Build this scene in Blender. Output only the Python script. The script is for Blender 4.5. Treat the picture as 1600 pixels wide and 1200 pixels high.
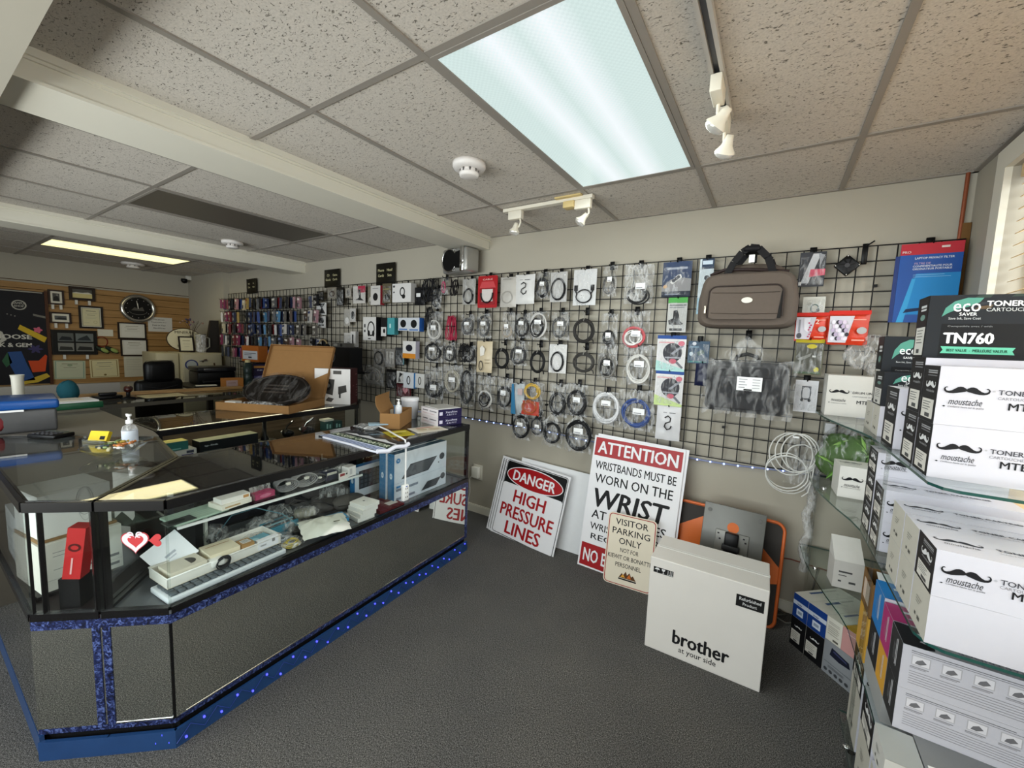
import bpy, bmesh, math, random
from mathutils import Matrix, Vector
PI = math.pi
RAD = math.radians
rnd = random.Random(7)
sc = bpy.context.scene
for _o in list(bpy.data.objects):
    bpy.data.objects.remove(_o)
COL = sc.collection

# ---------------------------------------------------------------- camera, world, light, exposure
H = 2.405            # ceiling height
WY = 2.832           # long wall on the far side (faces -Y)
XR = 0.724           # right wall
XL = -8.05           # far left wall
YF = -1.60           # street front, behind the camera

cam_d = bpy.data.cameras.new('camera')
cam = bpy.data.objects.new('camera', cam_d)
COL.objects.link(cam)
cam_d.sensor_width = 36.0
cam_d.lens = 36.0 * 634.47 / 1600
cam_d.clip_start = 0.02
yaw, pitch, roll = RAD(32.684), RAD(5.548), RAD(2.2013)
fw = Vector((-math.sin(yaw) * math.cos(pitch), math.cos(yaw) * math.cos(pitch), -math.sin(pitch)))
r0 = Vector((math.cos(yaw), math.sin(yaw), 0))
u0 = r0.cross(fw)
rr = r0 * math.cos(roll) + u0 * math.sin(roll)
uu = -r0 * math.sin(roll) + u0 * math.cos(roll)
Mc = Matrix((rr, uu, -fw)).transposed().to_4x4()
Mc.translation = (0, 0, 1.5177)
cam.matrix_world = Mc
sc.camera = cam

sc.view_settings.view_transform = 'Standard'
sc.view_settings.look = 'None'
sc.view_settings.gamma = 1.0
sc.view_settings.use_curve_mapping = False
sc.view_settings.exposure = 0.0
sc.cycles.transparent_max_bounces = 32
sc.cycles.max_bounces = 10
sc.cycles.diffuse_bounces = 5
sc.cycles.glossy_bounces = 5
sc.cycles.sample_clamp_indirect = 4.0
sc.cycles.caustics_reflective = False
sc.cycles.caustics_refractive = False

world = bpy.data.worlds.new('overcast_sky')
sc.world = world
world.use_nodes = True
wn = world.node_tree.nodes
wn['Background'].inputs[0].default_value = (0.78, 0.87, 1.0, 1)
wn['Background'].inputs[1].default_value = 1.6


def area(name, loc, rot, sx, sy, power, colr):
    d = bpy.data.lights.new(name, 'AREA')
    d.shape = 'RECTANGLE'
    d.size, d.size_y = sx, sy
    d.energy = power
    d.color = colr
    o = bpy.data.objects.new(name, d)
    COL.objects.link(o)
    o.location = loc
    o.rotation_euler = rot
    return o


# daylight entering through the street window behind the camera and the side window, plus an added upward fill
area('street_daylight', (-1.7, YF - 0.12, 1.45), (RAD(88), 0, 0), 4.0, 1.5, 105, (0.95, 0.975, 1.0))
area('ceiling_fill', (-2.2, YF - 0.45, 0.55), (RAD(128), 0, 0), 4.8, 0.8, 135, (1.0, 0.97, 0.93))  # added fill lamp outside the window, aimed up to brighten the ceiling
area('side_daylight', (XR + 0.35, 1.35, 1.7), (RAD(90), 0, RAD(90)), 2.0, 1.3, 70, (0.97, 0.98, 1.0))

# ---------------------------------------------------------------- materials
def lin(h):
    h = h.lstrip('#')
    c = [int(h[i:i + 2], 16) / 255 for i in (0, 2, 4)]
    return tuple((x / 12.92 if x <= .04045 else ((x + .055) / 1.055) ** 2.4) for x in c) + (1,)


MATS = {}


def newmat(name):
    mt = bpy.data.materials.new(name)
    mt.use_nodes = True
    nt = mt.node_tree
    return mt, nt.nodes, nt.links, nt.nodes['Principled BSDF']


def m(hx, rough=.6, metal=0.0, var=.05, scale=30, bump=0.0, emit=0.0):
    """plain surface colour with a faint procedural unevenness"""
    k = (hx, rough, metal, var, scale, bump, emit)
    if k in MATS:
        return MATS[k]
    mt, N, L, P = newmat('surface_' + hx.strip('#'))
    c = lin(hx)
    tc = N.new('ShaderNodeTexCoord')
    nz = N.new('ShaderNodeTexNoise')
    nz.inputs['Scale'].default_value = scale
    nz.inputs['Detail'].default_value = 3
    L.new(tc.outputs['Object'], nz.inputs['Vector'])
    mr = N.new('ShaderNodeMapRange')
    mr.inputs[3].default_value = 1 - var
    mr.inputs[4].default_value = 1 + var
    L.new(nz.outputs[0], mr.inputs[0])
    mx = N.new('ShaderNodeMix')
    mx.data_type = 'RGBA'
    mx.blend_type = 'MULTIPLY'
    mx.inputs[0].default_value = 1
    mx.inputs[6].default_value = c
    L.new(mr.outputs[0], mx.inputs[7])
    L.new(mx.outputs[2], P.inputs['Base Color'])
    P.inputs['Roughness'].default_value = rough
    P.inputs['Metallic'].default_value = metal
    if not metal and rough >= .3:
        P.inputs['Specular IOR Level'].default_value = .2 if (max(c[:3]) < .03 or rough >= .5) else .32
    if bump:
        bp = N.new('ShaderNodeBump')
        bp.inputs['Strength'].default_value = bump
        bp.inputs['Distance'].default_value = .01
        L.new(nz.outputs[0], bp.inputs['Height'])
        L.new(bp.outputs[0], P.inputs['Normal'])
    if emit:
        P.inputs['Emission Color'].default_value = c
        P.inputs['Emission Strength'].default_value = emit
    MATS[k] = mt
    return mt


def ramp(N, L, src, stops):
    r = N.new('ShaderNodeValToRGB')
    e = r.color_ramp.elements
    while len(e) < len(stops):
        e.new(.5)
    for el, (p, c) in zip(e, stops):
        el.position = p
        el.color = c if not isinstance(c, str) else lin(c)
    L.new(src, r.inputs[0])
    return r


def mk_carpet():
    mt, N, L, P = newmat('grey_loop_carpet')
    tc = N.new('ShaderNodeTexCoord')
    mp = N.new('ShaderNodeMapping')
    mp.inputs['Scale'].default_value = (1, 2.4, 1)
    mp.inputs['Rotation'].default_value = (0, 0, RAD(4))
    L.new(tc.outputs['Object'], mp.inputs[0])
    n1 = N.new('ShaderNodeTexNoise')
    n1.inputs['Scale'].default_value = 190
    n1.inputs['Detail'].default_value = 2
    L.new(mp.outputs[0], n1.inputs['Vector'])
    mp2 = N.new('ShaderNodeMapping')
    mp2.inputs['Scale'].default_value = (2.4, 1, 1)
    L.new(tc.outputs['Object'], mp2.inputs[0])
    n3 = N.new('ShaderNodeTexNoise')
    n3.inputs['Scale'].default_value = 170
    L.new(mp2.outputs[0], n3.inputs['Vector'])
    av = N.new('ShaderNodeMath')
    av.operation = 'MULTIPLY_ADD'
    av.inputs[1].default_value = .5
    hf = N.new('ShaderNodeMath')
    hf.operation = 'MULTIPLY'
    hf.inputs[1].default_value = .5
    L.new(n3.outputs[0], hf.inputs[0])
    L.new(n1.outputs[0], av.inputs[0])
    L.new(hf.outputs[0], av.inputs[2])
    n2 = N.new('ShaderNodeTexNoise')
    n2.inputs['Scale'].default_value = 2.2
    L.new(tc.outputs['Object'], n2.inputs['Vector'])
    r = ramp(N, L, av.outputs[0], [(.38, '#272727'), (.5, '#51504e'), (.62, '#868482')])
    mx = N.new('ShaderNodeMix')
    mx.data_type = 'RGBA'
    mx.blend_type = 'MULTIPLY'
    mx.inputs[0].default_value = 1
    r2 = ramp(N, L, n2.outputs[0], [(.3, (.85, .85, .86, 1)), (.7, (1.08, 1.06, 1.03, 1))])
    L.new(r.outputs[0], mx.inputs[6])
    L.new(r2.outputs[0], mx.inputs[7])
    L.new(mx.outputs[2], P.inputs['Base Color'])
    P.inputs['Roughness'].default_value = .95
    P.inputs['Specular IOR Level'].default_value = .15
    bp = N.new('ShaderNodeBump')
    bp.inputs['Strength'].default_value = .6
    bp.inputs['Distance'].default_value = .006
    L.new(av.outputs[0], bp.inputs['Height'])
    L.new(bp.outputs[0], P.inputs['Normal'])
    return mt


def mk_tile():
    mt, N, L, P = newmat('fissured_ceiling_tile')
    tc = N.new('ShaderNodeTexCoord')
    mp = N.new('ShaderNodeMapping')
    mp.inputs['Scale'].default_value = (1.0, 1.9, 1)
    mp.inputs['Rotation'].default_value = (0, 0, RAD(-20))
    L.new(tc.outputs['Object'], mp.inputs[0])
    n1 = N.new('ShaderNodeTexNoise')
    n1.inputs['Scale'].default_value = 62
    n1.inputs['Detail'].default_value = 3
    n1.inputs['Distortion'].default_value = 1.4
    L.new(mp.outputs[0], n1.inputs['Vector'])
    r = ramp(N, L, n1.outputs[0], [(.33, '#6a645b'), (.40, '#c9c2b8')])
    n2 = N.new('ShaderNodeTexNoise')
    n2.inputs['Scale'].default_value = 160
    L.new(tc.outputs['Object'], n2.inputs['Vector'])
    r2 = ramp(N, L, n2.outputs[0], [(.3, (.86, .86, .86, 1)), (.62, (1.02, 1.02, 1.02, 1))])
    mx = N.new('ShaderNodeMix')
    mx.data_type = 'RGBA'
    mx.blend_type = 'MULTIPLY'
    mx.inputs[0].default_value = 1
    L.new(r.outputs[0], mx.inputs[6])
    L.new(r2.outputs[0], mx.inputs[7])
    L.new(mx.outputs[2], P.inputs['Base Color'])
    P.inputs['Roughness'].default_value = .95
    bp = N.new('ShaderNodeBump')
    bp.inputs['Strength'].default_value = .5
    bp.inputs['Distance'].default_value = .004
    L.new(r.outputs[0], bp.inputs['Height'])
    L.new(bp.outputs[0], P.inputs['Normal'])
    return mt


def mk_glass(name, tint, base=.05, gain=.9):
    mt, N, L, P = newmat(name)
    N.remove(P)
    tr = N.new('ShaderNodeBsdfTransparent')
    tr.inputs[0].default_value = tint
    gl = N.new('ShaderNodeBsdfGlossy')
    gl.inputs['Roughness'].default_value = 0.0
    lw = N.new('ShaderNodeLayerWeight')
    lw.inputs[0].default_value = .5
    pw = N.new('ShaderNodeMath')
    pw.operation = 'POWER'
    pw.inputs[1].default_value = 5
    L.new(lw.outputs['Facing'], pw.inputs[0])
    ml = N.new('ShaderNodeMath')
    ml.operation = 'MULTIPLY_ADD'
    ml.inputs[1].default_value = gain
    ml.inputs[2].default_value = base
    L.new(pw.outputs[0], ml.inputs[0])
    mx = N.new('ShaderNodeMixShader')
    L.new(ml.outputs[0], mx.inputs[0])
    L.new(tr.outputs[0], mx.inputs[1])
    L.new(gl.outputs[0], mx.inputs[2])
    L.new(mx.outputs[0], N['Material Output'].inputs[0])
    return mt


def mk_film(name, colr, low, high, scale=38, rough=.18):
    """crinkled clear plastic"""
    mt, N, L, P = newmat(name)
    tr = N.new('ShaderNodeBsdfTransparent')
    tr.inputs[0].default_value = (.95, .95, .95, 1)
    P.inputs['Base Color'].default_value = colr
    P.inputs['Roughness'].default_value = rough
    P.inputs['Specular IOR Level'].default_value = 1.0
    tc = N.new('ShaderNodeTexCoord')
    mp = N.new('ShaderNodeMapping')
    mp.inputs['Scale'].default_value = (1.6, 1, .55)
    L.new(tc.outputs['Object'], mp.inputs[0])
    n = N.new('ShaderNodeTexNoise')
    n.inputs['Scale'].default_value = scale
    n.inputs['Detail'].default_value = 4
    n.inputs['Distortion'].default_value = 1.2
    L.new(mp.outputs[0], n.inputs['Vector'])
    r = N.new('ShaderNodeMapRange')
    r.inputs[1].default_value = .46
    r.inputs[2].default_value = .68
    r.inputs[3].default_value = low
    r.inputs[4].default_value = high
    L.new(n.outputs[0], r.inputs[0])
    bp = N.new('ShaderNodeBump')
    bp.inputs['Strength'].default_value = .9
    bp.inputs['Distance'].default_value = .02
    L.new(n.outputs[0], bp.inputs['Height'])
    L.new(bp.outputs[0], P.inputs['Normal'])
    mx = N.new('ShaderNodeMixShader')
    L.new(r.outputs[0], mx.inputs[0])
    L.new(tr.outputs[0], mx.inputs[1])
    L.new(P.outputs[0], mx.inputs[2])
    L.new(mx.outputs[0], N['Material Output'].inputs[0])
    return mt


def mk_wood(name, a, b, sc_, stretch, rough=.55):
    mt, N, L, P = newmat(name)
    tc = N.new('ShaderNodeTexCoord')
    mp = N.new('ShaderNodeMapping')
    mp.inputs['Scale'].default_value = stretch
    L.new(tc.outputs['Object'], mp.inputs[0])
    n = N.new('ShaderNodeTexNoise')
    n.inputs['Scale'].default_value = sc_
    n.inputs['Detail'].default_value = 5
    n.inputs['Distortion'].default_value = .6
    L.new(mp.outputs[0], n.inputs['Vector'])
    r = ramp(N, L, n.outputs[0], [(.3, a), (.7, b)])
    L.new(r.outputs[0], P.inputs['Base Color'])
    P.inputs['Roughness'].default_value = rough
    return mt


def mk_marble():
    mt, N, L, P = newmat('blue_marbled_tape')
    tc = N.new('ShaderNodeTexCoord')
    n = N.new('ShaderNodeTexNoise')
    n.inputs['Scale'].default_value = 75
    n.inputs['Detail'].default_value = 6
    n.inputs['Distortion'].default_value = 1.5
    L.new(tc.outputs['Object'], n.inputs['Vector'])
    r = ramp(N, L, n.outputs[0], [(.36, '#070a1e'), (.52, '#1a2450'), (.66, '#55659a')])
    L.new(r.outputs[0], P.inputs['Base Color'])
    P.inputs['Roughness'].default_value = .35
    return mt


def mk_prism(name, ca, cb, strength, axis):
    """prismatic lens of a fluorescent fitting, brighter under its tubes"""
    mt, N, L, P = newmat(name)
    tc = N.new('ShaderNodeTexCoord')
    sp = N.new('ShaderNodeSeparateXYZ')
    L.new(tc.outputs['Object'], sp.inputs[0])
    # two soft tube bands at +-.1 m from the middle
    ab = N.new('ShaderNodeMath')
    ab.operation = 'ABSOLUTE'
    L.new(sp.outputs[axis], ab.inputs[0])
    sb = N.new('ShaderNodeMath')
    sb.operation = 'SUBTRACT'
    sb.inputs[1].default_value = .085
    L.new(ab.outputs[0], sb.inputs[0])
    a2 = N.new('ShaderNodeMath')
    a2.operation = 'ABSOLUTE'
    L.new(sb.outputs[0], a2.inputs[0])
    r = ramp(N, L, a2.outputs[0], [(.0, cb), (.09, ca), (.25, ca)])
    ck = N.new('ShaderNodeTexChecker')
    ck.inputs['Scale'].default_value = 110
    ck.inputs['Color1'].default_value = (1, 1, 1, 1)
    ck.inputs['Color2'].default_value = (.93, .94, .94, 1)
    L.new(tc.outputs['Object'], ck.inputs[0])
    mx = N.new('ShaderNodeMix')
    mx.data_type = 'RGBA'
    mx.blend_type = 'MULTIPLY'
    mx.inputs[0].default_value = 1
    L.new(r.outputs[0], mx.inputs[6])
    L.new(ck.outputs[0], mx.inputs[7])
    L.new(mx.outputs[2], P.inputs['Emission Color'])
    P.inputs['Emission Strength'].default_value = strength
    P.inputs['Base Color'].default_value = (.12, .125, .125, 1)
    P.inputs['Roughness'].default_value = .3
    return mt


CARPET = mk_carpet()
TILE = mk_tile()
GLASS = mk_glass('clear_glass', (.95, .97, .96, 1), .035, .9)
TOPGLASS = mk_glass('counter_top_glass', (.86, .88, .87, 1), .10, .85)
SHELFGLASS = mk_glass('green_edged_shelf_glass', (.91, .95, .935, 1), .045, .9)
FILM = mk_film('clear_poly_bag', (.86, .87, .88, 1), .02, .34, 24)
FOG = mk_film('hazy_poly_bag', (.84, .84, .83, 1), .10, .6, 22)
WRAP = mk_film('thick_clear_wrap', (.80, .80, .79, 1), .22, .7, 26)
VEIL = mk_film('very_thin_wrap', (.7, .68, .66, 1), .0, .09, 16)
THIN = mk_film('thin_clear_wrap', (.82, .82, .81, 1), .02, .22, 16)
SLAT = mk_wood('maple_slatwall', '#8d6836', '#a37c48', 9, (1, .25, 3))
OAK = mk_wood('oak_edge', '#8a6436', '#b08a55', 14, (2, .3, 2))
DARKWOOD = mk_wood('brown_woodgrain_panel', '#4a3a28', '#73604a', 11, (1, .3, 4))
BLIND = mk_wood('cream_wood_blind', '#c9ab7c', '#e0c79c', 12, (1, .2, 3))
MARBLE = mk_marble()
MIRROR = m('#e2e4dc', .015, 1.0, .01, 3)
CHROME = m('#d8d8d8', .08, 1.0, .02)
STEEL = m('#9a9a94', .35, .9, .05)
WHITE = m('#e6e6ea', .5, 0, .02)
PAPER = m('#ececec', .7, 0, .02)
BLACK = m('#0c0c0d', .35, 0, .05)
INK = m('#161618', .55, 0, .02)
WIRE = m('#0a0a0b', .4, 0, .05)
GREYINK = m('#8b8b90', .6, 0, .02)
WALLP = m('#aaa496', .85, 0, .03, 3)
TRIMW = m('#d8d4c6', .5, 0, .02, 6)
TBAR = m('#918b83', .45, 0, .02, 12)
KRAFT = m('#8f6a41', .8, 0, .07, 25)
RED = m('#b3242a', .45)

# ---------------------------------------------------------------- mesh building
class B:
    def __init__(s):
        s.v, s.f, s.fm, s.ms, s.sm = [], [], [], [], []
        s.T = Matrix()

    def mi(s, mat):
        if mat not in s.ms:
            s.ms.append(mat)
        return s.ms.index(mat)

    def add(s, vs, fs, mat, smooth=False):
        n = len(s.v)
        s.v += [tuple(s.T @ Vector(p)) for p in vs]
        k = s.mi(mat)
        for f in fs:
            s.f.append([i + n for i in f])
            s.fm.append(k)
            s.sm.append(smooth)
        return s

    def box(s, x0, x1, y0, y1, z0, z1, mat, mats=None):
        vs = [(x0, y0, z0), (x1, y0, z0), (x1, y1, z0), (x0, y1, z0), (x0, y0, z1), (x1, y0, z1), (x1, y1, z1), (x0, y1, z1)]
        fs = [(0, 3, 2, 1), (4, 5, 6, 7), (0, 1, 5, 4), (2, 3, 7, 6), (1, 2, 6, 5), (3, 0, 4, 7)]  # bot top front back right left
        if not mats:
            return s.add(vs, fs, mat)
        names = ['bottom', 'top', 'front', 'back', 'right', 'left']
        n = len(s.v)
        s.v += [tuple(s.T @ Vector(p)) for p in vs]
        for nm, f in zip(names, fs):
            s.f.append([i + n for i in f])
            s.fm.append(s.mi(mats.get(nm, mat)))
            s.sm.append(False)
        return s

    def rbox(s, x0, x1, y0, y1, z0, z1, mat, r=.005, seg=2, smooth=True):
        bm = bmesh.new()
        bmesh.ops.create_cube(bm, size=1)
        for v in bm.verts:
            v.co = Vector((x0 + (v.co.x + .5) * (x1 - x0), y0 + (v.co.y + .5) * (y1 - y0), z0 + (v.co.z + .5) * (z1 - z0)))
        r = min(r, .49 * min(x1 - x0, y1 - y0, z1 - z0))
        bmesh.ops.bevel(bm, geom=list(bm.edges), offset=r, segments=seg, profile=.5, affect='EDGES')
        bm.verts.index_update()
        s.add([v.co[:] for v in bm.verts], [[v.index for v in f.verts] for f in bm.faces], mat, smooth)
        bm.free()
        return s

    def poly(s, pts, y, mat):                       # flat shape on the plane y, facing -y
        return s.add([(p[0], y, p[1]) for p in pts], [list(range(len(pts)))], mat)

    def rect(s, x0, x1, z0, z1, y, mat):
        return s.poly([(x0, z0), (x1, z0), (x1, z1), (x0, z1)], y, mat)

    def ell(s, cx, cz, rx, rz, y, mat, n=20):
        return s.poly([(cx + rx * math.cos(2 * PI * i / n), cz + rz * math.sin(2 * PI * i / n)) for i in range(n)], y, mat)

    def oring(s, cx, cz, rx, rz, t, y, mat, n=22, a0=0.0, a1=2 * PI):
        vs, fs = [], []
        for i in range(n + 1):
            a = a0 + (a1 - a0) * i / n
            vs += [(cx + rx * math.cos(a), y, cz + rz * math.sin(a)), (cx + (rx - t) * math.cos(a), y, cz + (rz - t) * math.sin(a))]
        for i in range(n):
            fs.append((2 * i, 2 * i + 1, 2 * i + 3, 2 * i + 2))
        return s.add(vs, fs, mat)

    def prism(s, pts, y0, y1, mat, side=None):      # xz outline pushed along y
        n = len(pts)
        vs = [(p[0], y0, p[1]) for p in pts] + [(p[0], y1, p[1]) for p in pts]
        s.add(vs, [list(range(n)), list(range(2 * n - 1, n - 1, -1))], mat)
        s.add(vs, [(i, i + n, (i + 1) % n + n, (i + 1) % n) for i in range(n)], side or mat)
        return s

    def slab(s, pts, z0, z1, mat, side=None):       # xy outline pushed along z
        n = len(pts)
        vs = [(p[0], p[1], z0) for p in pts] + [(p[0], p[1], z1) for p in pts]
        s.add(vs, [list(range(n))[::-1], list(range(n, 2 * n))], mat)
        s.add(vs, [(i, (i + 1) % n, (i + 1) % n + n, i + n) for i in range(n)], side or mat)
        return s

    def cyl(s, p0, p1, r0, mat, r1=None, n=12, smooth=True):
        return s.tube([p0, p1], r0, mat, n, r_end=r1, smooth=smooth)

    def tube(s, pts, r, mat, n=6, closed=False, r_end=None, smooth=True):
        pts = [Vector(p) for p in pts]
        k = len(pts)
        vs, fs = [], []
        up = None
        for i, p in enumerate(pts):
            a = pts[(i - 1) % k] if (i or closed) else p
            b = pts[(i + 1) % k] if (i < k - 1 or closed) else p
            t = (b - a)
            if t.length < 1e-9:
                t = Vector((0, 0, 1))
            t.normalize()
            if up is None:
                up = Vector((0, 0, 1)) if abs(t.z) < .9 else Vector((1, 0, 0))
            e = up - t * up.dot(t)
            if e.length < 1e-6:
                e = t.orthogonal()
            e.normalize()
            up = e
            g = t.cross(e)
            q = r if r_end is None else r + (r_end - r) * i / max(1, k - 1)
            for j in range(n):
                w = 2 * PI * j / n
                vs.append(p + e * (q * math.cos(w)) + g * (q * math.sin(w)))
        for i in range(k if closed else k - 1):
            i2 = (i + 1) % k
            for j in range(n):
                fs.append((i * n + j, i2 * n + j, i2 * n + (j + 1) % n, i * n + (j + 1) % n))
        s.add(vs, fs, mat, smooth)
        if not closed:
            s.add(vs[:n], [list(range(n))[::-1]], mat)
            s.add(vs[-n:], [list(range(n))], mat)
        return s

    def lathe(s, prof, mat, c=(0, 0, 0), n=24, axis='z'):
        vs, fs = [], []
        for (r, z) in prof:
            for j in range(n):
                a = 2 * PI * j / n
                p = (r * math.cos(a), r * math.sin(a), z)
                if axis == 'y':
                    p = (p[0], p[2], p[1])
                if axis == 'x':
                    p = (p[2], p[0], p[1])
                vs.append((p[0] + c[0], p[1] + c[1], p[2] + c[2]))
        for i in range(len(prof) - 1):
            for j in range(n):
                fs.append((i * n + j, i * n + (j + 1) % n, (i + 1) * n + (j + 1) % n, (i + 1) * n + j))
        s.add(vs, fs, mat, True)
        return s

    def pillow(s, x0, x1, z0, z1, y, bulge, mat, nx=6, nz=7, jit=.15, back=True, seed=0):
        rg = random.Random(seed)
        vs, fs = [], []
        for j in range(nz + 1):
            for i in range(nx + 1):
                u, w = i / nx, j / nz
                e = (1 - (2 * u - 1) ** 4) * (1 - (2 * w - 1) ** 4)
                d = bulge * e * (1 + rg.uniform(-.5, .5))
                jx = rg.uniform(-1, 1) * jit * (x1 - x0) / nx
                jz = rg.uniform(-1, 1) * jit * (z1 - z0) / nz
                vs.append((x0 + u * (x1 - x0) + jx, y - d, z0 + w * (z1 - z0) + jz))
        for j in range(nz):
            for i in range(nx):
                a = j * (nx + 1) + i
                fs.append((a, a + 1, a + nx + 2, a + nx + 1))
        s.add(vs, fs, mat, True)
        if back:
            s.add([(p[0], y + .15 * (y - p[1]) + .001, p[2]) for p in vs], [f[::-1] for f in fs], mat, True)
        return s

    def blob(s, c, rad, mat, jit=.18, seed=0, nu=14, nv=8, flat=None):
        """lumpy rounded heap"""
        rg = random.Random(seed)
        vs, fs = [], []
        ph = [rg.uniform(0, 6.28) for _ in range(4)]
        for j in range(nv + 1):
            t = PI * j / nv
            for i in range(nu):
                a = 2 * PI * i / nu
                k = 1 + jit * (math.sin(3 * a + ph[0]) * math.sin(2 * t + ph[1]) + .7 * math.sin(5 * a + ph[2] + 3 * t)) * math.sin(t)
                z = rad[2] * math.cos(t) * k
                if flat is not None:
                    z = max(z, flat)
                vs.append((c[0] + rad[0] * k * math.sin(t) * math.cos(a), c[1] + rad[1] * k * math.sin(t) * math.sin(a), c[2] + z))
        for j in range(nv):
            for i in range(nu):
                fs.append((j * nu + i, (j + 1) * nu + i, (j + 1) * nu + (i + 1) % nu, j * nu + (i + 1) % nu))
        return s.add(vs, fs, mat, True)

    def text(s, t, x, z, h, y, mat, w=None, al='c', bold=.010, shear=0.0):
        """lettering on the plane y; h is the height of the line, w (optional) its exact width"""
        V, F = glyphs(t, 0.0, shear)
        x0 = min(p[0] for p in V)
        x1 = max(p[0] for p in V)
        z0 = min(p[1] for p in V)
        z1 = max(p[1] for p in V)
        kz = h / (z1 - z0)
        kx = kz if w is None else w / (x1 - x0)
        W = (x1 - x0) * kx
        ox = x - (W / 2 if al == 'c' else (W if al == 'r' else 0))
        d = bold * .9
        for i_, (dx_, dz_) in enumerate(((0, 0),) if bold < .004 else ((0, 0), (-d, 0), (d, 0), (0, -d * .5), (0, d * .5))):
            s.add([(ox + (p[0] - x0 + dx_) * kx, y - .00012 * i_, z + (p[1] - z0 + dz_) * kz) for p in V], F, mat)
        return s


GLY = {}


def glyphs(t, bold, shear):
    k = (t, bold, shear)
    if k not in GLY:
        cu = bpy.data.curves.new('lettering', 'FONT')
        cu.body = t
        cu.size = 1
        cu.offset = bold
        cu.shear = shear
        cu.resolution_u = 2
        cu.fill_mode = 'FRONT'
        o = bpy.data.objects.new('lettering', cu)
        COL.objects.link(o)
        bpy.context.view_layer.update()
        dg = bpy.context.evaluated_depsgraph_get()
        me = bpy.data.meshes.new_from_object(o.evaluated_get(dg))
        GLY[k] = ([(v.co.x, v.co.y) for v in me.vertices], [list(p.vertices) for p in me.polygons])
        bpy.data.objects.remove(o)
        bpy.data.meshes.remove(me)
        bpy.data.curves.remove(cu)
    return GLY[k]


def obj(name, b, parent=None, label=None):
    me = bpy.data.meshes.new(name)
    me.from_pydata(b.v, [], b.f)
    for q in b.ms:
        me.materials.append(q)
    me.polygons.foreach_set('material_index', b.fm)
    me.polygons.foreach_set('use_smooth', b.sm)
    me.update()
    o = bpy.data.objects.new(name, me)
    COL.objects.link(o)
    if parent:
        o.parent = parent
    if label:
        o['label'] = label
    return o


def place(o, loc=(0, 0, 0), rz=0.0, M=None):
    if M is not None:
        o.matrix_world = M
    else:
        o.location = loc
        o.rotation_euler = (0, 0, rz)
    return o


def tag(o, label, cat, group=None, kind=None):
    o['label'] = label
    o['category'] = cat
    if group:
        o['group'] = group
    if kind:
        o['kind'] = kind
    return o


def thing(name, label, cat, loc=(0, 0, 0), rz=0.0, group=None, M=None):
    o = bpy.data.objects.new(name, None)
    o.empty_display_size = .05
    COL.objects.link(o)
    tag(o, label, cat, group)
    return place(o, loc, rz, M)


def solo(name, label, cat, b, loc=(0, 0, 0), rz=0.0, group=None, M=None):
    return place(tag(obj(name, b), label, cat, group), loc, rz, M)


def struct(name, b, parent=None):
    o = obj(name, b, parent)
    if parent is None:
        o['kind'] = 'structure'
    return o


def lean(x, y, w, tilt, yw=0.0, spin=0.0, z=0.0):
    """frame of a sheet that stands on its lower edge and leans back (+y); origin at its lower left corner"""
    return Matrix.Translation((x, y, z)) @ Matrix.Rotation(RAD(yw), 4, 'Z') @ Matrix.Rotation(-RAD(tilt), 4, 'X') @ Matrix.Rotation(RAD(spin), 4, 'Y')


def loop_pts(cx, cz, rx, rz, y, n=22, jit=0.0, rg=rnd, a0=0.0, a1=2 * PI):
    out = []
    for i in range(n):
        a = a0 + (a1 - a0) * i / n
        out.append((cx + rx * math.cos(a) + rg.uniform(-jit, jit), y + rg.uniform(-jit, jit), cz + rz * math.sin(a) + rg.uniform(-jit, jit)))
    return out


def coil(b, cx, cz, rx, rz, y, mat, turns=4, r=.003, spread=.006, rg=rnd, tail=True):
    """a hank of cable: several loops wound over one another"""
    pts = []
    n = 18
    for k in range(turns):
        ox, oz, oy = rg.uniform(-1, 1) * spread, rg.uniform(-1, 1) * spread, rg.uniform(-.5, .5) * spread
        q = 1 + rg.uniform(-.5, .5) * spread / max(rx, .01)
        for i in range(n):
            a = 2 * PI * i / n + PI / 2
            pts.append((cx + ox + rx * q * math.cos(a), y + oy + k * r * .6, cz + oz + rz * q * math.sin(a)))
    if tail:
        x, yy, z = pts[-1]
        pts += [(x + rx * .3, yy, z - rz * .2), (x + rx * .35, yy, z - rz * .9)]
    b.tube(pts, r, mat, 6)
    return b
# ---------------------------------------------------------------- the room
struct('floor', B().box(XL - .3, XR + .3, YF - .3, WY + .2, -.08, 0, CARPET))
struct('ceiling', B().box(XL - .3, XR + .3, YF - .3, WY + .2, H, H + .08, TILE))
struct('wall_back', B().box(XL - .3, XR + .3, WY, WY + .12, 0, H, WALLP))
struct('wall_left', B().box(XL - .12, XL, YF, WY, 0, H, WALLP))
b = B()
WY0, WY1, WZ0, WZ1 = .30, 2.46, .98, 2.29        # side window opening
b.box(XR, XR + .14, YF, WY, 0, WZ0, WALLP)
b.box(XR, XR + .14, YF, WY, WZ1, H, WALLP)
b.box(XR, XR + .14, YF, WY0, WZ0, WZ1, WALLP)
b.box(XR, XR + .14, WY1, WY, WZ0, WZ1, WALLP)
struct('wall_right', b)
b = B()
b.box(XL, XR, YF - .12, YF, 0, .55, WALLP)
b.box(XL, XR, YF - .12, YF, 2.15, H, WALLP)
b.box(XL, -5.6, YF - .12, YF, .55, 2.15, WALLP)
b.box(.35, XR, YF - .12, YF, .55, 2.15, WALLP)
struct('wall_front', b)
w2 = struct('window_2', B().box(-5.6, .35, YF - .07, YF - .062, .55, 2.15, GLASS))
b = B()
for x in (-5.6, -3.63, -1.65, .31):
    b.box(x, x + .04, YF - .09, YF - .03, .55, 2.15, TRIMW)
b.box(-5.6, .35, YF - .09, YF - .03, .55, .60, TRIMW)
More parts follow.
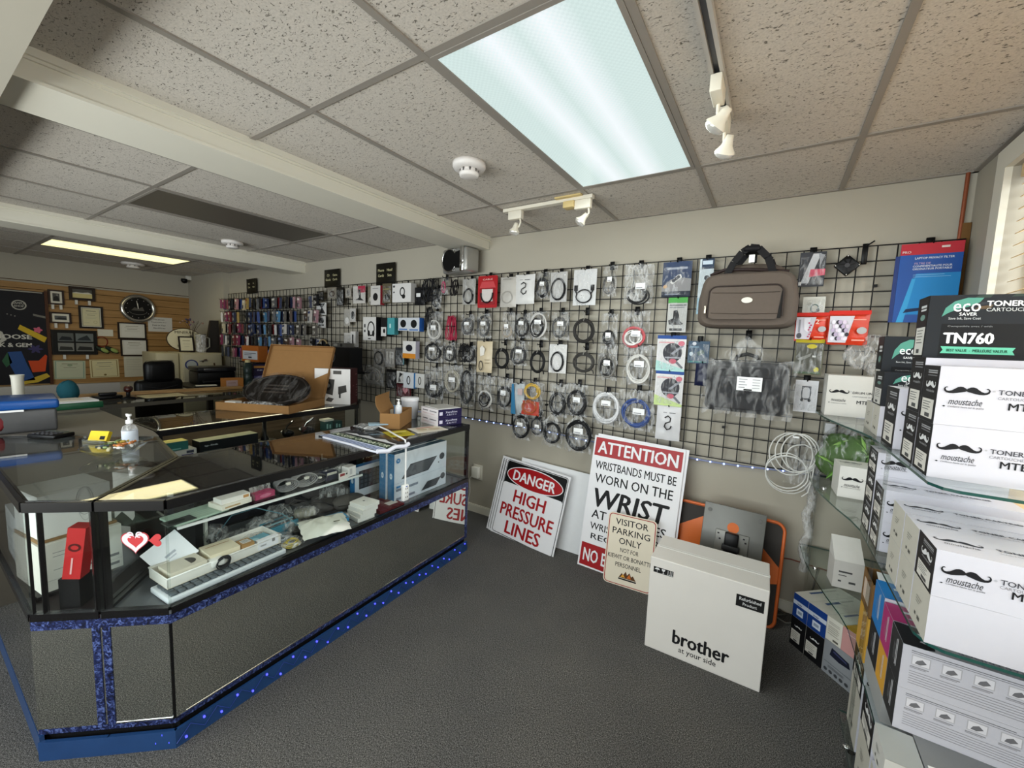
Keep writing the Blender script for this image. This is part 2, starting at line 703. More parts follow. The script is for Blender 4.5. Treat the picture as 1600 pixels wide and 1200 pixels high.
b.box(-5.6, .35, YF - .09, YF - .03, 2.10, 2.15, TRIMW)
struct('window_frame', b, w2)
# dropped bulkhead along the street side
struct('trim_1', B().box(XL, XR, YF, .262, 2.262, H, WALLP))
# two dropped beams with moulded fronts
for i, (xa, xb, zb) in enumerate(((-2.097, -2.40, 2.303), (-4.84, -5.14, 2.278))):
    b = B()
    b.box(xb, xa, .262, WY, zb, H, TRIMW)
    b.box(xa, xa + .022, .262, WY, H - .026, H, TRIMW)
    b.box(xa, xa + .010, .262, WY, H - .036, H - .026, TRIMW)
    b.box(xa, xa + .006, .262, WY, zb, zb + .012, TRIMW)
    struct('trim_%d' % (i + 2), b)
# suspended ceiling runners
ti = 4
for xs, (xa, xb) in (((.221, -.387, -.997, -1.609), (-2.085, XR)), ((-2.69, -3.305, -3.95, -4.57), (-4.83, -2.41)), ((-5.55, -6.19, -6.80, -7.42), (XL, -5.15))):
    b = B()
    for x in xs:
        b.box(x - .012, x + .012, .262, WY, H - .006, H, TBAR)
    for y in (.972, 2.188):
        b.box(xa, xb, y - .012, y + .012, H - .0055, H, TBAR)
    b.box(xa, xb, WY - .02, WY, H - .005, H, TBAR)
    struct('trim_%d' % ti, b)
    ti += 1
b = B()
b.box(XR - .02, XR, .262, WY, H - .005, H, TBAR)
struct('trim_7', b)
# column in the far corner
struct('wall_column', B().box(XL, -6.81, 2.75, WY, 0, H, WALLP))
# baseboards
b = B()
b.box(-6.81, XR, WY - .014, WY, 0, .062, TRIMW)
b.box(-6.81, XR, WY - .010, WY, .062, .070, TRIMW)
struct('baseboard_back', b)
struct('baseboard_right', B().box(XR - .014, XR, -1.5, WY - .014, 0, .07, TRIMW))

# side window: casing, panes, and its blind
w1 = struct('window_1', B().box(XR + .10, XR + .106, WY0, WY1, WZ0, WZ1, GLASS))
b = B()
for (ya, yb, za, zb) in ((WY1, WY1 + .085, WZ0 - .08, WZ1 + .085), (WY0 - .085, WY0, WZ0 - .08, WZ1 + .085), (WY0, WY1, WZ1, WZ1 + .085), (WY0, WY1, WZ0 - .08, WZ0)):
    b.box(XR - .022, XR, ya, yb, za, zb, TRIMW)
struct('window_frame', b, w1)
b = B()
for (ya, yb, za, zb) in ((WY1 - .035, WY1, WZ0, WZ1), (WY0, WY0 + .035, WZ0, WZ1), (WY0, WY1, WZ1 - .035, WZ1), (WY0, WY1, WZ0, WZ0 + .035), (1.36, 1.40, WZ0, WZ1)):
    b.box(XR + .085, XR + .125, ya, yb, za, zb, TRIMW)
struct('window_sash', b, w1)
bl = thing('window_blind', 'cream wooden slat blind hanging in the side window', 'blind', (XR + .045, WY0 + .02, WZ0))
obj('head_rail', B().box(-.028, .028, .002, WY1 - WY0 - .042, WZ1 - WZ0 - .05, WZ1 - WZ0 - .002, BLIND), bl)
nb = 27
for i in range(nb):
    z = .03 + i * (WZ1 - WZ0 - .1) / (nb - 1)
    b = B()
    b.T = Matrix.Translation((0, 0, z)) @ Matrix.Rotation(RAD(-24), 4, 'Y')
    b.box(-.024, .024, .004, WY1 - WY0 - .044, -.0014, .0014, BLIND)
    obj('slat', b, bl)
for y in (.35, 1.05, 1.78, 2.02):
    obj('ladder_cord', B().box(-.003, .003, y, y + .006, .02, WZ1 - WZ0 - .04, m('#e2d2b0', .8)), bl)

# copper pipe and the board in the far right corner
solo('copper_pipe', 'thin copper pipe running down the right hand corner of the room', 'pipe', B().cyl((0, 0, .07), (0, 0, 2.40), .008, m('#8a4a2e', .4, .3)), (.688, WY - .018, 0))
solo('wooden_board', 'narrow brown wooden board standing behind the pipe in the corner', 'board', B().rbox(-.016, .016, -.012, .012, 0, 2.17, m('#6e4f2c', .7, 0, .15, 14), .002), (.706, WY - .0135, 0))

# ---------------------------------------------------------------- ceiling fittings
def troffer(name, label, x0, x1, y0, y1, lens, zoff=0.0):
    cx, cy = (x0 + x1) / 2, (y0 + y1) / 2
    t = thing(name, label, 'ceiling light', (cx, cy, H))
    a, c = (x1 - x0) / 2 - .013, (y1 - y0) / 2 - .013
    b = B()
    for (xa, xb, ya, yb) in ((-a, -a + .016, -c, c), (a - .016, a, -c, c), (-a + .016, a - .016, -c, -c + .016), (-a + .016, a - .016, c - .016, c)):
        b.box(xa, xb, ya, yb, -.008, .0, TBAR)
    obj('frame', b, t)
    obj('diffuser', B().box(-a + .016, a - .016, -c + .016, c - .016, -.005, -.001, lens), t)
    return t


LENS1 = mk_prism('cool_prismatic_lens', lin('#cfe3e0'), lin('#f4fbff'), .95, 0)
LENS3 = mk_prism('warm_prismatic_lens', lin('#fff7b4'), lin('#fffcd0'), 1.3, 0)
troffer('ceiling_light', 'large lit prismatic ceiling light panel above the shop floor', -.997, -.387, .972, 2.188, LENS1)
troffer('ceiling_light', 'unlit grey ceiling light panel between the two beams', -3.92, -3.305, .972, 2.188, m('#57524a', .35, 0, .02))
troffer('ceiling_light', 'yellowish lit ceiling light panel at the far end of the shop', -6.80, -6.19, .972, 2.188, LENS3)
area('shop_panel_lamp', (-.69, 1.58, H - .012), (0, 0, 0), .52, 1.12, 14, (.93, 1.0, .97))
area('far_panel_lamp', (-6.5, 1.58, H - .012), (0, 0, 0), .52, 1.12, 4, (1.0, .86, .50))


def smoke(label, x, y, r):
    t = thing('smoke_detector', label, 'smoke detector', (x, y, H))
    w = m('#ddd8d4', .45, 0, .02)
    obj('base', B().lathe([(0, -.002), (r, -.002), (r, -.02), (r * .93, -.030), (r * .60, -.032), (0, -.033)], w, n=32), t)
    b = B().lathe([(r * .50, -.033), (r * .54, -.048), (r * .60, -.050), (r * .56, -.064), (r * .45, -.068), (0, -.069)], w, n=32)
    for i in range(8):
        a = i * PI / 4
        b.box(r * .5 * math.cos(a) - .004, r * .5 * math.cos(a) + .004, r * .5 * math.sin(a) - .004, r * .5 * math.sin(a) + .004, -.05, -.031, m('#55524f', .6))
    obj('sensor_head', b, t)


smoke('white smoke detector on the tile beside the big light panel', -1.354, 1.64, .082)
smoke('white smoke detector near the second beam', -4.484, 1.90, .09)
smoke('white smoke detector beyond the second beam by the yellowish light', -7.283, 1.89, .12)

# track lights
CREAM = m('#dcd6c6', .4, 0, .03)


def track_head(label, M, aim, bulb=True):
    """adapter box on the rail, stem and a lamp holder; frame: rail along x, ceiling up"""
    t = thing('spotlight', label, 'spotlight', M=M, group='track spotlights')
    obj('adapter', B().rbox(-.05, .05, -.017, .017, -.052, 0, CREAM, .003), t)
    obj('stem', B().tube([(.035, 0, -.05), (.038, 0, -.075), (.03, -.004, -.10), (.012, -.012, -.112)], .006, CREAM, 8), t)
    d = Vector(aim).normalized()
    p = Vector((.008, -.014, -.112))
    b = B()
    q = d.to_track_quat('Z', 'Y').to_matrix().to_4x4()
    b.T = Matrix.Translation(p) @ q
    b.lathe([(0, -.035), (.012, -.035), (.015, -.02), (.02, 0), (.034, .018), (.036, .024)], CREAM, n=20)
    obj('lamp_holder', b, t)
    if bulb:
        b = B()
        b.T = Matrix.Translation(p) @ q
        b.lathe([(.033, .018), (.0335, .026), (.03, .034), (.018, .041), (0, .044)], m('#e9e6df', .1, .55, .02), n=20)
        obj('bulb', b, t)
    return t


t = thing('track_rail', 'cream track light rail on the ceiling near the hanging goods', 'track light rail', (-1.27, 2.29, H - .006))
obj('rail', B().box(-.31, .31, -.018, .018, -.02, 0, CREAM), t)
obj('feed_box', B().rbox(.13, .20, -.03, .03, -.058, -.0205, m('#cdb780', .5), .004), t)
obj('canopy_plate', B().box(.08, .25, -.045, .045, -.003, .0055, m('#cdb780', .5)), t, 'yellowed cover plate')
track_head('cream spotlight at the left end of the rail near the wall', Matrix.Translation((-1.49, 2.29, H - .0265)), (-.2, -.1, -1))
track_head('cream spotlight by the yellowed feed box on the rail near the wall', Matrix.Translation((-1.02, 2.29, H - .0265)), (-.75, -.2, -.9))
t = thing('track_rail', 'cream track light rail on the ceiling right of the big light panel', 'track light rail', (-.225, 1.20, H - .006))
obj('rail', B().box(-.02, -.009, -.62, .58, -.022, 0, m('#bdb9b2', .4, .2)).box(.009, .02, -.62, .58, -.022, 0, m('#bdb9b2', .4, .2)).box(-.009, .009, -.62, .58, -.008, 0, m('#5a5a5c', .4, .3)), t)
Mr = Matrix.Rotation(RAD(90), 4, 'Z')
track_head('silver reflector spotlight, first on the rail right of the light panel', Matrix.Translation((-.225, 1.50, H - .0285)) @ Mr, (.25, .75, -.8))
track_head('round spotlight at the far end of the rail right of the light panel', Matrix.Translation((-.225, 1.70, H - .0285)) @ Mr, (.5, .35, -.9))

# security camera in the far corner
t = thing('security_camera', 'small dark dome security camera high in the far corner', 'security camera', (-7.93, 2.70, 2.36))
obj('mount', B().rbox(-.03, .03, -.02, .05, -.02, .044, m('#d5d2c8', .5), .006), t)
obj('camera_head', B().lathe([(0, -.06), (.03, -.05), (.045, -.02), (.04, .01), (0, .015)], BLACK, (.01, -.04, -.02)), t)

# loudspeaker under the beam
t = thing('loudspeaker', 'silver and black loudspeaker mounted on the wall under the front beam', 'loudspeaker', M=Matrix.Translation((-2.30, 2.69, 2.198)) @ Matrix.Rotation(RAD(-9), 4, 'Z'))
SILV = m('#a7a6a2', .3, .6, .03)
b = B().rbox(-.155, .15, -.06, .09, -.10, .10, SILV, .02, 3)
obj('cabinet', b, t)
b = B()
pts = []
for i in range(28):
    a = 2 * PI * i / 28
    pts.append((-.055 + .085 * math.cos(a), .085 * math.sin(a)))
b.prism(pts, -.066, -.058, BLACK)
b.prism([(-.03, -.055), (.085, -.072), (.085, .072), (-.03, .055)], -.067, -.06, BLACK)
obj('grille', b, t)
b = B().tube([(-.055 + .092 * math.cos(a), -.064, .092 * math.sin(a)) for a in [RAD(d) for d in range(35, 326, 10)]], .006, CHROME, 8)
b.rbox(.085, .125, -.075, -.055, -.1, .1, CHROME, .008)
for (x, z) in ((.0, .085), (.02, .085), (.0, -.085), (.02, -.085)):
    b.lathe([(0, -.074), (.006, -.072), (.007, -.06)], CHROME, (x, 0, z), 10, 'y') if False else b.blob((x, -.066, z), (.006, .006, .006), CHROME, 0)
obj('chrome_trim', b, t)
b = B().rbox(-.03, .03, .085, .139, -.03, .03, BLACK, .004)
b.box(-.06, -.02, -.01, .03, .1, .112, SILV)
obj('bracket', b, t)

# black category signs above the wire grid
def cat_sign(x, z, w, h, lines, label):
    b = B().rbox(-w / 2, w / 2, -.004, .004, -h / 2, h / 2, m('#15130c', .4), .001)
    g = m('#c9c29a', .5)
    k = len(lines)
    for i, (l, r_) in enumerate(lines):
        zz = h * (.12 - .24 * i)
        if l:
            b.text(l, -w * .23, zz, h * .12, -.0048, g, bold=.02)
        if r_:
            b.text(r_, w * .23, zz, h * .12, -.0048, g, bold=.02)
    solo('category_sign', label, 'sign', b, (x, WY - .03, z), group='black signs over the wire grid')


cat_sign(-3.36, 2.175, .275, .215, [('Phone', 'Head'), ('Cards', 'Sets')], 'black sign with gold lettering nearest the loudspeaker')
cat_sign(-4.26, 2.18, .275, .20, [('CD', 'Game'), ('Goods', 'Cards')], 'black sign with gold lettering, middle of the three over the grid')
cat_sign(-6.09, 2.175, .262, .20, [('Ink', 'Jet'), ('Cart', 'ridges')], 'black sign with gold lettering nearest the far column')

# ---------------------------------------------------------------- wire grid along the wall
GY = 2.80
GZ0, GZ1 = .857, 2.092
PX = [-6.77, -5.52, -4.27, -3.03, -1.78, -.535, .708]
GL = ['black wire grid panel at the far left end behind the small ink packs', 'black wire grid panel second from the far column', 'black wire grid panel behind the headphone boxes under the black signs',
      'black wire grid panel behind the red blister pack under the loudspeaker', 'black wire grid panel behind the large dark cable coils', 'black wire grid panel behind the brown duffel bag']
for i in range(6):
    xa, xb = PX[i] + .004, PX[i + 1] - .004
    b = B()
    nx = round((xb - xa) / .0762)
    for k in range(nx + 1):
        x = xa + (xb - xa) * k / nx
        b.box(x - .0027, x + .0027, GY - .0027, GY + .0027, GZ0, GZ1, WIRE)
    nz = 16
    for k in range(nz + 1):
        z = GZ0 + (GZ1 - GZ0) * k / nz
        b.box(xa - .0026, xb + .0026, GY - .0081, GY - .0027, z - .0027, z + .0027, WIRE)
    for x in (xa + .3, xb - .3):
        for z in (GZ0 + .2, GZ1 - .2):
            b.box(x - .008, x + .008, GY, WY - .002, z - .006, z + .006, WIRE)
    solo('wire_grid_panel', GL[i], 'grid panel', b, group='black wire grid panels on the wall')

# LED string along the foot of the grid
LEDB = m('#9fb6ff', .3, 0, 0, 5, 0, 5.0)
t = thing('led_string', 'blue-white LED strip drooping along the wall under the wire grid', 'light string', (0, WY - .012, 0))
xs = [-3.1 + i * (3.42 / 36) for i in range(37)]
zf = lambda x: .838 + .012 * math.sin(2.3 * x) + .006 * math.sin(7 * x)
obj('strip', B().tube([(x, 0, zf(x)) for x in xs], .006, m('#8a93b8', .4), 6), t)
for i in range(44):
    x = -3.05 + i * (3.3 / 43)
    obj('led', B().box(x - .004, x + .004, -.011, -.005, zf(x) - .004, zf(x) + .004, LEDB), t)

# wall outlet with adapter
t = thing('wall_outlet', 'white wall outlet with a plug-in adapter beside the glass counter', 'outlet', (-2.14, WY - .001, .375))
obj('cover_plate', B().rbox(-.05, .05, -.008, 0, -.07, .065, m('#cfcabc', .5), .002), t)
obj('adapter', B().rbox(-.045, .03, -.045, -.008, -.05, .05, m('#e0ddd2', .5), .006), t)
b = B().tube([(-.05, -.025, -.03), (-.08, -.02, -.08), (-.075, -.015, -.2), (-.09, -.03, -.33)], .003, m('#d8d8d4', .5))
obj('cord', b, t)
# thin cords on the wall near the corner shelf
solo('network_cable', 'thin reddish cord running low along the wall behind the orange panel', 'cable', B().tube([(-.02, 0, .30), (.18, 0, .325), (.42, 0, .31), (.68, 0, .30)], .004, m('#7c4a3c', .5)), (0, WY - .006, 0))
solo('extension_cord', 'tangled dark and grey power cord on the carpet by the corner shelf', 'cord', B().tube([(.05, .1, .006), (.12, .03, .006), (.2, .08, .012), (.17, .13, .006), (.09, .06, .014), (.2, .0, .006), (.28, .06, .006), (.3, .11, .10), (.33, .12, .32)], .005, m('#6b6862', .6)), (-.02, 2.69, 0))
# ---------------------------------------------------------------- signs leaning on the wall
CORO = m('#e4e3e6', .45, 0, .015)
SRED = m('#9c1218', .4, 0, .03)


def sheet(name, label, cat, x, y, w, h, tilt, yw, spin, th=.004, mat=CORO, group=None):
    t = thing(name, label, cat, M=lean(x, y, w, tilt, yw, spin), group=group)
    obj('board', B().box(0, w, 0, th, 0, h, mat), t)
    return t


def rrect(x0, x1, z0, z1, r, n=5):
    pts = []
    for (cx, cz, a0) in ((x1 - r, z0 + r, -90), (x1 - r, z1 - r, 0), (x0 + r, z1 - r, 90), (x0 + r, z0 + r, 180)):
        for i in range(n + 1):
            a = RAD(a0 + 90 * i / n)
            pts.append((cx + r * math.cos(a), cz + r * math.sin(a)))
    return pts


def danger_art(t, full=True):
    b = B()
    e = -.0006
    b.poly(rrect(.012, .598, .012, .598, .022), e, m('#111112', .45))
    b.poly(rrect(.017, .593, .017, .593, .018), 2 * e, CORO)
    b.poly(rrect(.020, .590, .395, .590, .018), 3 * e, m('#111112', .45))
    b.poly(rrect(.020, .590, .395, .47, .018), 3.2 * e, m('#111112', .45))
    b.poly(rrect(.020, .590, .02, .42, .02), 4 * e, CORO)
    b.ell(.305, .495, .27, .085, 4.6 * e, CORO, 40)
    b.ell(.305, .495, .263, .078, 5.2 * e, SRED, 40)
    b.text('DANGER', .305, .455, .078, 6 * e, CORO, .40, bold=.035)
    if full:
        for s_, z, w in (('HIGH', .29, .30), ('PRESSURE', .165, .50), ('LINES', .04, .33)):
            b.text(s_, .305, z, .095, 6 * e, SRED, w, bold=.03)
    obj('lettering', b, t)


dx, dy = -1.83, 2.609
for k, lab in ((2, 'rearmost white danger sign of the leaning stack, only its left edge showing'), (1, 'middle white danger sign of the leaning stack, only its left edge showing')):
    t = sheet('safety_sign', lab, 'sign', dx - .028 * k, dy + .010 * k, .61, .61, 15, -6, 2.5, group='danger signs leaning in a stack')
    danger_art(t)
t = sheet('safety_sign', 'white DANGER HIGH PRESSURE LINES sign leaning in front of its stack', 'sign', dx, dy, .61, .61, 15, -6, 2.5, group='danger signs leaning in a stack')
danger_art(t)

t = sheet('framed_sign', 'red-edged white sheet peeping over the danger signs', 'sign', -1.60, 2.727, .42, .605, 7, -2, 3)
b = B()
for (x0, x1, z0, z1) in ((0, .42, .575, .605), (0, .42, 0, .03), (0, .03, .03, .575), (.39, .42, .03, .575)):
    b.rect(x0, x1, z0, z1, -.0008, m('#c8553f', .5))
obj('red_border', b, t)
t = sheet('foam_board', 'plain large white board leaning between the danger and attention signs', 'board', -1.68, 2.685, .61, .615, 9, 0, 2, .006, m('#dfe0e2', .6, 0, .03))
t = sheet('attention_sign', 'second white sign sheet right behind the red ATTENTION sign', 'sign', -1.035, 2.583, .61, .925, 10.2, -2, 1.2)
t = sheet('attention_sign', 'tall white and red ATTENTION wristbands sign leaning on the wall', 'sign', -1.044, 2.567, .61, .914, 10.5, -2, .6)
b = B()
e = -.0006
b.rect(.012, .598, .775, .902, e, SRED)
b.text('ATTENTION', .305, .797, .082, 2 * e, CORO, .535, bold=.03)
b.text('WRISTBANDS MUST BE', .305, .685, .055, e, INK, .545, bold=.014)
b.text('WORN ON THE', .305, .590, .062, e, INK, .525, bold=.014)
b.text('WRIST', .305, .425, .125, e, INK, .50, bold=.03, shear=.12)
b.text('AT ALL TIMES', .305, .345, .058, e, INK, .50, bold=.014)
b.text('WRISTBANDS ARE', .305, .268, .046, e, INK, .50, bold=.012)
b.text('REQUIRED', .27, .195, .046, e, INK, .40, bold=.012)
b.rect(.012, .598, .012, .165, e, SRED)
b.text('NO EXCEPTIONS', .305, .045, .085, 2 * e, CORO, .54, bold=.03)
obj('lettering', b, t)

t = thing('parking_sign', 'cream visitor parking only sign leaning on the attention sign', 'sign', M=lean(-.825, 2.478, .3, 7.5, 4, 0))
CRM = m('#e0d6c2', .4, 0, .02)
obj('board', B().prism(rrect(0, .305, 0, .457, .028), 0, .002, CRM), t)
b = B()
b.poly(rrect(.006, .299, .006, .451, .024), -.0006, SRED)
b.poly(rrect(.011, .294, .011, .446, .02), -.0012, CRM)
for s_, z, h, w in (('VISITOR', .385, .04, .205), ('PARKING', .325, .04, .235), ('ONLY', .265, .04, .14), ('NOT FOR', .215, .027, .115), ('KIEWIT OR BONATTI', .168, .027, .265), ('PERSONNEL', .12, .027, .16)):
    b.text(s_, .152, z, h, -.0018, INK, w, bold=.008)
# small mountain emblem
b.poly([(.10, .055), (.118, .085), (.126, .072), (.142, .10), (.152, .078), (.165, .097), (.178, .074), (.188, .084), (.208, .055)], -.0018, m('#5b3a1e', .5))
b.poly([(.112, .06), (.126, .08), (.14, .06)], -.0022, m('#e3a33c', .5))
b.poly([(.15, .06), (.166, .088), (.178, .06)], -.0022, m('#c86a2a', .5))
b.rect(.098, .21, .043, .052, -.0018, INK)
obj('lettering', b, t)

# orange trays / panels and the metal bracket behind the big carton
ORG = m('#d0651d', .4, 0, .03)
t = thing('orange_panel', 'orange and black round-cornered panel leaning on the wall behind the carton', 'panel', M=lean(-.462, 2.60, .58, 12, 0, 1))
obj('back_panel', B().prism(rrect(0, .588, 0, .59, .05), .0, .012, ORG), t)
for (pts) in ([(.012, .575), (.25, .575), (.012, .42)], [(.338, .575), (.576, .575), (.576, .34)], [(.012, .015), (.012, .2), (.2, .2), (.2, .015)], [(.40, .015), (.576, .015), (.576, .25), (.40, .2)]):
    obj('black_patch', B().poly(pts, -.0008, m('#34302d', .6, 0, .1)), t, 'black corner patch')
ring = rrect(.004, .584, .004, .586, .048, 8)
obj('rim', B().tube([(p[0], -.004, p[1]) for p in ring], .009, m('#c8622e', .35), 8, closed=True), t)
t = thing('mounting_plate', 'bare grey metal mounting plate with black hinge standing against the orange panel', 'metal plate', M=lean(-.292, 2.52, .3, 9, 0, 1.5))
PL = m('#6a6a66', .45, .35, .08, 20)
obj('plate', B().rbox(0, .315, 0, .012, 0, .64, PL, .003), t)
b = B()
for (x, z) in ((.03, .60), (.285, .60), (.03, .34), (.285, .34)):
    obj('screw', B().prism([(x + .011 * math.cos(i * PI / 8), z + .011 * math.sin(i * PI / 8)) for i in range(16)], -.004, .001, m('#4d4c49', .4, .6)), t)
b = B().rbox(.075, .245, -.010, .0, .30, .50, m('#7b7a75', .45, .4), .003)
for (x, z) in ((.09, .48), (.10, .45), (.22, .48), (.23, .46), (.09, .36), (.23, .34)):
    b.box(x - .005, x + .005, -.0108, -.009, z - .004, z + .004, BLACK)
obj('vesa_plate', b, t)
b = B().rbox(.125, .195, -.04, -.010, .36, .50, BLACK, .006)
b.rbox(.115, .205, -.045, -.01, .40, .43, m('#2a2a2b', .4), .005)
b.rbox(.10, .22, -.03, -.01, .335, .36, m('#222222', .4), .004)
b.cyl((.09, -.02, .345), (.23, -.02, .345), .008, STEEL)
b.rbox(.19, .225, -.022, -.0, .36, .39, m('#d2d0cb', .4), .004)
obj('hinge', b, t, 'black tilt hinge')
b = B().prism([(.16 + .03 * math.cos(i * PI / 10), .525 + .03 * math.sin(i * PI / 10)) for i in range(20)], -.003, .001, ORG)
obj('orange_cap', b, t)

# ---------------------------------------------------------------- the big refurbished-product carton
t = thing('printer_carton', 'large white brother carton on the carpet in front of the orange panel', 'carton', (-.44, 2.045, 0), RAD(.8))
CW, CD, CHh = .51, .285, .483
CART = m('#d6d2cc', .6, 0, .03, 8)
b = B().rbox(0, CW, 0, CD, .0, CHh, CART, .004, 2, False)
obj('body', b, t)
b = B()
b.text('brother', .255, .075, .068, -.0008, INK, .245, bold=.035)
b.text('at your side', .245, .030, .036, -.0008, INK, .165, bold=.006)
obj('lettering', b, t)
b = B()
b.rect(.385, .495, .372, .428, -.0006, m('#151515', .6))
b.text('Refurbished', .44, .404, .015, -.0012, m('#d8d8d8'), .085, bold=.012)
b.text('Product', .44, .382, .013, -.0012, m('#d8d8d8'), .055, bold=.012)
obj('product_label', b, t, 'black refurbished product label')
b = B()
b.rect(.018, .112, .408, .437, -.0006, m('#151515', .6))
w_ = m('#d0d0d0')
b.poly([(.024, .424), (.029, .432), (.036, .434), (.043, .432), (.048, .424)], -.0012, w_)
b.rect(.0352, .0368, .411, .425, -.0012, w_)
b.poly([(.056, .434), (.074, .434), (.071, .424), (.066, .421), (.066, .414), (.072, .411), (.058, .411), (.064, .414), (.064, .421), (.059, .424)], -.0012, w_)
for x in (.086, .096, .104):
    b.rect(x, x + .0022, .412, .434, -.0012, w_)
b.rect(.082, .109, .411, .413, -.0012, w_)
obj('handling_marks', b, t, 'black strip of handling symbols')
b = B()
TAPE = m('#e2e1dd', .35, 0, .02)
b.box(0.0, CW, CD * .46, CD * .54, CHh, CHh + .0012, TAPE)
b.box(0.0, CW, CD * .495, CD * .505, CHh + .0012, CHh + .0016, m('#b4afa7'))
b.box(CW, CW + .001, CD * .46, CD * .54, CHh - .07, CHh, TAPE)
obj('packing_tape', b, t)
# ---------------------------------------------------------------- printed boxes
def art(b, items, w, h, y=-.0006):
    for it in items:
        k = it[0]
        y -= .0003
        if k == 'r':
            b.rect(it[1] * w, it[3] * w, it[2] * h, it[4] * h, y, m(it[5], .5, 0, .02))
        elif k == 'e':
            b.ell(it[1] * w, it[2] * h, it[3] * w, it[4] * h, y, m(it[5], .5, 0, .02))
        elif k == 'o':
            b.oring(it[1] * w, it[2] * h, it[3] * w, it[4] * h, it[5] * w, y, m(it[6], .5, 0, .02))
        elif k == 'p':
            b.poly([(p[0] * w, p[1] * h) for p in it[1]], y, m(it[2], .5, 0, .02))
        elif k == 't':
            b.text(it[1], it[2] * w, it[3] * h, it[4] * h, y, m(it[5], .5, 0, .02), w=it[6] * w if len(it) > 6 else None, al=it[7] if len(it) > 7 else 'c', bold=.014)


def faceT(side, lx, ly, lz):
    if side == 'left':
        return Matrix(((0, 1, 0, 0), (-1, 0, 0, ly), (0, 0, 1, 0), (0, 0, 0, 1)))
    if side == 'right':
        return Matrix(((0, -1, 0, lx), (1, 0, 0, 0), (0, 0, 1, 0), (0, 0, 0, 1)))
    if side == 'top':
        return Matrix(((1, 0, 0, 0), (0, 0, 1, 0), (0, -1, 0, lz), (0, 0, 0, 1)))
    return Matrix()


def pbox(b, lx, ly, lz, mat, faces=None, mats=None):
    """a printed box, front lower left corner at the origin, front facing -y"""
    b.box(0, lx, 0, ly, 0, lz, mat, {k: m(v, .5, 0, .02) for k, v in (mats or {}).items()})
    T0 = b.T.copy()
    for side, its in (faces or {}).items():
        b.T = T0 @ faceT(side, lx, ly, lz)
        w, h = {'left': (ly, lz), 'right': (ly, lz), 'top': (lx, ly)}.get(side, (lx, lz))
        if callable(its):
            its(b, w, h)
        else:
            art(b, its, w, h)
    b.T = T0
    return b


def carton(name, label, cat, loc, size, hx='#e4e3e3', rz=0, faces=None, mats=None, group=None, M=None):
    return solo(name, label, cat, pbox(B(), *size, m(hx, .5, 0, .03), faces, mats), loc, RAD(rz), group, M)


TXTL = lambda x0, x1, zs, c, t=.02: [('r', x0, z, x1 - (.12 * (x1 - x0) if i % 3 == 2 else 0), z + t, c) for i, z in enumerate(zs)]

# ---------------------------------------------------------------- glass showcases
SKIRT = m('#22406c', .28, 0, .15, 14)
RAIL = m('#0d0c0d', .25, 0, .05)


def ebar(b, p, q, z0, z1, t, mat, off=0.0, ext=0.0):
    p, q = Vector(p), Vector(q)
    d = (q - p).normalized()
    n = Vector((-d.y, d.x))
    p, q = p - d * ext, q + d * ext
    a, c = p + n * off, q + n * off
    pts = [a, c, c + n * t, a + n * t]
    return b.slab([(v.x, v.y) for v in pts], z0, z1, mat)


def along(p, q, s):
    return (p[0] + (q[0] - p[0]) * s, p[1] + (q[1] - p[1]) * s)


ZB, ZG, ZR, ZT = .485, .545, .903, .937


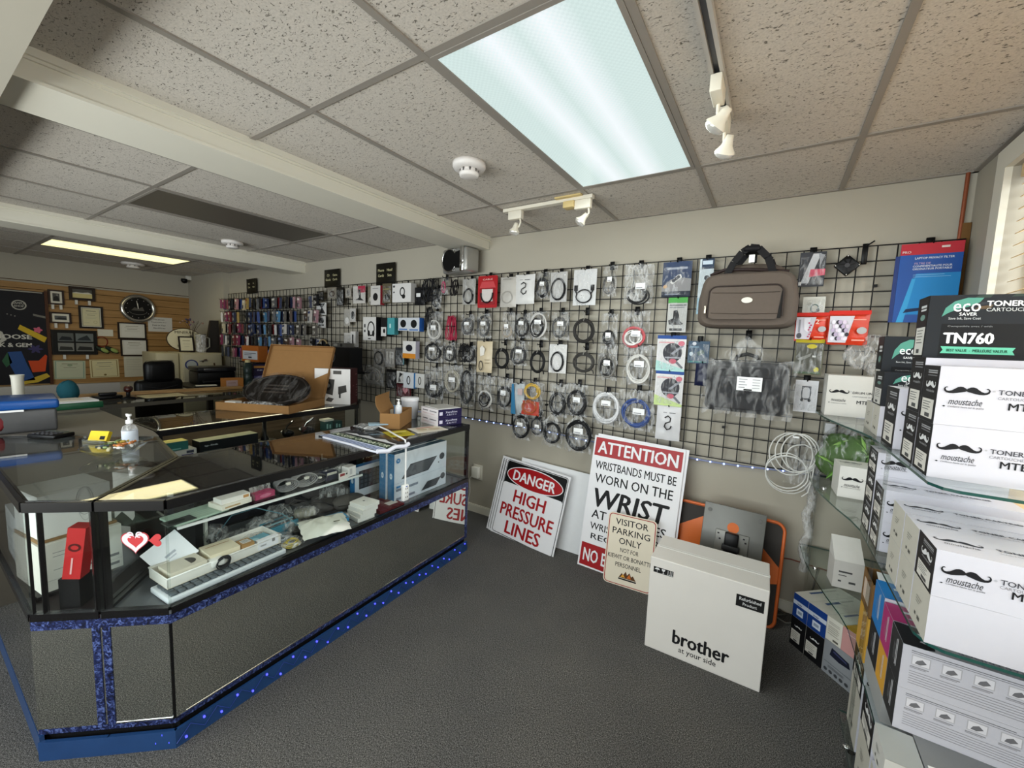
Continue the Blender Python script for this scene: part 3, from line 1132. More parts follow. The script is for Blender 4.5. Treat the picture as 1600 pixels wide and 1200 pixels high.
def showcase(label, pts, shown, posts, mirror=True, back=None, deckm=None, skirt=True, tapes=(), topm=TOPGLASS, back_mat=None):
    """pts: outline, counter-clockwise; shown: indices of the glazed edges"""
    t = thing('glass_showcase', label, 'showcase', (0, 0, 0))
    n = len(pts)
    E_ = [(pts[i], pts[(i + 1) % n]) for i in range(n)]
    obj('deck', B().slab([(p[0], p[1]) for p in pts], ZB + .035, ZG - .012, deckm or m('#5a5d61', .2, 0, .05)), t)
    for i in shown:
        p, q = E_[i]
        if mirror:
            obj('mirror_panel', ebar(B(), p, q, .118, ZB, .006, MIRROR), t, 'mirrored lower panel')
            obj('marbled_edging', ebar(B(), p, q, ZB, ZB + .034, .006, MARBLE), t, 'blue marbled edging strip')
            obj('marbled_edging', ebar(B(), p, q, .098, .118, .006, MARBLE), t, 'blue marbled edging strip')
        obj('glass_pane', ebar(B(), p, q, ZG, ZR, .006, GLASS, .004), t, 'clear glass side pane')
    for (i, s) in tapes:
        p, q = E_[i]
        L_ = math.hypot(q[0] - p[0], q[1] - p[1])
        a = along(p, q, (.004 if s == 0 else L_ - .028) / L_)
        c = along(p, q, (.028 if s == 0 else L_ - .004) / L_)
        obj('marbled_edging', ebar(B(), a, c, .118, ZB, .003, MARBLE, -.0025), t, 'blue marbled edging strip')
    b = B()
    for i in range(n):
        ebar(b, *E_[i], ZB + .034, ZG, .022, RAIL, -.003, -.004)
    obj('lower_rail', b, t, 'black lower rail')
    b = B()
    for i in range(n):
        ebar(b, *E_[i], ZR, ZT, .022, RAIL, -.003, -.004)
    obj('upper_rail', b, t, 'black upper rail')
    for (x, y, *pr) in posts:
        pr = pr[0] if pr else .011
        obj('post', B().box(x - pr, x + pr, y - pr, y + pr, ZG, ZR, RAIL), t, 'black corner post')
    ins = []
    for i in range(n):
        a, p, q = Vector(pts[i - 1]), Vector(pts[i]), Vector(pts[(i + 1) % n])
        v = ((a - p).normalized() + (q - p).normalized())
        if v.length < 1e-3:
            d = (q - p).normalized()
            v = Vector((-d.y, d.x))
        ins.append(p + v.normalized() * .012)
    obj('top_glass', B().slab([(p.x, p.y) for p in ins], ZT - .004, ZT + .002, topm), t, 'glass counter top')
    if back is not None:
        for i in back:
            obj('back_panel', ebar(B(), *E_[i], ZG, ZR, .01, back_mat or m('#1b1c22', .3, 0, .05), .008), t)
            obj('lower_back', ebar(B(), *E_[i], .06, ZB + .034, .012, m('#2a2521', .6), .004), t)
    if skirt:
        b = B()
        for i in shown:
            p, q = E_[i]
            ebar(b, p, q, 0, .070, .012, SKIRT, -.004, .002)
        obj('kick_skirt', b, t, 'blue vinyl kick skirt')
        b = B()
        for i in shown:
            ebar(b, *E_[i], .0, .098, .01, m('#07070a', .8), .025)
        obj('plinth', b, t)
    return t


J, K, Rr, RB, JB = (-1.884, .356), (-1.722, .499), (-1.787, 2.25), (-2.335, 2.25), (-2.30, .722)
showA = showcase('long glass showcase with mirrored base running toward the wall grid', [J, K, Rr, RB, JB], [0, 1], [(-1.887, .377), (-1.800, 2.236), (-2.322, 2.236), (-2.292, .735)], back=[3], tapes=[(0, 0), (1, 1)])
obj('glass_pane', ebar(B(), Rr, RB, ZG, ZR, .006, GLASS, .004), showA)
obj('glass_pane', ebar(B(), JB, J, ZG, ZR, .006, GLASS, .004), showA)
sh = thing('x', 'x', 'x') if False else None
obj('glass_shelf', B().slab([(-1.96, .56), (-1.94, 1.47), (-2.318, 1.47), (-2.29, .745), (-2.12, .60)], .728, .734, SHELFGLASS), showA)
obj('shelf_edge', B().box(-1.956, -1.946, .60, 1.47, .728, .738, m('#e6e8ea', .3)), showA, 'white shelf front edge')
for y in (.62, 1.02, 1.44):
    obj('shelf_bracket', B().tube([(-2.30, y, .80), (-2.30, y, .722), (-1.97, y, .722)], .005, STEEL, 6), showA)
for (x, y) in (K,):
    obj('corner_seam', B().box(x - .004, x + .003, y - .005, y + .004, .118, ZB, RAIL), showA, 'black seam between the mirror panels')
for (p, q) in ((J, K), (K, Rr)):
    obj('bevelled_edge', ebar(B(), along(p, q, .02), along(p, q, .985), .118, .1225, .002, CHROME, -.0015), showA, 'bright bevelled mirror edge')
LEDV = m('#4a4cff', .3, 0, 0, 5, 0, 2.5)
k = 0
for (p, q, n_) in (((K[0] + .006, K[1]), (Rr[0] + .006, Rr[1]), 30), (J, K, 3)):
    for i in range(n_):
        s = (i + .5) / n_ if n_ > 5 else .7 + .1 * i
        x, y = along(p, q, s)
        z = .025 + (.035 if (i % 2) else 0) + rnd.uniform(-.008, .008)
        obj('led', B().box(x - .003, x + .004, y - .003, y + .003, z - .003, z + .003, LEDV), showA)
b = B()
PK, PL_ = (K[0] + .008, K[1]), (Rr[0] + .008, Rr[1])
b.tube([(along(PK, PL_, i / 40)[0], along(PK, PL_, i / 40)[1], .02 + (.045 if i % 2 else 0)) for i in range(41)], .0016, m('#27408f', .4), 5)
obj('led_wire', b, showA)

L0, BB, BL = (-2.045, .217), (-2.83, .80), (-3.36, .33)
showB = showcase('corner glass showcase at the near left with white boxes inside', [L0, J, JB, BB, BL, (-3.36, .217)], [0], [(-1.905, .36), (-2.036, .228, .004), (-2.015, .252, .007), (-3.34, .235)], back=[2], tapes=[(0, 1)], deckm=m('#241a1a', .4, 0, .05))
obj('glass_pane', ebar(B(), (-3.36, .217), L0, ZG, ZR, .006, GLASS, .004), showB, 'clear glass side pane')
obj('mirror_panel', ebar(B(), (-3.36, .217), L0, .10, ZB + .034, .006, MIRROR), showB, 'mirrored lower panel')
obj('kick_skirt', ebar(B(), (-3.36, .217), L0, 0, .086, .012, SKIRT), showB, 'blue vinyl kick skirt')

C0, C1 = (-2.975, .84), (-3.056, 2.262)
showC = showcase('glass showcase across the aisle with the open kraft box on top', [(-3.52, .84), C0, C1, (-3.32, 2.48), (-3.58, 2.48)], [1, 2], [(-3.07, 2.25), (-3.33, 2.465), (-2.99, .855)], mirror=False, back=[4], skirt=False, deckm=m('#3b3428', .5), back_mat=DARKWOOD)
obj('lower_panel', ebar(B(), C0, C1, 0, ZB + .034, .012, DARKWOOD), showC)
obj('glass_shelf', B().slab([(-3.05, .88), (-3.10, 2.22), (-3.50, 2.22), (-3.48, .88)], .718, .724, SHELFGLASS), showC)
TUBE = m('#fff4d2', .3, 0, 0, 5, 0, 5.0)
obj('tube_light', B().cyl((-3.19, .88, .893), (-3.27, 2.16, .893), .010, TUBE, n=10), showC, 'lit fluorescent tube')
obj('tube_light', B().cyl((-1.772, .60, .912), (-1.818, 2.18, .912), .007, TUBE, n=8), showA, 'added fluorescent tube hidden under the front rail')  # second tube is added unseen, inferred from the brightly lit goods
obj('shelf_front_trim', B().slab([(-3.05, .88), (-3.10, 2.22), (-3.106, 2.22), (-3.056, .88)], .712, .730, OAK), showC)

# light grey laminate counter end beyond the corner showcase
t = thing('laminate_counter', 'light grey laminate counter end beyond the corner showcase', 'counter')
obj('worktop', B().slab([(-2.845, .81), (-3.375, .345), (-3.375, -.30), (-4.15, -.30), (-4.15, .83), (-3.0, .83)], .905, .937, m('#6d6862', .45, 0, .03)), t)
obj('front_panel', B().slab([(-2.90, .80), (-3.40, .36), (-3.40, -.28), (-4.12, -.28), (-4.12, .80), (-3.0, .80)], 0, .905, m('#5b554c', .6)), t)

# rear showcase with the oak rail
D0, D1, D2, D3 = (-4.27, .86), (-4.33, 2.02), (-4.80, 2.06), (-4.80, .86)
t = thing('glass_showcase', 'rear glass showcase with an oak strip along its back edge', 'showcase')
obj('carcass', B().slab([(-4.29, .88), (-4.35, 2.0), (-4.79, 2.04), (-4.79, .88)], 0, .50, m('#55524c', .6)), t)
for (p, q) in ((D0, D1), (D1, D2), (D3, D0)):
    obj('glass_pane', ebar(B(), p, q, .52, .905, .006, GLASS, .004), t)
b = B()
for (p, q) in ((D0, D1), (D1, D2), (D3, D0)):
    ebar(b, p, q, .905, .935, .015, m('#4b463c', .4, .3), -.002)
    ebar(b, p, q, .50, .52, .015, RAIL, -.002)
obj('frame', b, t)
obj('top_glass', B().slab([D0, D1, D2, D3], .9352, .941, TOPGLASS), t)
obj('oak_strip', B().slab([(-4.80, .80), (-4.72, 2.06), (-4.80, 2.06), (-4.88, .80)], .942, .965, OAK), t, 'oak strip along the back edge')

# ---------------------------------------------------------------- goods inside the long showcase
ZD = .534      # deck
ZS = .735      # glass shelf
WHT, OFFW = '#e7e7ec', '#ddd6c6'
# computer keyboard under the white tray, keys toward the glass
t = thing('keyboard', 'white computer keyboard lying under the white tray in the showcase', 'keyboard', (-1.758, .505, ZD), RAD(94))
obj('body', B().rbox(0, .44, 0, .145, 0, .022, m('#d9dde2', .35), .005), t)
b = B()
for r_ in range(4):
    for c in range(16):
        b.rbox(.012 + c * .0262, .035 + c * .0262, .008 + r_ * .03, .033 + r_ * .03, .022, .031, m('#596066', .4), .002, 1)
kk = obj('keys', b, t)
kk['kind'] = 'stuff'
t = thing('tray', 'white open plastic tray of small boxes behind the showcase glass', 'tray', (-1.812, .52, ZD + .0315), RAD(94))
b = B().rbox(0, .43, 0, .15, 0, .006, m(OFFW, .4), .002)
for (x0, x1, y0, y1) in ((0, .43, 0, .005), (0, .43, .145, .15), (0, .005, 0, .15), (.425, .43, 0, .15)):
    b.rbox(x0, x1, y0, y1, .004, .04, m('#e6e3dc', .4), .002)
obj('basin', b, t)
obj('rim', B().tube([(0, 0, .04), (.43, 0, .04), (.43, .15, .04), (0, .15, .04)], .004, m('#eceae6', .35), 6, closed=True), t)
zt = ZD + .038
carton('accessory_box', 'cream box with a dark half-moon window in the white tray', 'box', (-1.825, .535, zt), (.12, .10, .045), OFFW, 94, {'top': [('e', .62, .5, .22, .3, '#4d4a45'), ('r', .4, .15, .62, .85, OFFW)]})
carton('accessory_box', 'pale box with a brown line in the white tray', 'box', (-1.845, .67, zt), (.11, .11, .05), '#e2d8bf', 90, {'top': [('r', .1, .7, .9, .74, '#9a6b3a')]})
t = thing('power_adapter', 'white power adapter with a black curled cord in the white tray', 'power adapter', (-1.822, .662, zt + .008), RAD(94))
obj('adapter_body', B().rbox(0, .05, -.01, .035, 0, .03, m('#e8e6e2', .4), .006), t)
b = B()
coil(b, .045, .012, .024, .02, -.012, m('#26262a', .5), 4, .0025, .006)
obj('cord', b, t, 'black curled cord')
carton('carton', 'small brown cardboard box with a white label in the white tray', 'box', (-1.834, .785, zt), (.048, .06, .05), '#a78357', 92, {'top': [('r', .15, .2, .85, .8, '#e4e2dd')] + TXTL(.2, .8, (.3, .45, .6), '#555555', .06)})
carton('accessory_box', 'white box standing at the right end of the white tray', 'box', (-1.832, .845, zt), (.09, .022, .042), WHT, 94, {'front': [('r', .68, .45, .82, .8, '#888888'), ('t', 'mini', .25, .35, .22, '#999999')]})
carton('accessory_packet', 'pale blue packet lying at the back of the white tray', 'packet', (-1.865, .85, zt), (.085, .08, .02), '#79b0c4', 96, {'top': [('e', .3, .5, .15, .2, '#a9d3de')]})
# tablet carton leaning at the left
carton('tablet_box', 'white flat tablet box leaning behind the tray', 'box', None, (.132, .026, .132), '#eceef4', 0, {'front': [('r', .35, .45, .65, .52, '#b3b7c2'), ('r', .4, .36, .6, .4, '#c3c7d2')]},
       M=Matrix.Translation((-1.985, .585, ZD + .088)) @ Matrix.Rotation(RAD(66), 4, 'Z') @ Matrix.Rotation(RAD(-32), 4, 'X') @ Matrix.Rotation(RAD(-38), 4, 'Y') @ Matrix.Translation((-.066, -.013, -.066)))
carton('paper_stack', 'tall pale card standing in the left corner of the showcase', 'card', (-2.235, .72, ZD), (.10, .015, .18), '#dfe3d8', 25, {'front': [('r', .1, .8, .9, .95, '#b8bfae')]})


def clear_bag_item(name, label, cat, loc, size, filler, rz=0, group=None, seed=0, film=FOG):
    t = thing(name, label, cat, loc, RAD(rz), group)
    lx, ly, lz = size
    b = B()
    filler(b, lx, ly, lz)
    obj('contents', b, t)
    obj('bag', B().blob((0, 0, lz * .5), (lx / 2, ly / 2, lz * .55), film, .16, seed, 16, 8, flat=-lz * .5), t, 'clear plastic bag')
    return t


def flat_coil(c, hx, rx, ry, r=.003, turns=4):
    """cable lying in a flat hank"""
    def f(b, lx, ly, lz):
        mt = m(hx, .45)
        for k in range(turns):
            q = 1 - .09 * k
            ox, oy = rnd.uniform(-.008, .008), rnd.uniform(-.008, .008)
            b.tube([(ox + rx * q * math.cos(a), oy + ry * q * math.sin(a), r + lz * .15 + .004 * k + .003 * math.sin(3 * a)) for a in [2 * PI * i / 20 for i in range(20)]], r, mt, 6, closed=True)
    return f


def adapters(b, lx, ly, lz):
    b.rbox(-lx * .35, lx * .2, -ly * .3, ly * .1, 0, lz * .6, m('#dcdad5', .4), .006)
    b.rbox(-lx * .1, lx * .35, -ly * .05, ly * .32, 0, lz * .5, m('#cfcdc8', .4), .006)


clear_bag_item('bagged_adapter', 'bag of white adapters lying beside the leaning tablet box', 'bag', (-1.985, .70, ZD), (.13, .10, .05), adapters, 60, seed=3, film=FOG)
clear_bag_item('bagged_cable', 'bag with teal and black cables in the middle of the showcase deck', 'bagged cable', (-2.02, .86, ZD), (.20, .17, .06), lambda b, x, y, z: (flat_coil(0, '#2f6470', .07, .055, .0028, 4)(b, x, y, z), flat_coil(0, '#1b1c1e', .05, .04, .005, 3)(b, x, y, z)), 40, seed=4)
solo('cable_coil', 'thin teal cable springing up out of the bagged cables in the showcase', 'cable', B().tube([(-.12, -.10, .02), (-.06, -.05, .13), (.02, .02, .165), (.10, .10, .13), (.14, .16, .06)], .0025, m('#4c7480', .4)), (-2.03, .90, ZD))


def striped(b, lx, ly, lz):
    for k in range(5):
        b.rbox(-lx * .42, lx * .42, -ly * .42 + k * ly * .17, -ly * .42 + k * ly * .17 + .012, 0, lz * .8, m(['#3f7f94', '#1d2a33', '#7db2c3', '#1d2a33', '#3f7f94'][k], .4), .002)


clear_bag_item('striped_packs', 'bag of teal and black striped cable packs on the showcase deck', 'bag', (-2.02, 1.03, ZD), (.17, .12, .07), striped, 95, seed=5)
clear_bag_item('bagged_cable', 'bag with a pale blue cable ring in front of the striped packs', 'bagged cable', (-1.925, .985, ZD), (.11, .10, .035), flat_coil(0, '#b7c3d6', .04, .032, .003, 4), 30, seed=6)
clear_bag_item('bagged_cable', 'bag with a black cable right behind the white tray', 'bagged cable', (-1.98, .935, ZD), (.09, .08, .05), flat_coil(0, '#151516', .034, .03, .005, 4), 30, seed=7)
clear_bag_item('bagged_adapter', 'bag holding a beige device next to the grey pouches in the showcase', 'bag', (-2.08, 1.20, ZD), (.15, .11, .06), lambda b, x, y, z: b.rbox(-x * .35, x * .35, -y * .3, y * .3, 0, z * .75, m('#a8a594', .5), .008), 60, seed=8)
b = B().pillow(0, .22, 0, .15, 0, .022, m('#d2d2c8', .35, 0, .07, 14, .3), 12, 9, .25, seed=9)
for (x, z, q) in ((.03, .12, .02), (.14, .04, .03), (.20, .05, .015)):
    b.rect(x, x + q, z, z + .008, -.034, m('#5c5a50'))
solo('plastic_pouch', 'crumpled white plastic pouch lying open in front of the grey pouches', 'pouch', b, M=Matrix.Translation((-1.775, 1.02, ZD + .035)) @ Matrix.Rotation(RAD(72), 4, 'Z') @ Matrix.Rotation(RAD(-78), 4, 'X'))
clear_bag_item('bagged_cable', 'bag with a yellow cable under the crumpled white pouch', 'bagged cable', (-1.84, 1.0, ZD), (.10, .12, .03), flat_coil(0, '#c9b320', .035, .04, .003, 5), 0, seed=10)


def pouch(label, loc, size, hx, rz, seed):
    t = thing('padded_pouch', label, 'pouch', loc, RAD(rz))
    obj('sleeve', B().blob((0, 0, size[2] * .5), (size[0] / 2, size[1] / 2, size[2] / 2), m(hx, .5, 0, .1), .08, seed, 18, 8), t)
    obj('zip', B().tube([(-size[0] * .4, -size[1] * .38, size[2] * .55), (0, -size[1] * .50, size[2] * .55), (size[0] * .4, -size[1] * .38, size[2] * .55)], .0025, m('#141414'), 5), t)
    return t


pouch('dark grey padded pouch nearest the beige device in the showcase', (-2.07, 1.31, ZD), (.17, .12, .075), '#3d3b3a', 80, 1)
pouch('large shiny grey padded pouch behind the small blue box', (-2.0, 1.42, ZD), (.20, .13, .085), '#55524f', 75, 2)
pouch('flat black pouch behind the crumpled white pouch', (-1.95, 1.17, ZD), (.14, .10, .05), '#252424', 60, 3)
clear_bag_item('bagged_cable', 'bag of black looped cable on top of the grey pouches at the back', 'bagged cable', (-2.18, 1.44, ZD), (.18, .13, .09), flat_coil(0, '#1c1c1d', .07, .045, .006, 4), 75, seed=12)
carton('accessory_box', 'small sky blue box on the deck between white pouch and white boxes', 'box', (-1.845, 1.195, ZD + .02), (.10, .09, .022), '#3f8fc0', 78, {'top': [('r', .38, .4, .62, .62, '#9cc6dd'), ('t', 'cable', .5, .45, .1, '#ffffff')]})
clear_bag_item('plastic_bag', 'flat clear bag lying under the small sky blue box', 'bag', (-1.84, 1.215, ZD), (.15, .16, .018), lambda b, x, y, z: b.rbox(-x * .3, x * .3, -y * .3, y * .3, 0, .006, m('#c9ccd0', .4), .002), 20, seed=13, film=FOG)
for k in range(4):
    carton('accessory_box', ['lowest white box of the small stack in the showcase', 'second white box from the bottom of the small showcase stack', 'third white box from the bottom of the small showcase stack', 'top white box of the small stack in the showcase'][k], 'box',
           (-1.80 + .008 * k, 1.33 + .010 * k, ZD + .0225 * k), (.10, .12, .022), '#ece9e4', 84 + 4 * k, {'top': [('r', .45, .5, .55, .6, '#666666')]}, group='small white boxes stacked in the showcase')
carton('flat_box', 'flat maroon box with a pale label beside the stack of white boxes', 'box', (-1.79, 1.47, ZD), (.17, .16, .02), '#5a1f24', 88, {'top': [('r', .5, .2, .9, .5, '#cfc9c4')]})
solo('marker_tube', 'pale grey tube leaning against the grey pouches in the showcase', 'tube', B().cyl((0, 0, .008), (.03, .03, .13), .009, m('#8b9196', .3)), (-2.10, 1.52, ZD))

KB = [('p', [(.12, .46), (.62, .46), (.80, .72), (.28, .72)], '#3d3f44'), ('p', [(.15, .48), (.60, .48), (.76, .70), (.29, .70)], '#55585e'), ('e', .90, .68, .055, .075, '#4b4d52'), ('e', .83, .56, .012, .016, '#3a3a3e'),
      ('r', 0, .40, 1, .405, '#9fb0c4'), ('r', .03, .24, .42, .29, '#7d8696'), ('r', .03, .06, .36, .11, '#7d8696'), ('e', .06, .86, .035, .05, '#3f7fb5'), ('t', 'hp', .06, .845, .035, '#ffffff'),
      ('p', [(.48, .06), (.78, .06), (.88, .22), (.60, .22)], '#3d3f44'), ('e', .92, .22, .05, .07, '#4b4d52'), ('r', .03, .31, .1, .35, '#3f7fb5')]
for k, lab in ((0, 'white and blue keyboard box in front of its twin at the right of the showcase'), (1, 'white and blue keyboard box standing behind the front keyboard box')):
    carton('keyboard_box', lab, 'box', (-1.845 - .062 * k, 1.615 - .012 * k, ZD), (.475, .055, .305), '#d3d9e4', 92, {'front': KB, 'left': [('e', .5, .55, .2, .06, '#cfe0ee'), ('t', 'hp', .5, .53, .04, '#2f6da3')]}, {'left': '#2f6f9e', 'top': '#1f3f55'}, group='keyboard boxes standing in the showcase')
carton('keyboard_box', 'smaller white box with a dark keyboard picture in the showcase', 'box', (-2.06, 1.50, ZD + .02), (.30, .045, .19), '#ccd4de', 92, {'front': [('r', .1, .25, .95, .85, '#33363b')] + [('r', .13 + .1 * i, .3 + .14 * j, .20 + .1 * i, .4 + .14 * j, '#4a4e55') for i in range(8) for j in range(4)], 'left': [('e', .5, .55, .25, .08, '#cfe0ee')]}, {'left': '#2b6ea5', 'top': '#2b6ea5'})
carton('carton', 'dark box on which the small keyboard box stands', 'box', (-2.05, 1.49, ZD), (.32, .08, .019), '#26272b', 92)
carton('poster_card', 'dark card printed about mountain pictures standing at the back of the showcase', 'card', (-2.19, 1.62, ZD), (.36, .02, .33), '#1c211d', 92, {'front': [('t', 'Mountain', .35, .62, .08, '#a9ad9a', .5), ('t', 'Power', .25, .48, .08, '#a9ad9a', .3)]})
solo('headset', 'dark headset with a brown band on top behind the keyboard boxes', 'headset', B().tube(loop_pts(0, .07, .06, .07, 0, 12, 0, a0=0, a1=PI), .012, m('#6d3a30', .4), 8).blob((-.06, 0, .05), (.02, .03, .045), BLACK, 0).blob((.06, 0, .05), (.02, .03, .045), BLACK, 0), (-2.06, 1.87, ZD + .19), RAD(80))
carton('carton', 'low grey box under the dark headset behind the keyboard boxes', 'box', (-2.12, 1.78, ZD), (.20, .14, .192), '#3a3a3c', 92)
carton('cream_packet', 'cream packet with dark lettering behind the big keyboard boxes', 'packet', (-2.02, 1.93, ZD), (.12, .05, .325), '#b3aa97', 92, {'front': [('t', 'TV', .5, .82, .12, '#6c6557', .6)]})

for i, (x, y, lx, ly, lz, hx, rz, lab) in enumerate((
        (-1.935, .80, .12, .09, .045, '#d6d6d4', 40, 'bag of pale leads between the leaning tablet box and the white tray'),
        (-1.95, 1.095, .13, .09, .05, '#1a1b1d', 100, 'bag of black leads just right of the striped packs'),
        (-1.885, 1.12, .10, .07, .04, '#47474a', 70, 'bag of dark grey leads in front of the flat black pouch'),
        (-2.10, .98, .13, .12, .07, '#8f9396', 20, 'bag of grey leads behind the striped packs'),
        (-2.16, 1.10, .14, .12, .08, '#2c2d30', 120, 'bag of dark leads in the back row of the showcase deck'),
        (-1.90, 1.285, .10, .09, .045, '#b9b8b4', 60, 'bag with a white lead left of the small stack of white boxes'),
        (-2.16, .80, .13, .10, .08, '#25272a', 10, 'bag of black leads at the back behind the white adapters'))):
    clear_bag_item('bagged_cable', lab, 'bagged cable', (x, y, ZD), (lx, ly, lz), flat_coil(0, hx, lx * .36, ly * .36, .0042, 5), rz, seed=200 + i, film=FOG)
solo('cable_coil', 'long black lead looped over the bags in the back row of the showcase', 'cable', B().tube([(-.12, 0, .01), (-.05, .05, .09), (.05, .0, .11), (.12, .06, .08), (.16, .14, .02)], .004, m('#1a1a1c', .35)), (-2.08, 1.16, ZD), RAD(30))

# goods on the glass shelf
carton('paper_stack', 'sheaf of pale green papers at the left end of the glass shelf', 'papers', (-1.965, .60, ZS), (.20, .13, .008), '#a9c0b0', 96, {'top': TXTL(.1, .9, (.2, .35, .5, .65), '#c9d4cb')})
carton('dark_leaflet', 'dark patterned leaflet lying in front of the pale green papers', 'leaflet', (-1.962, .575, ZS + .0085), (.10, .06, .003), '#4a4e4c', 96, {'top': [('e', .4, .5, .3, .3, '#2b2d2c')]})
carton('cable_box', 'lower white boxed cable on the left part of the glass shelf', 'box', (-1.97, .765, ZS + .009), (.13, .10, .022), '#e6e1d6', 98, {'front': [('r', .1, .3, .6, .6, '#b89a70')]}, group='white boxed cables on the shelf')
carton('cable_box', 'upper white boxed cable with a brown stripe on the left of the glass shelf', 'box', (-1.985, .77, ZS + .0315), (.12, .07, .022), '#ece9e6', 94, {'front': [('r', .75, .2, .95, .8, '#c08f5b')]}, group='white boxed cables on the shelf')


def tub(label, y0, ly, hx, fill):
    t = thing('clear_tub', label, 'tub', (-1.965, y0, ZS + .0035), RAD(94))
    b = B()
    for (xa, xb, ya, yb, za, zb) in ((0, ly, 0, .12, 0, .002), (0, ly, 0, .002, .002, .05), (0, ly, .118, .12, .002, .05), (0, .002, 0, .12, .002, .05), (ly - .002, ly, 0, .12, .002, .05)):
        b.box(xa, xb, ya, yb, za, zb, GLASS)
    obj('tub_wall', b, t)
    return t


tub('clear plastic tub holding a pink packet on the glass shelf', .895, .12, 0, 0)
carton('accessory_packet', 'pink foil packet in the clear tub on the glass shelf', 'packet', (-1.985, .91, ZS + .007), (.09, .05, .028), '#b83a68', 94, {'front': [('e', .5, .5, .3, .3, '#d9799a')]})
b = B().pillow(-.05, .05, 0, .05, 0, .012, FOG, seed=21)
solo('plastic_bag', 'crinkled clear bag stuffed in the tub above the pink packet', 'bag', b, (-2.03, .95, ZS + .03), RAD(94))


def hank(label, y, z, hx, rx=.05, r=.0035):
    t = thing('cable_hank', label, 'cable', (-1.975, y, z), RAD(94), 'grey cable hanks on the glass shelf')
    b = B()
    for k in range(6):
        q = 1 - .08 * k
        b.tube([(.0 + rx * q * math.cos(a), .03 * math.sin(a * .5) + .012 * k, rx * .62 + r + rx * .62 * q * math.sin(a)) for a in [2 * PI * i / 18 for i in range(18)]], r, m(hx, .45), 6, closed=True)
    obj('cable', b, t)
    obj('plug', B().rbox(-rx * .4, 0, -.01, .004, rx * .9, rx * 1.15, m('#c9c7c0', .4), .002), t)
    return t


hank('grey cable hank spilling over the edge by the pink packet', 1.065, ZS + .003, '#7d7d80', .05)
hank('grey cable hank in the middle of the glass shelf', 1.16, ZS + .003, '#8c8c8c', .055)
hank('dark cable hank left of the navy packets on the glass shelf', 1.23, ZS + .003, '#454549', .038)
tub('clear plastic tub holding navy packets on the glass shelf', 1.25, .10, 0, 0)
carton('accessory_packet', 'navy packet with a pale top in the clear tub on the shelf', 'packet', (-1.98, 1.262, ZS + .007), (.075, .06, .045), '#20263f', 94, {'front': [('r', .1, .65, .9, .95, '#cfc8bd')]})
carton('price_card', 'white and maroon card clipped at the front of the navy packets', 'card', (-1.938, 1.315, ZS + .005), (.06, .006, .04), '#e4e0dc', 98, {'front': [('r', .05, .55, .6, .9, '#8c2f33'), ('r', .7, .6, .9, .85, '#444444')]})
carton('accessory_box', 'white box standing right of the white and maroon card on the shelf', 'box', (-1.96, 1.385, ZS + .004), (.055, .05, .055), '#eceaea', 98, {'front': [('r', .2, .2, .5, .8, '#c9c9cc')]})
b = B().pillow(-.06, .06, 0, .055, 0, .02, FOG, seed=22)
solo('plastic_bag', 'crumpled clear bag between the white box and the navy packets', 'bag', b, (-2.02, 1.33, ZS + .003), RAD(94))
clear_bag_item('bagged_cable', 'bag of grey leads at the right end of the glass shelf', 'bagged cable', (-2.06, 1.425, ZS), (.10, .13, .05), flat_coil(0, '#77787a', .04, .05, .004, 4), 0, seed=23, film=FOG)

# red heart stickers on the glass
t = thing('heart_sticker', 'red and white heart sticker on the chamfered glass of the showcase', 'sticker', M=Matrix.Translation((-1.838, .3953, .745)) @ Matrix.Rotation(math.atan2(K[1] - J[1], K[0] - J[0]), 4, 'Z') @ Matrix.Translation((0, -.0022, 0)))


def heart(s, cx=0, cz=0):
    pts = []
    for i in range(36):
        a = 2 * PI * i / 36
        pts.append((cx + s * 16 * math.sin(a) ** 3 / 17, cz + s * (13 * math.cos(a) - 5 * math.cos(2 * a) - 2 * math.cos(3 * a) - math.cos(4 * a)) / 17))
    return pts


b = B()
b.prism(heart(.046, .06, .05), -.0003, .001, m('#a93238', .4))
b.poly(heart(.042, .06, .05), -.0006, m('#d9ccd2', .4))
b.poly(heart(.026, .062, .052), -.0009, m('#b8353a', .4))
for (sx) in (-1, 1):
    b.oring(.06 + sx * .014, .074, .011, .011, .004, -.0012, m('#d9ccd2', .4), 18, 0, 1.6 * PI)
obj('large_heart', b, t)
b = B().prism([(x, z) for (x, z) in [(p[1], p[0]) for p in heart(.024, .0, .124)]], -.0009, .0004, m('#b93a3c', .4))
b.T = Matrix.Translation((0, 0, .052))
obj('small_heart', B().prism([(p[1], p[0] + .052) for p in heart(.024, 0, .124)], -.0009, .0004, m('#b93a3c', .4)), t)

# ---------------------------------------------------------------- goods inside the corner showcase
carton('appliance_box', 'upper white box with a line drawing in the corner showcase', 'box', (-2.19, .272, ZD + .204), (.20, .21, .165), '#e6e5e2', 99, {'front': [('o', .62, .68, .13, .34, .012, '#a9a9a9'), ('o', .62, .60, .10, .40, .008, '#b5b5b5'), ('o', .85, .42, .10, .10, .008, '#b5b5b5'), ('r', .56, .07, .78, .10, '#555555')]})
carton('appliance_box', 'large white box with printed lines under the line drawing box', 'box', (-2.165, .262, ZD + .0125), (.23, .24, .18), '#ddd9d0', 97, {'front': TXTL(.15, .7, (.78, .70, .42), '#8a8a88', .012) + [('r', 0, .22, 1, .225, '#77777a'), ('r', .74, .30, .95, .36, '#4c4c4c'), ('r', .74, .1, .95, .16, '#4c4c4c'), ('r', .5, .30, .62, .33, '#777777'), ('r', .5, .12, .6, .15, '#777777')]})
carton('carton', 'dark flat box at the bottom of the corner showcase', 'box', (-2.15, .250, ZD), (.26, .28, .012), '#1c1718', 97)
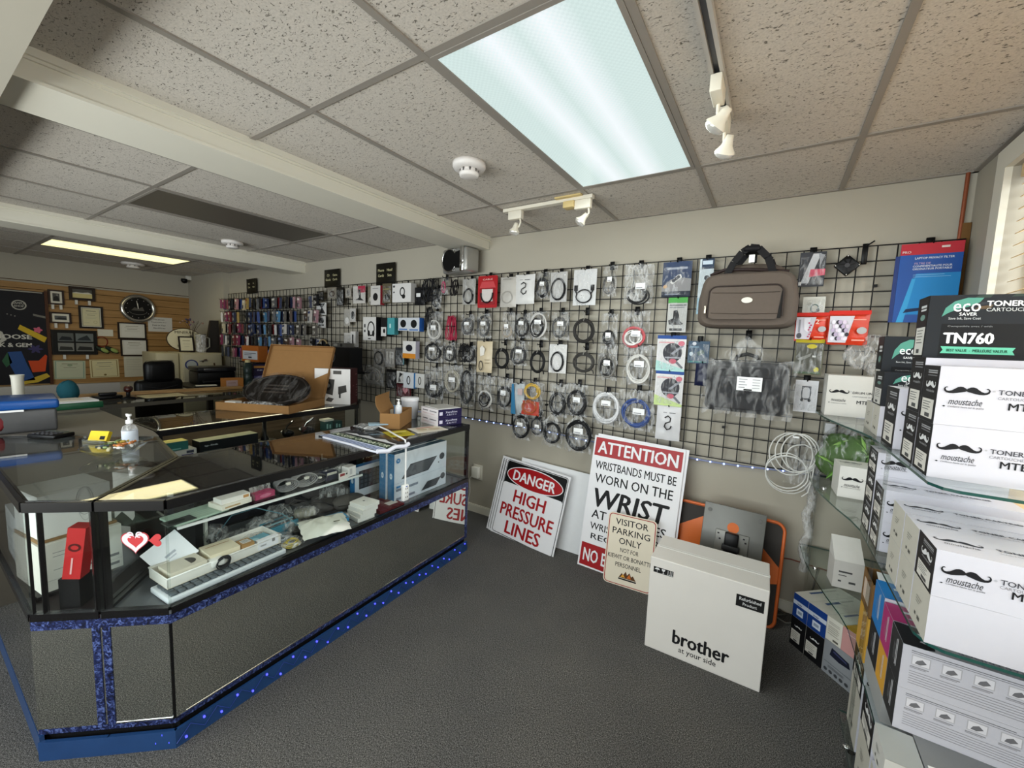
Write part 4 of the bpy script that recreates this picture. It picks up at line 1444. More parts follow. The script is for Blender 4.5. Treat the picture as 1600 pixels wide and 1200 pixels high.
carton('carton', 'brown strip of cardboard between the two white boxes in the corner showcase', 'cardboard', (-2.185, .266, ZD + .193), (.22, .22, .0105), '#8a6a45', 98)
carton('headset_box', 'red and white headset box standing in the corner showcase', 'box', None, (.05, .05, .185), '#c22a2c', 0, {'left': [('e', .55, .42, .22, .20, '#3a3a3a'), ('e', .6, .42, .1, .12, '#dcd8d2'), ('r', .2, .8, .8, .84, '#aaaaaa')], 'front': [('o', .5, .62, .36, .08, .14, '#5a1515', ), ('r', .4, .1, .5, .42, '#e8b0b0')]}, {'left': '#dcd8d2'},
       M=Matrix.Translation((-2.015, .292, ZD + .112)) @ Matrix.Rotation(RAD(50), 4, 'Z') @ Matrix.Rotation(RAD(8), 4, 'Y'))
carton('carton', 'small black box under the red headset box', 'box', (-2.03, .285, ZD), (.06, .06, .108), '#131214', 46)
carton('carton', 'black case with a tiny label at the back of the corner showcase', 'case', (-2.30, .56, ZD), (.24, .10, .32), '#191a1c', 40, {'front': [('r', .55, .8, .66, .86, '#d8d8d8')]})
carton('appliance_box', 'white box with a curvy black cut standing at the back of the corner showcase', 'box', (-2.55, .55, ZD), (.14, .10, .32), '#dedad4', 25, {'front': [('p', [(0, .3), (.3, .42), (.7, .3), (1, .5), (1, 0), (0, 0)], '#2a2422'), ('r', .1, .06, .6, .2, '#dedad4')]})
carton('carton', 'tall blue and brown box beside the white box at the back of the corner showcase', 'box', (-2.68, .62, ZD), (.11, .09, .31), '#4a3d34', 25, {'front': [('r', .55, 0, 1, 1, '#4f7fae')]})
carton('paper_stack', 'sheaf of white papers standing at the left pane of the corner showcase', 'papers', (-2.75, .25, ZD), (.28, .05, .21), '#c9ccd0', 0, {'front': TXTL(.1, .9, (.2, .4, .6), '#9ea4aa')})

# ---------------------------------------------------------------- things on top of the near counters
ZC = ZT + .0025
t = thing('candy_bowl', 'clear glass bowl of wrapped candies on the corner showcase', 'bowl', (-2.52, .555, ZC))
obj('bowl', B().lathe([(.03, 0), (.05, .004), (.08, .018), (.108, .04), (.115, .045), (.106, .042), (.075, .021), (.045, .009), (0, .006)], GLASS, n=28), t)
cc = ['#cfc9a8', '#7b8b5a', '#b5703c', '#d8d6d0', '#4f5b68', '#b39a3e']
for i in range(16):
    a, r_ = rnd.uniform(0, 6.28), .07 * math.sqrt(rnd.random())
    b = B().blob((0, 0, 0), (.013, .008, .007), m(cc[i % 6], .25, .2), .2, i, 8, 5)
    b.cyl((-.022, 0, 0), (-.011, 0, 0), .006, m(cc[i % 6], .25, .2), .002, 6)
    b.cyl((.011, 0, 0), (.022, 0, 0), .002, m(cc[i % 6], .25, .2), .006, 6)
    place(tag(obj('wrapped_candy', b), 'wrapped candy in the glass bowl on the corner showcase', 'candy', 'candies in the glass bowl'), (-2.52 + r_ * math.cos(a), .555 + r_ * math.sin(a), ZC + .026 + .3 * r_ + .006 * (i % 3)), rnd.uniform(0, 3))


def pump_bottle(label, loc, s, lab='#c9d0da'):
    t = thing('pump_bottle', label, 'bottle', loc)
    obj('bottle', B().lathe([(0, 0), (.032 * s, 0), (.034 * s, .01 * s), (.034 * s, .085 * s), (.028 * s, .105 * s), (.013 * s, .113 * s), (.013 * s, .122 * s)], WRAP if s > .9 else m('#dfe2e4', .3), n=20), t)
    obj('label', B().lathe([(.0346 * s, .02 * s), (.0346 * s, .082 * s)], m(lab, .5), n=20), t)
    b = B().lathe([(.015 * s, .12 * s), (.015 * s, .138 * s), (.006 * s, .14 * s), (.006 * s, .158 * s), (.012 * s, .159 * s), (.012 * s, .17 * s), (0, .171 * s)], m('#f0f0f0', .4), n=14)
    b.rbox(-.035 * s, .0, -.006 * s, .006 * s, .160 * s, .17 * s, m('#f0f0f0', .4), .003)
    obj('pump', b, t, 'white pump top')
    return t


pump_bottle('clear hand sanitizer pump bottle behind the candy bowl', (-2.70, .655, ZC), .92)
t = thing('card_holder', 'clear card holder with yellow cards beside the sanitizer bottle', 'card holder', (-2.86, .575, ZC), RAD(35))
b = B().box(-.055, .055, -.03, .03, 0, .003, GLASS)
b.box(-.055, .055, -.03, -.027, .003, .02, GLASS)
obj('holder', b, t)
b = B()
b.T = Matrix.Rotation(RAD(-25), 4, 'X')
b.box(-.045, .045, -.016, .004, .006, .056, m('#d9b928', .5), {'front': m('#e4c32c', .5)})
b.rect(.01, .035, .012, .03, -.0165, INK)
obj('cards', b, t, 'yellow business cards')
t = thing('calculator', 'black desk calculator on the near edge of the laminate counter', 'calculator', (-3.17, .46, ZC), RAD(30))
obj('body', B().rbox(-.075, .075, -.05, .05, 0, .022, BLACK, .006), t)
b = B()
for i in range(5):
    for j in range(3):
        b.rbox(-.06 + i * .025, -.042 + i * .025, -.042 + j * .02, -.028 + j * .02, .022, .027, m('#3a3a3d', .4), .002, 1)
kk = obj('keys', b, t)
kk['kind'] = 'stuff'
obj('display', B().box(-.06, .05, .022, .042, .0215, .0245, m('#55605a', .2)), t)

# plastic sign with the power bar, overhanging the front of the long showcase
t = thing('plastic_sign', 'black, green and blue plastic sign lying over the front edge of the showcase', 'sign', (-2.20, 1.355, ZC))
obj('sheet', B().rbox(0, .52, 0, .215, 0, .006, m('#15161a', .35), .002), t)
b = B()
b.T = Matrix(((1, 0, 0, 0), (0, 0, 1, 0), (0, -1, 0, .006), (0, 0, 0, 1)))
e = -.0004
b.rect(.005, .515, .005, .065, e, m('#d3dcf0', .4))
for z in (.012, .027, .042):
    b.rect(.005, .515, z, z + .007, 2 * e, m('#2c4c8f', .4))
b.rect(.005, .515, .068, .125, e, m('#24402a', .4))
b.text('PC-SITE OPERATOR', .26, .078, .036, 2 * e, m('#e2e8d2', .4), .48, bold=.03)
b.poly([(.05, .15), (.12, .175), (.16, .16), (.22, .185), (.30, .165), (.36, .19), (.42, .165), (.49, .16), (.49, .145), (.05, .145)], e, m('#d8d8da', .4))
obj('lettering', b, t)
b = B().tube([(.52, .0, .003), (.53, .06, -.006), (.52, .12, .004), (.53, .18, -.004), (.52, .215, .003)], .012, m('#dfe0ea', .35), 8)
b.tube([(.525, .0, .0), (.47, -.004, -.0), (.30, -.002, .004), (.05, .0, .003)], .006, m('#dfe0ea', .35), 8)
obj('rolled_edge', b, t, 'white rolled edge')
t = thing('power_bar', 'white power bar hanging by its cord down the front glass', 'power bar', (-1.722, 1.585, 0))
obj('outlet_head', B().rbox(-.010, .016, -.022, .022, .60, .695, m('#e6e6e2', .4), .008), t)
b = B()
for z in (.62, .645, .67):
    b.box(.0155, .0168, -.008, -.004, z, z + .009, INK)
    b.box(.0155, .0168, .004, .008, z, z + .009, INK)
b.box(.0155, .0168, -.006, .006, .683, .689, m('#3a54a0', .4))
obj('sockets', b, t)
obj('cord', B().tube([(.004, 0, .69), (.005, .0, .8), (.007, -.002, .90), (.004, -.004, .955), (-.03, .0, .962), (-.14, .05, .955), (-.28, .11, .953), (-.40, .14, .956), (-.46, .10, .95), (-.44, .06, .948)], .005, m('#ecebe8', .4), 8), t)

# kraft box, bottle, tub, purple boxes, leaflets
t = thing('shipping_box', 'open brown cardboard box on the right end of the long showcase', 'box', (-2.125, 1.735, ZC), RAD(32))
b = B()
bx_, by_ = .13, .30
for (xa, xb, ya, yb) in ((0, bx_, 0, .003), (0, bx_, by_ - .003, by_), (0, .003, .003, by_ - .003), (bx_ - .003, bx_, .003, by_ - .003)):
    b.box(xa, xb, ya, yb, 0, .10, KRAFT)
b.box(.003, bx_ - .003, .003, by_ - .003, 0, .003, KRAFT)
obj('walls', b, t)
b = B()
b.T = Matrix.Translation((0, by_ / 2, .10)) @ Matrix.Rotation(RAD(-16), 4, 'Y')
ny = 8
hy = by_ / 2 - .01
for i in range(ny):
    z0, z1 = .115 * i / ny, .115 * (i + 1) / ny
    x0, x1 = -.016 * math.sin(PI * i / ny), -.016 * math.sin(PI * (i + 1) / ny)
    b.add([(x0, -hy, z0), (x0, hy, z0), (x1, hy, z1), (x1, -hy, z1), (x0 + .003, -hy, z0), (x0 + .003, hy, z0), (x1 + .003, hy, z1), (x1 + .003, -hy, z1)], [(0, 3, 2, 1), (4, 5, 6, 7), (0, 4, 7, 3), (1, 2, 6, 5)] + ([(3, 7, 6, 2)] if i == ny - 1 else []), KRAFT)
obj('lid_flap', b, t)
pump_bottle('small white pump bottle standing in front of the white tub', (-2.135, 1.90, ZC + .0655), .66, '#e4e6ea')
solo('carton', 'small carton inside the open brown box under the pump bottle', 'box', B().box(-.03, .03, -.03, .03, 0, .061, KRAFT), (-2.135, 1.90, ZC + .004), RAD(32))
t = thing('tub', 'white lidded plastic tub behind the open brown box', 'tub', (-2.27, 2.13, ZC))
obj('tub_body', B().lathe([(0, 0), (.058, 0), (.062, .13), (.064, .135)], m('#e4e4e8', .45), n=24), t)
obj('lid', B().lathe([(.066, .132), (.067, .15), (.064, .155), (0, .156)], m('#efeff2', .4), n=24), t)
PUR = {'front': [('t', 'XeroPrint', .55, .5, .24, '#d9d6ea', .5), ('t', 'A 8.5 X 11', .55, .2, .18, '#d9d6ea', .4), ('r', .04, .3, .17, .7, '#cfcbdf')], 'left': [('r', 0, 0, 1, 1, '#e2dde0')] + [('r', .1, .62, .4, .74, '#55525a'), ('r', .5, .6, .9, .72, '#77747c'), ('r', .1, .3, .45, .36, '#c9a9b0'), ('r', .5, .28, .8, .34, '#c9a9b0')]}
for k, lab in ((0, 'lower purple and white paper box on the end of the long showcase'), (1, 'upper purple and white paper box with papers on it')):
    carton('paper_box', lab, 'box', (-1.892, 2.035, ZC + .0575 * k), (.20, .21, .057), '#221c42', 78, PUR, {'top': '#b8b4b4'}, group='purple paper boxes on the showcase')
solo('loose_papers', 'loose white sheets spread on the upper purple box', 'papers', B().box(0, .18, 0, .19, 0, .0015, PAPER).box(.01, .17, .02, .205, .0016, .003, m('#b5b3ae', .7)), (-1.90, 2.045, ZC + .1150), RAD(74))
LF = [('r', .1, .1, .9, .9, '#d8cdb8'), ('e', .3, .5, .16, .2, '#b9a98a'), ('e', .66, .4, .18, .2, '#c4b093'), ('r', .2, .75, .8, .84, '#a33a34')]
carton('leaflet', 'pale patterned leaflet in front of the purple boxes', 'leaflet', (-1.845, 1.80, ZC), (.22, .15, .002), '#d9d2c6', 72, {'top': LF})
carton('leaflet', 'yellow leaflet lying under the front of the brown box', 'leaflet', (-1.88, 1.62, ZC), (.15, .15, .0025), '#b9a82c', 70, {'top': [('r', .1, .3, .6, .5, '#8a7c1c'), ('r', .2, .6, .9, .75, '#e6dc86')]})
b = B().blob((0, 0, .012), (.09, .06, .014), FOG, .25, 31, flat=-.012)
solo('plastic_bag', 'crumpled clear plastic wrap lying behind the plastic sign', 'bag', b, (-2.19, 1.68, ZC))
carton('accessory_packet', 'flat pale blue packet on the crumpled wrap beside the brown box', 'packet', (-2.14, 1.66, ZC + .0275), (.12, .07, .006), '#9fb8c6', 55)
t = thing('hanging_bag', 'pale blue paper bag with handles at the far corner of the long showcase', 'bag', (-2.31, 1.985, ZC), RAD(30))
obj('bag_body', B().box(-.05, .05, -.02, .02, 0, .105, m('#7ba3cc', .6), {'right': m('#1e2f5c')}), t)
obj('handle', B().tube([(-.03, -.021, .10), (-.01, -.024, .14), (.012, -.023, .10), (.0, -.022, .05)], .002, m('#d6dee6')), t)
carton('medicine_box', 'small cream box with a reddish stripe beside the brown box', 'box', (-2.27, 1.885, ZC), (.055, .04, .09), '#d9d2c4', 30, {'front': [('r', .1, .75, .7, .85, '#b9665a'), ('r', .1, .45, .8, .5, '#9a9a95')]})

# ---------------------------------------------------------------- on and in the showcase across the aisle
t = thing('open_box', 'shallow kraft box with its lid up holding a wrapped black oval item', 'box', (-3.52, 1.345, ZC), RAD(26))
bw, bd, bh = .60, .46, .062
b = B()
for (xa, xb, ya, yb) in ((0, bw, 0, .004), (0, bw, bd - .004, bd), (0, .004, 0, bd), (bw - .004, bw, 0, bd)):
    b.box(xa, xb, ya, yb, 0, bh, KRAFT)
b.box(0, bw, 0, bd, 0, .004, KRAFT)
obj('tray', b, t)
b = B()
b.T = Matrix.Translation((0, bd, bh)) @ Matrix.Rotation(RAD(-22), 4, 'X')
b.box(0, bw, -.003, .001, 0, bd, KRAFT)
b.box(0, bw, -.03, -.003, bd - .004, bd, KRAFT)
b.box(0, .004, -.03, -.003, 0, bd, KRAFT)
b.box(bw - .004, bw, -.03, -.003, 0, bd, KRAFT)
b.rect(.02, bw - .02, bd - .045, bd - .042, -.0034, m('#7d5a30'))
obj('lid', b, t)
t = thing('oval_sign', 'black oval sign in clear wrap lying in the shallow kraft box', 'sign', M=Matrix.Translation((-3.365, 1.725, ZC + .137)) @ Matrix.Rotation(RAD(26), 4, 'Z') @ Matrix.Rotation(RAD(-46), 4, 'X'))
el = [(.275 * math.cos(2 * PI * i / 40), .16 * math.sin(2 * PI * i / 40)) for i in range(40)]
obj('plate', B().prism(el, -.012, .012, m('#1b1714', .35, 0, .1, 20)), t)
b = B()
b.tube([(p[0] * .93, -.014, p[1] * .9) for p in el], .006, m('#2c2622', .3), 6, closed=True)
for z in (.03, -.005, -.04):
    b.rect(-.11, .09, z, z + .015, -.0135, m('#3a332e', .4, 0, .3, 90))
obj('rim', b, t)
obj('wrap', B().prism([(p[0] * 1.04, p[1] * 1.06) for p in el], -.026, .02, VEIL), t, 'clear plastic wrap')
b = B().blob((0, 0, .03), (.17, .055, .035), FOG, .25, 41, 18, 8, flat=-.03)
solo('bubble_wrap', 'crumpled bubble wrap at the front of the shallow kraft box', 'bubble wrap', b, (-3.28, 1.555, ZC + .006), RAD(26))
carton('packet', 'small white packet at the left end of the shallow kraft box', 'packet', (-3.475, 1.39, ZC + .005), (.09, .06, .062), '#d8d4cc', 26)
SUB = [('r', 0, 0, 1, 1, '#d6d3d0'), ('p', [(.04, .38), (.5, .25), (.56, .7), (.08, .74)], '#3a3733'), ('e', .36, .52, .12, .13, '#191817'), ('e', .37, .53, .05, .06, '#77746e'), ('p', [(.66, .28), (.9, .36), (.88, .55), (.66, .5)], '#34312e'), ('r', .68, .18, .73, .32, '#2a2826'), ('p', [(.3, .1), (.46, .06), (.54, .16), (.38, .2)], '#4a4744'), ('r', .52, .85, .75, .95, '#45423e')]
carton('speaker_box', 'white and maroon subwoofer box on the end of the aisle showcase', 'box', (-3.325, 2.02, ZC), (.30, .20, .31), '#3d1416', 37, {'front': SUB, 'right': [('t', 'SPEAKER', .8, .82, .03, '#9a6b6b'), ('r', .3, .5, .5, .53, '#7d4a4c')] + TXTL(.75, .95, (.2, .28, .36, .44, .52), '#a98a8a', .012)})
# inside: boxes and parts on the shelf
ZI = .7245
carton('accessory_box', 'small teal box with a yellow top in the aisle showcase', 'box', (-3.10, .90, ZI + .05), (.13, .09, .055), '#2f6a64', 92, {'front': [('r', .06, .1, .7, .25, '#7fb3ac')]}, {'top': '#d8cf7a'})
carton('accessory_box', 'white flat box under the small teal box in the aisle showcase', 'box', (-3.09, .89, ZI), (.18, .10, .048), '#cfcac4', 92, {'front': [('r', .7, .5, .92, .85, '#444455'), ('r', .55, .05, .9, .4, '#4a4478')]})
carton('router_box', 'long black box with a pale top in the aisle showcase', 'box', (-3.085, 1.085, ZI), (.36, .11, .085), '#17191b', 92, {'front': [('t', 'tp-link', .18, .55, .16, '#cfd6d6', .22), ('r', .05, .2, .35, .24, '#55605f')]}, {'top': '#b9b89a'})
t = thing('camera_mount', 'black post on a round base in the aisle showcase', 'stand', (-3.16, 1.52, ZI))
obj('base', B().lathe([(0, 0), (.075, 0), (.078, .006), (.03, .012), (0, .012)], m('#7b7a6c', .3, .3), n=24), t)
obj('post', B().lathe([(.03, .0121), (.022, .04), (.014, .05), (.014, .17), (0, .172)], BLACK, n=14), t)
for i, (y, lab) in enumerate(((1.70, 'black and chrome clamp tool in the aisle showcase, left of its twin'), (1.86, 'black and chrome clamp tool in the aisle showcase, right of its twin'))):
    t = thing('clamp_tool', lab, 'clamp', (-3.18, y, ZI), RAD(20 + 30 * i), 'clamp tools in the showcase')
    obj('jaw', B().blob((0, 0, .03), (.05, .03, .03), BLACK, .3, 50 + i), t)
    obj('lever', B().tube([(-.02, 0, .05), (.0, .0, .09), (.05, .01, .13)], .008, CHROME, 8), t)
    obj('knob', B().blob((-.05, 0, .035), (.014, .014, .014), CHROME, .1), t)
for i, (y, hx, lab) in enumerate(((2.02, '#1d4f4d', 'dark teal box with pale bottles printed on it in the aisle showcase'), (2.11, '#173f40', 'dark teal box beside the one with a white lid in the aisle showcase'))):
    carton('accessory_box', lab, 'box', (-3.18, y, ZI), (.075, .07, .075 - .012 * i), hx, 90, {'front': [('r', .2, .15, .4, .7, '#8fc4bd'), ('r', .55, .15, .75, .6, '#8fc4bd')]})
carton('accessory_box', 'flat white lid lying on the teal box in the aisle showcase', 'box', (-3.175, 2.015, ZI + .0755), (.085, .08, .016), '#e4e4d8', 90)  # the teal box's lid, built as a flat carton
# ---------------------------------------------------------------- glass corner shelf with toner boxes
def moustache(cx, cz, w):
    """handlebar moustache outline"""
    half = [(0, .10), (.06, .17), (.16, .235), (.28, .25), (.40, .21), (.52, .10), (.64, .0), (.76, -.05), (.86, -.03), (.92, .05), (.915, .13), (.87, .165), (.83, .15),
            (.82, .19), (.88, .215), (.96, .17), (1.0, .06), (.97, -.06), (.88, -.15), (.74, -.19), (.56, -.19), (.38, -.15), (.22, -.10), (.08, -.06), (0, -.01)]
    pts = half + [(-x, z) for x, z in half[-2:0:-1]]
    s = w / 2
    return [(cx + x * s, cz + z * s) for x, z in pts]


LOGO = '#17171a'


def moustache_front(b, w, h, code='MTB-TN760', unit='TONER CARTRIDGE', low=True):
    y = -.0007
    b.poly([(w, 0), (.34 * w, 0), (.55 * w, .05 * h), (.75 * w, .13 * h), (w, .27 * h)], y, m('#cfd0d6', .5))
    b.poly([(w, 0), (.42 * w, 0), (.65 * w, .03 * h), (.85 * w, .09 * h), (w, .15 * h)], y * 1.3, m('#b3b4bb', .5))
    k = m(LOGO, .5)
    b.poly(moustache(.05, .60 * h, .080), y * 1.6, k)
    b.text('moustache', .05, .36 * h, .016, y * 1.6, k, .058, bold=.0, shear=.35)
    b.text('Confiance haute sur la qualite', .052, .30 * h, .006, y * 1.6, m('#4a4a4e'), .062, bold=.0, shear=.3)
    b.poly([(.011, .325 * h), (.014, .31 * h), (.017, .325 * h), (.014, .34 * h)], y * 1.6, k)
    b.ell(.096, .62 * h, .0022, .0022, y * 1.6, m('#a9a9ae'), 10)
    b.text(unit, .103, .57 * h, .0115, y * 1.6, m('#3c3c42'), None, 'l', bold=.012)
    b.text('CARTOUCHE DE TONER', .103, .49 * h, .0065, y * 1.6, m('#77777c'), None, 'l', bold=.0)
    b.text(code, .122, .33 * h, .017, y * 1.6, k, None, 'l', bold=.018)


def end_black(b, w, h):
    y = -.0007
    b.rect(0, w, 0, h, y, m('#1b191a', .5))
    g = m('#9a9a9c', .5)
    for i, q in enumerate((.90, .865, .815)):
        b.rect(.30 * w, .88 * w, q * h, q * h + .022 * h, y * 1.4, g if i < 2 else m('#6d6d70'))
    b.poly(moustache(.55 * w, .66 * h, .62 * w), y * 1.4, m('#dcdcdc', .5))
    b.text('moustache', .55 * w, .53 * h, .05 * h, y * 1.4, m('#a8a8aa'), .5 * w, bold=0, shear=.3)
    b.rect(.14 * w, .88 * w, .06 * h, .40 * h, y * 1.4, m('#d8d4cb', .6))
    for i in range(4):
        b.rect(.2 * w, (.7 - .08 * (i % 2)) * w, (.34 - .045 * i) * h, (.355 - .045 * i) * h, y * 1.8, m('#6a6a6a'))
    b.rect(.40 * w, .70 * w, .08 * h, .15 * h, y * 1.8, m('#4e4e4e'))


def end_white(b, w, h):
    y = -.0007
    for i in range(3):
        b.rect(.3 * w, (.62 - .06 * i) * w, (.62 - .06 * i) * h, (.635 - .06 * i) * h, y, m('#77756f'))
    b.rect(.3 * w, .38 * w, .2 * h, .27 * h, y, m('#55534e'))
    b.rect(.48 * w, .62 * w, .18 * h, .26 * h, y, m('#55534e'))


def end_lines(hx):
    def f(b, w, h):
        y = -.0007
        b.rect(0, w, 0, h, y, m(hx, .5))
        for i in range(4):
            b.rect((.62 - .09 * i) * w, (.66 - .09 * i) * w, .25 * h, (.9 - .05 * i) * h, y * 1.4, m('#c9c9cc', .5)) if i < 2 else b.rect((.62 - .09 * i) * w, (.635 - .09 * i) * w, .3 * h, .7 * h, y * 1.4, m('#8f8f92', .5))
    return f


def top_moustache(b, w, h):
    y = -.0007
    b.poly(moustache(.055, .62 * h, .085), y, m('#2a2b30', .5))
    b.text('moustache', .055, .40 * h, .014, y, m('#55565c'), .06, bold=0, shear=.3)
    b.text('TONER CARTRIDGE', .118, .58 * h, .012, y, m('#44464d'), None, 'l', bold=.01)
    b.text('CARTOUCHE DE TONER', .118, .45 * h, .007, y, m('#8a8b90'), None, 'l', bold=0)


def eco_front(code, ribbon=True):
    def f(b, w, h):
        y = -.0007
        b.rect(0, w, 0, h, y, m('#1f2226', .45))
        rg = random.Random(len(code))
        for i in range(14):
            x0 = w * rg.uniform(.25, .95)
            z0 = h * rg.uniform(.72, .98)
            b.poly([(x0, z0), (x0 + .03, z0 + .001), (x0 + .035, min(z0 + .012, h)), (x0 + .008, min(z0 + .007, h))], y * 1.2, m(['#5a4a36', '#33403a', '#7a6342', '#2d3136'][i % 4], .5))
        g = m('#4e8f7e', .45)
        b.poly([(.028, .66 * h), (.034, .80 * h), (.05, .90 * h), (.075, .955 * h), (.105, .95 * h), (.098, .88 * h), (.08, .82 * h), (.055, .77 * h), (.04, .72 * h)], y * 1.4, g)
        wt = m('#e8eaea', .5)
        b.text('eco', .075, .74 * h, .022, y * 1.8, wt, .052, bold=.01)
        b.text('SAVER', .079, .675 * h, .0085, y * 1.8, wt, .034, bold=.02)
        b.text('Save Ink, Save Cost', .073, .61 * h, .0075, y * 1.8, m('#c4c8c8'), .062, bold=.01)
        b.text('TONER CARTRIDGE', .112, .82 * h, .014, y * 1.8, wt, None, 'l', bold=.04)
        b.text('CARTOUCHE DE TONER', .112, .74 * h, .0095, y * 1.8, m('#c4c8c8'), None, 'l', bold=.005)
        b.rect(.03, .30, 0.02 * h, .55 * h, y * 1.3, m('#101113', .45))
        b.text('Compatible avec / with', .085, .49 * h, .006, y * 1.8, m('#8b8d8e'), .085, bold=0)
        b.text(code, .085, .24 * h, .029, y * 1.8, wt, .095, bold=.05)
        if ribbon:
            b.poly([(.034, .08 * h), (.039, .135 * h), (.034, .19 * h), (.175, .19 * h), (.170, .135 * h), (.175, .08 * h)], y * 1.8, m('#5cb495', .45))
            b.text('BEST VALUE  -  MEILLEURE VALEUR', .104, .11 * h, .0075, y * 2.2, m('#17402f'), .115, bold=.03)
    return f


def eco_end(b, w, h):
    y = -.0007
    b.rect(0, w, 0, h, y, m('#17181a', .5))
    for (q0, q1) in ((.82, .86), (.77, .80)):
        b.rect(.35 * w, .85 * w, q0 * h, q1 * h, y * 1.4, m('#c9caca'))
    b.ell(.58 * w, .66 * h, .22 * w, .05 * h, y * 1.4, m('#6f8f86'), 14)
    b.rect(.12 * w, .95 * w, .04 * h, .5 * h, y * 1.4, m('#cfcdc6', .6))
    for i in range(5):
        b.rect(.25 * w, (.8 - .1 * (i % 2)) * w, (.44 - .05 * i) * h, (.455 - .05 * i) * h, y * 1.8, m('#77756f'))
    b.rect(.35 * w, .62 * w, .07 * h, .14 * h, y * 1.8, m('#4a4a4a'))


def tn_front(b, w, h):
    y = -.0007
    g, d = m('#b3b1b6', .5), m('#8f8d92', .5)
    b.rect(.05 * w, .62 * w, .90 * h, .915 * h, y, m('#6a6a6e'))
    b.rect(.05 * w, .72 * w, .86 * h, .872 * h, y, m('#7d7d82'))
    for i in range(5):
        x0 = (.055 + .165 * i) * w
        b.rect(x0, x0 + .105 * w, .60 * h, .82 * h, y, g)
        b.rect(x0 + .002, x0 + .105 * w - .002, .60 * h + .002, .82 * h - .002, y * 1.3, m('#d7d5da', .5))
        b.poly([(x0 + .02 * w, .64 * h), (x0 + .05 * w, .63 * h), (x0 + .085 * w, .69 * h), (x0 + .06 * w, .76 * h), (x0 + .03 * w, .71 * h)], y * 1.6, m('#6d6c70', .5))
        b.rect(x0 - .005 * w, x0 + .10 * w, .545 * h, .565 * h, y, d)
        b.rect(x0 - .005 * w, x0 + .085 * w, .52 * h, .532 * h, y, d)
    for i in range(6):
        b.rect(.05 * w, (.95 - .08 * (i % 3)) * w, (.44 - .055 * i) * h, (.452 - .055 * i) * h, y, d)


def tn_top(hx, code):
    def f(b, w, h):
        y = -.0007
        c = m(hx, .45)
        b.rect(0, .05 * w, 0, h, y, c)
        b.poly([(.03 * w, h), (.03 * w, 0), (.13 * w, 0), (.18 * w, .06 * h), (.185 * w, .16 * h), (.15 * w, .25 * h), (.11 * w, .29 * h), (.12 * w, .36 * h), (.20 * w, .42 * h), (.235 * w, .55 * h), (.235 * w, .72 * h), (.20 * w, .86 * h), (.14 * w, .95 * h)], y * 1.2, c)
        b.oring(.17 * w, .72 * h, .115 * w, .30 * h, .03 * w, y * 1.1, m('#a9abb2', .5), 18, -.4 * PI, .5 * PI)
        b.rect(.10 * w, .155 * w, .56 * h, .68 * h, y * 1.5, m('#dfe0e6', .5))
        T = b.T.copy()
        b.T = T @ Matrix.Translation((.62 * w, 0, .62 * h)) @ Matrix.Rotation(PI, 4, 'Y')
        b.text(code, .0, -.04 * h, .018, y * 1.5, m('#3d4660'), None, 'c', bold=.04)
        b.text('TONER CARTRIDGE', .0, .20 * h, .016, y * 1.5, m('#6a7288'), None, 'c', bold=.01)
        b.T = T
    return f


SX = .352
TB = m('#c3c2ca', .45, 0, .02)


def toner(label, x, y, z, size, style='moustache', group='toner boxes on the glass shelf', rz=0, **k):
    if style == 'moustache':
        fc = {'front': lambda b, w, h: moustache_front(b, w, h, **k), 'left': end_black, 'top': top_moustache}
        mt = TB
    elif style == 'whitetop':
        fc, mt = {'left': end_white, 'top': top_moustache}, TB
    elif style == 'white':
        fc, mt = {'left': end_white}, TB
    elif style == 'eco':
        fc, mt = {'front': eco_front(k.get('code', 'TN760'), k.get('ribbon', True)), 'left': eco_end}, m('#1c1e21', .45)
    elif style == 'tn':
        fc, mt = {'front': tn_front, 'left': end_lines(k['hx']), 'top': tn_top(k['hx'], k['code'])}, TB
    b = pbox(B(), *size, mt, fc, {'left': '#c2beb2'} if style.startswith('white') else None)
    return solo('toner_box', label, 'toner box', b, (x, y, z), rz, group)


# the shelf unit
t = thing('glass_shelf_unit', 'clear glass corner shelf unit stacked with toner boxes', 'shelf', (0, 0, 0))


def shelf_outline(yn):
    return [(.70, yn), (.385, yn), (.36, yn + .012), (.342, yn + .05), (.338, 1.75), (.335, 2.02), (.318, 2.12), (.285, 2.24), (.245, 2.42), (.222, 2.58), (.208, 2.80), (.70, 2.80)]


S1, S2, S3, S0 = 1.222, .856, .446, .07
for zt, yn in ((S1, 1.33), (S2, 1.285), (S3, 1.24), (S0, 1.30)):
    obj('glass_shelf', B().slab(shelf_outline(yn) if zt != S0 else [(.70, yn), (.385, yn), (.36, yn + .012), (.345, yn + .05), (.345, 2.06), (.70, 2.06)], zt - .008, zt - .0005, SHELFGLASS, m('#1f4a44', .15, 0, .02)), t, 'glass shelf with a dark green edge')
for (y0, za, zb) in ((1.765, S2, S1), (1.80, S3, S2), (1.82, S0, S3)):
    obj('glass_upright', B().box(.339, .345, y0, y0 + .03, za, zb - .008, GLASS), t)
for (x, y) in ((.25, 2.70), (.68, 2.70), (.68, 1.36)):
    obj('glass_upright', B().box(x, x + .006, y, y + .09, S0, 1.21, GLASS), t)
for (x, y, z) in ((.262, 2.52, S2), (.262, 2.50, S3), (.345, 1.86, S0)):
    obj('chrome_stud', B().lathe([(0, .012), (.009, .012), (.011, .006), (.011, 0)], CHROME, (x, y, z), 14), t)
for (x, y) in ((.36, 1.86), (.66, 1.36), (.36, 1.40), (.66, 2.02)):
    obj('foot', B().lathe([(0, 0), (.016, 0), (.018, .015), (.012, .035), (.012, S0 - .0085)], CHROME, (x, y, 0), 14), t)
b = B()
pts = [(.232 + .012 * math.sin(i * 1.9), 2.775 + .006 * math.cos(i * 2.7), .30 + i * .055) for i in range(10)]
b.tube(pts, .022, WRAP, 8)
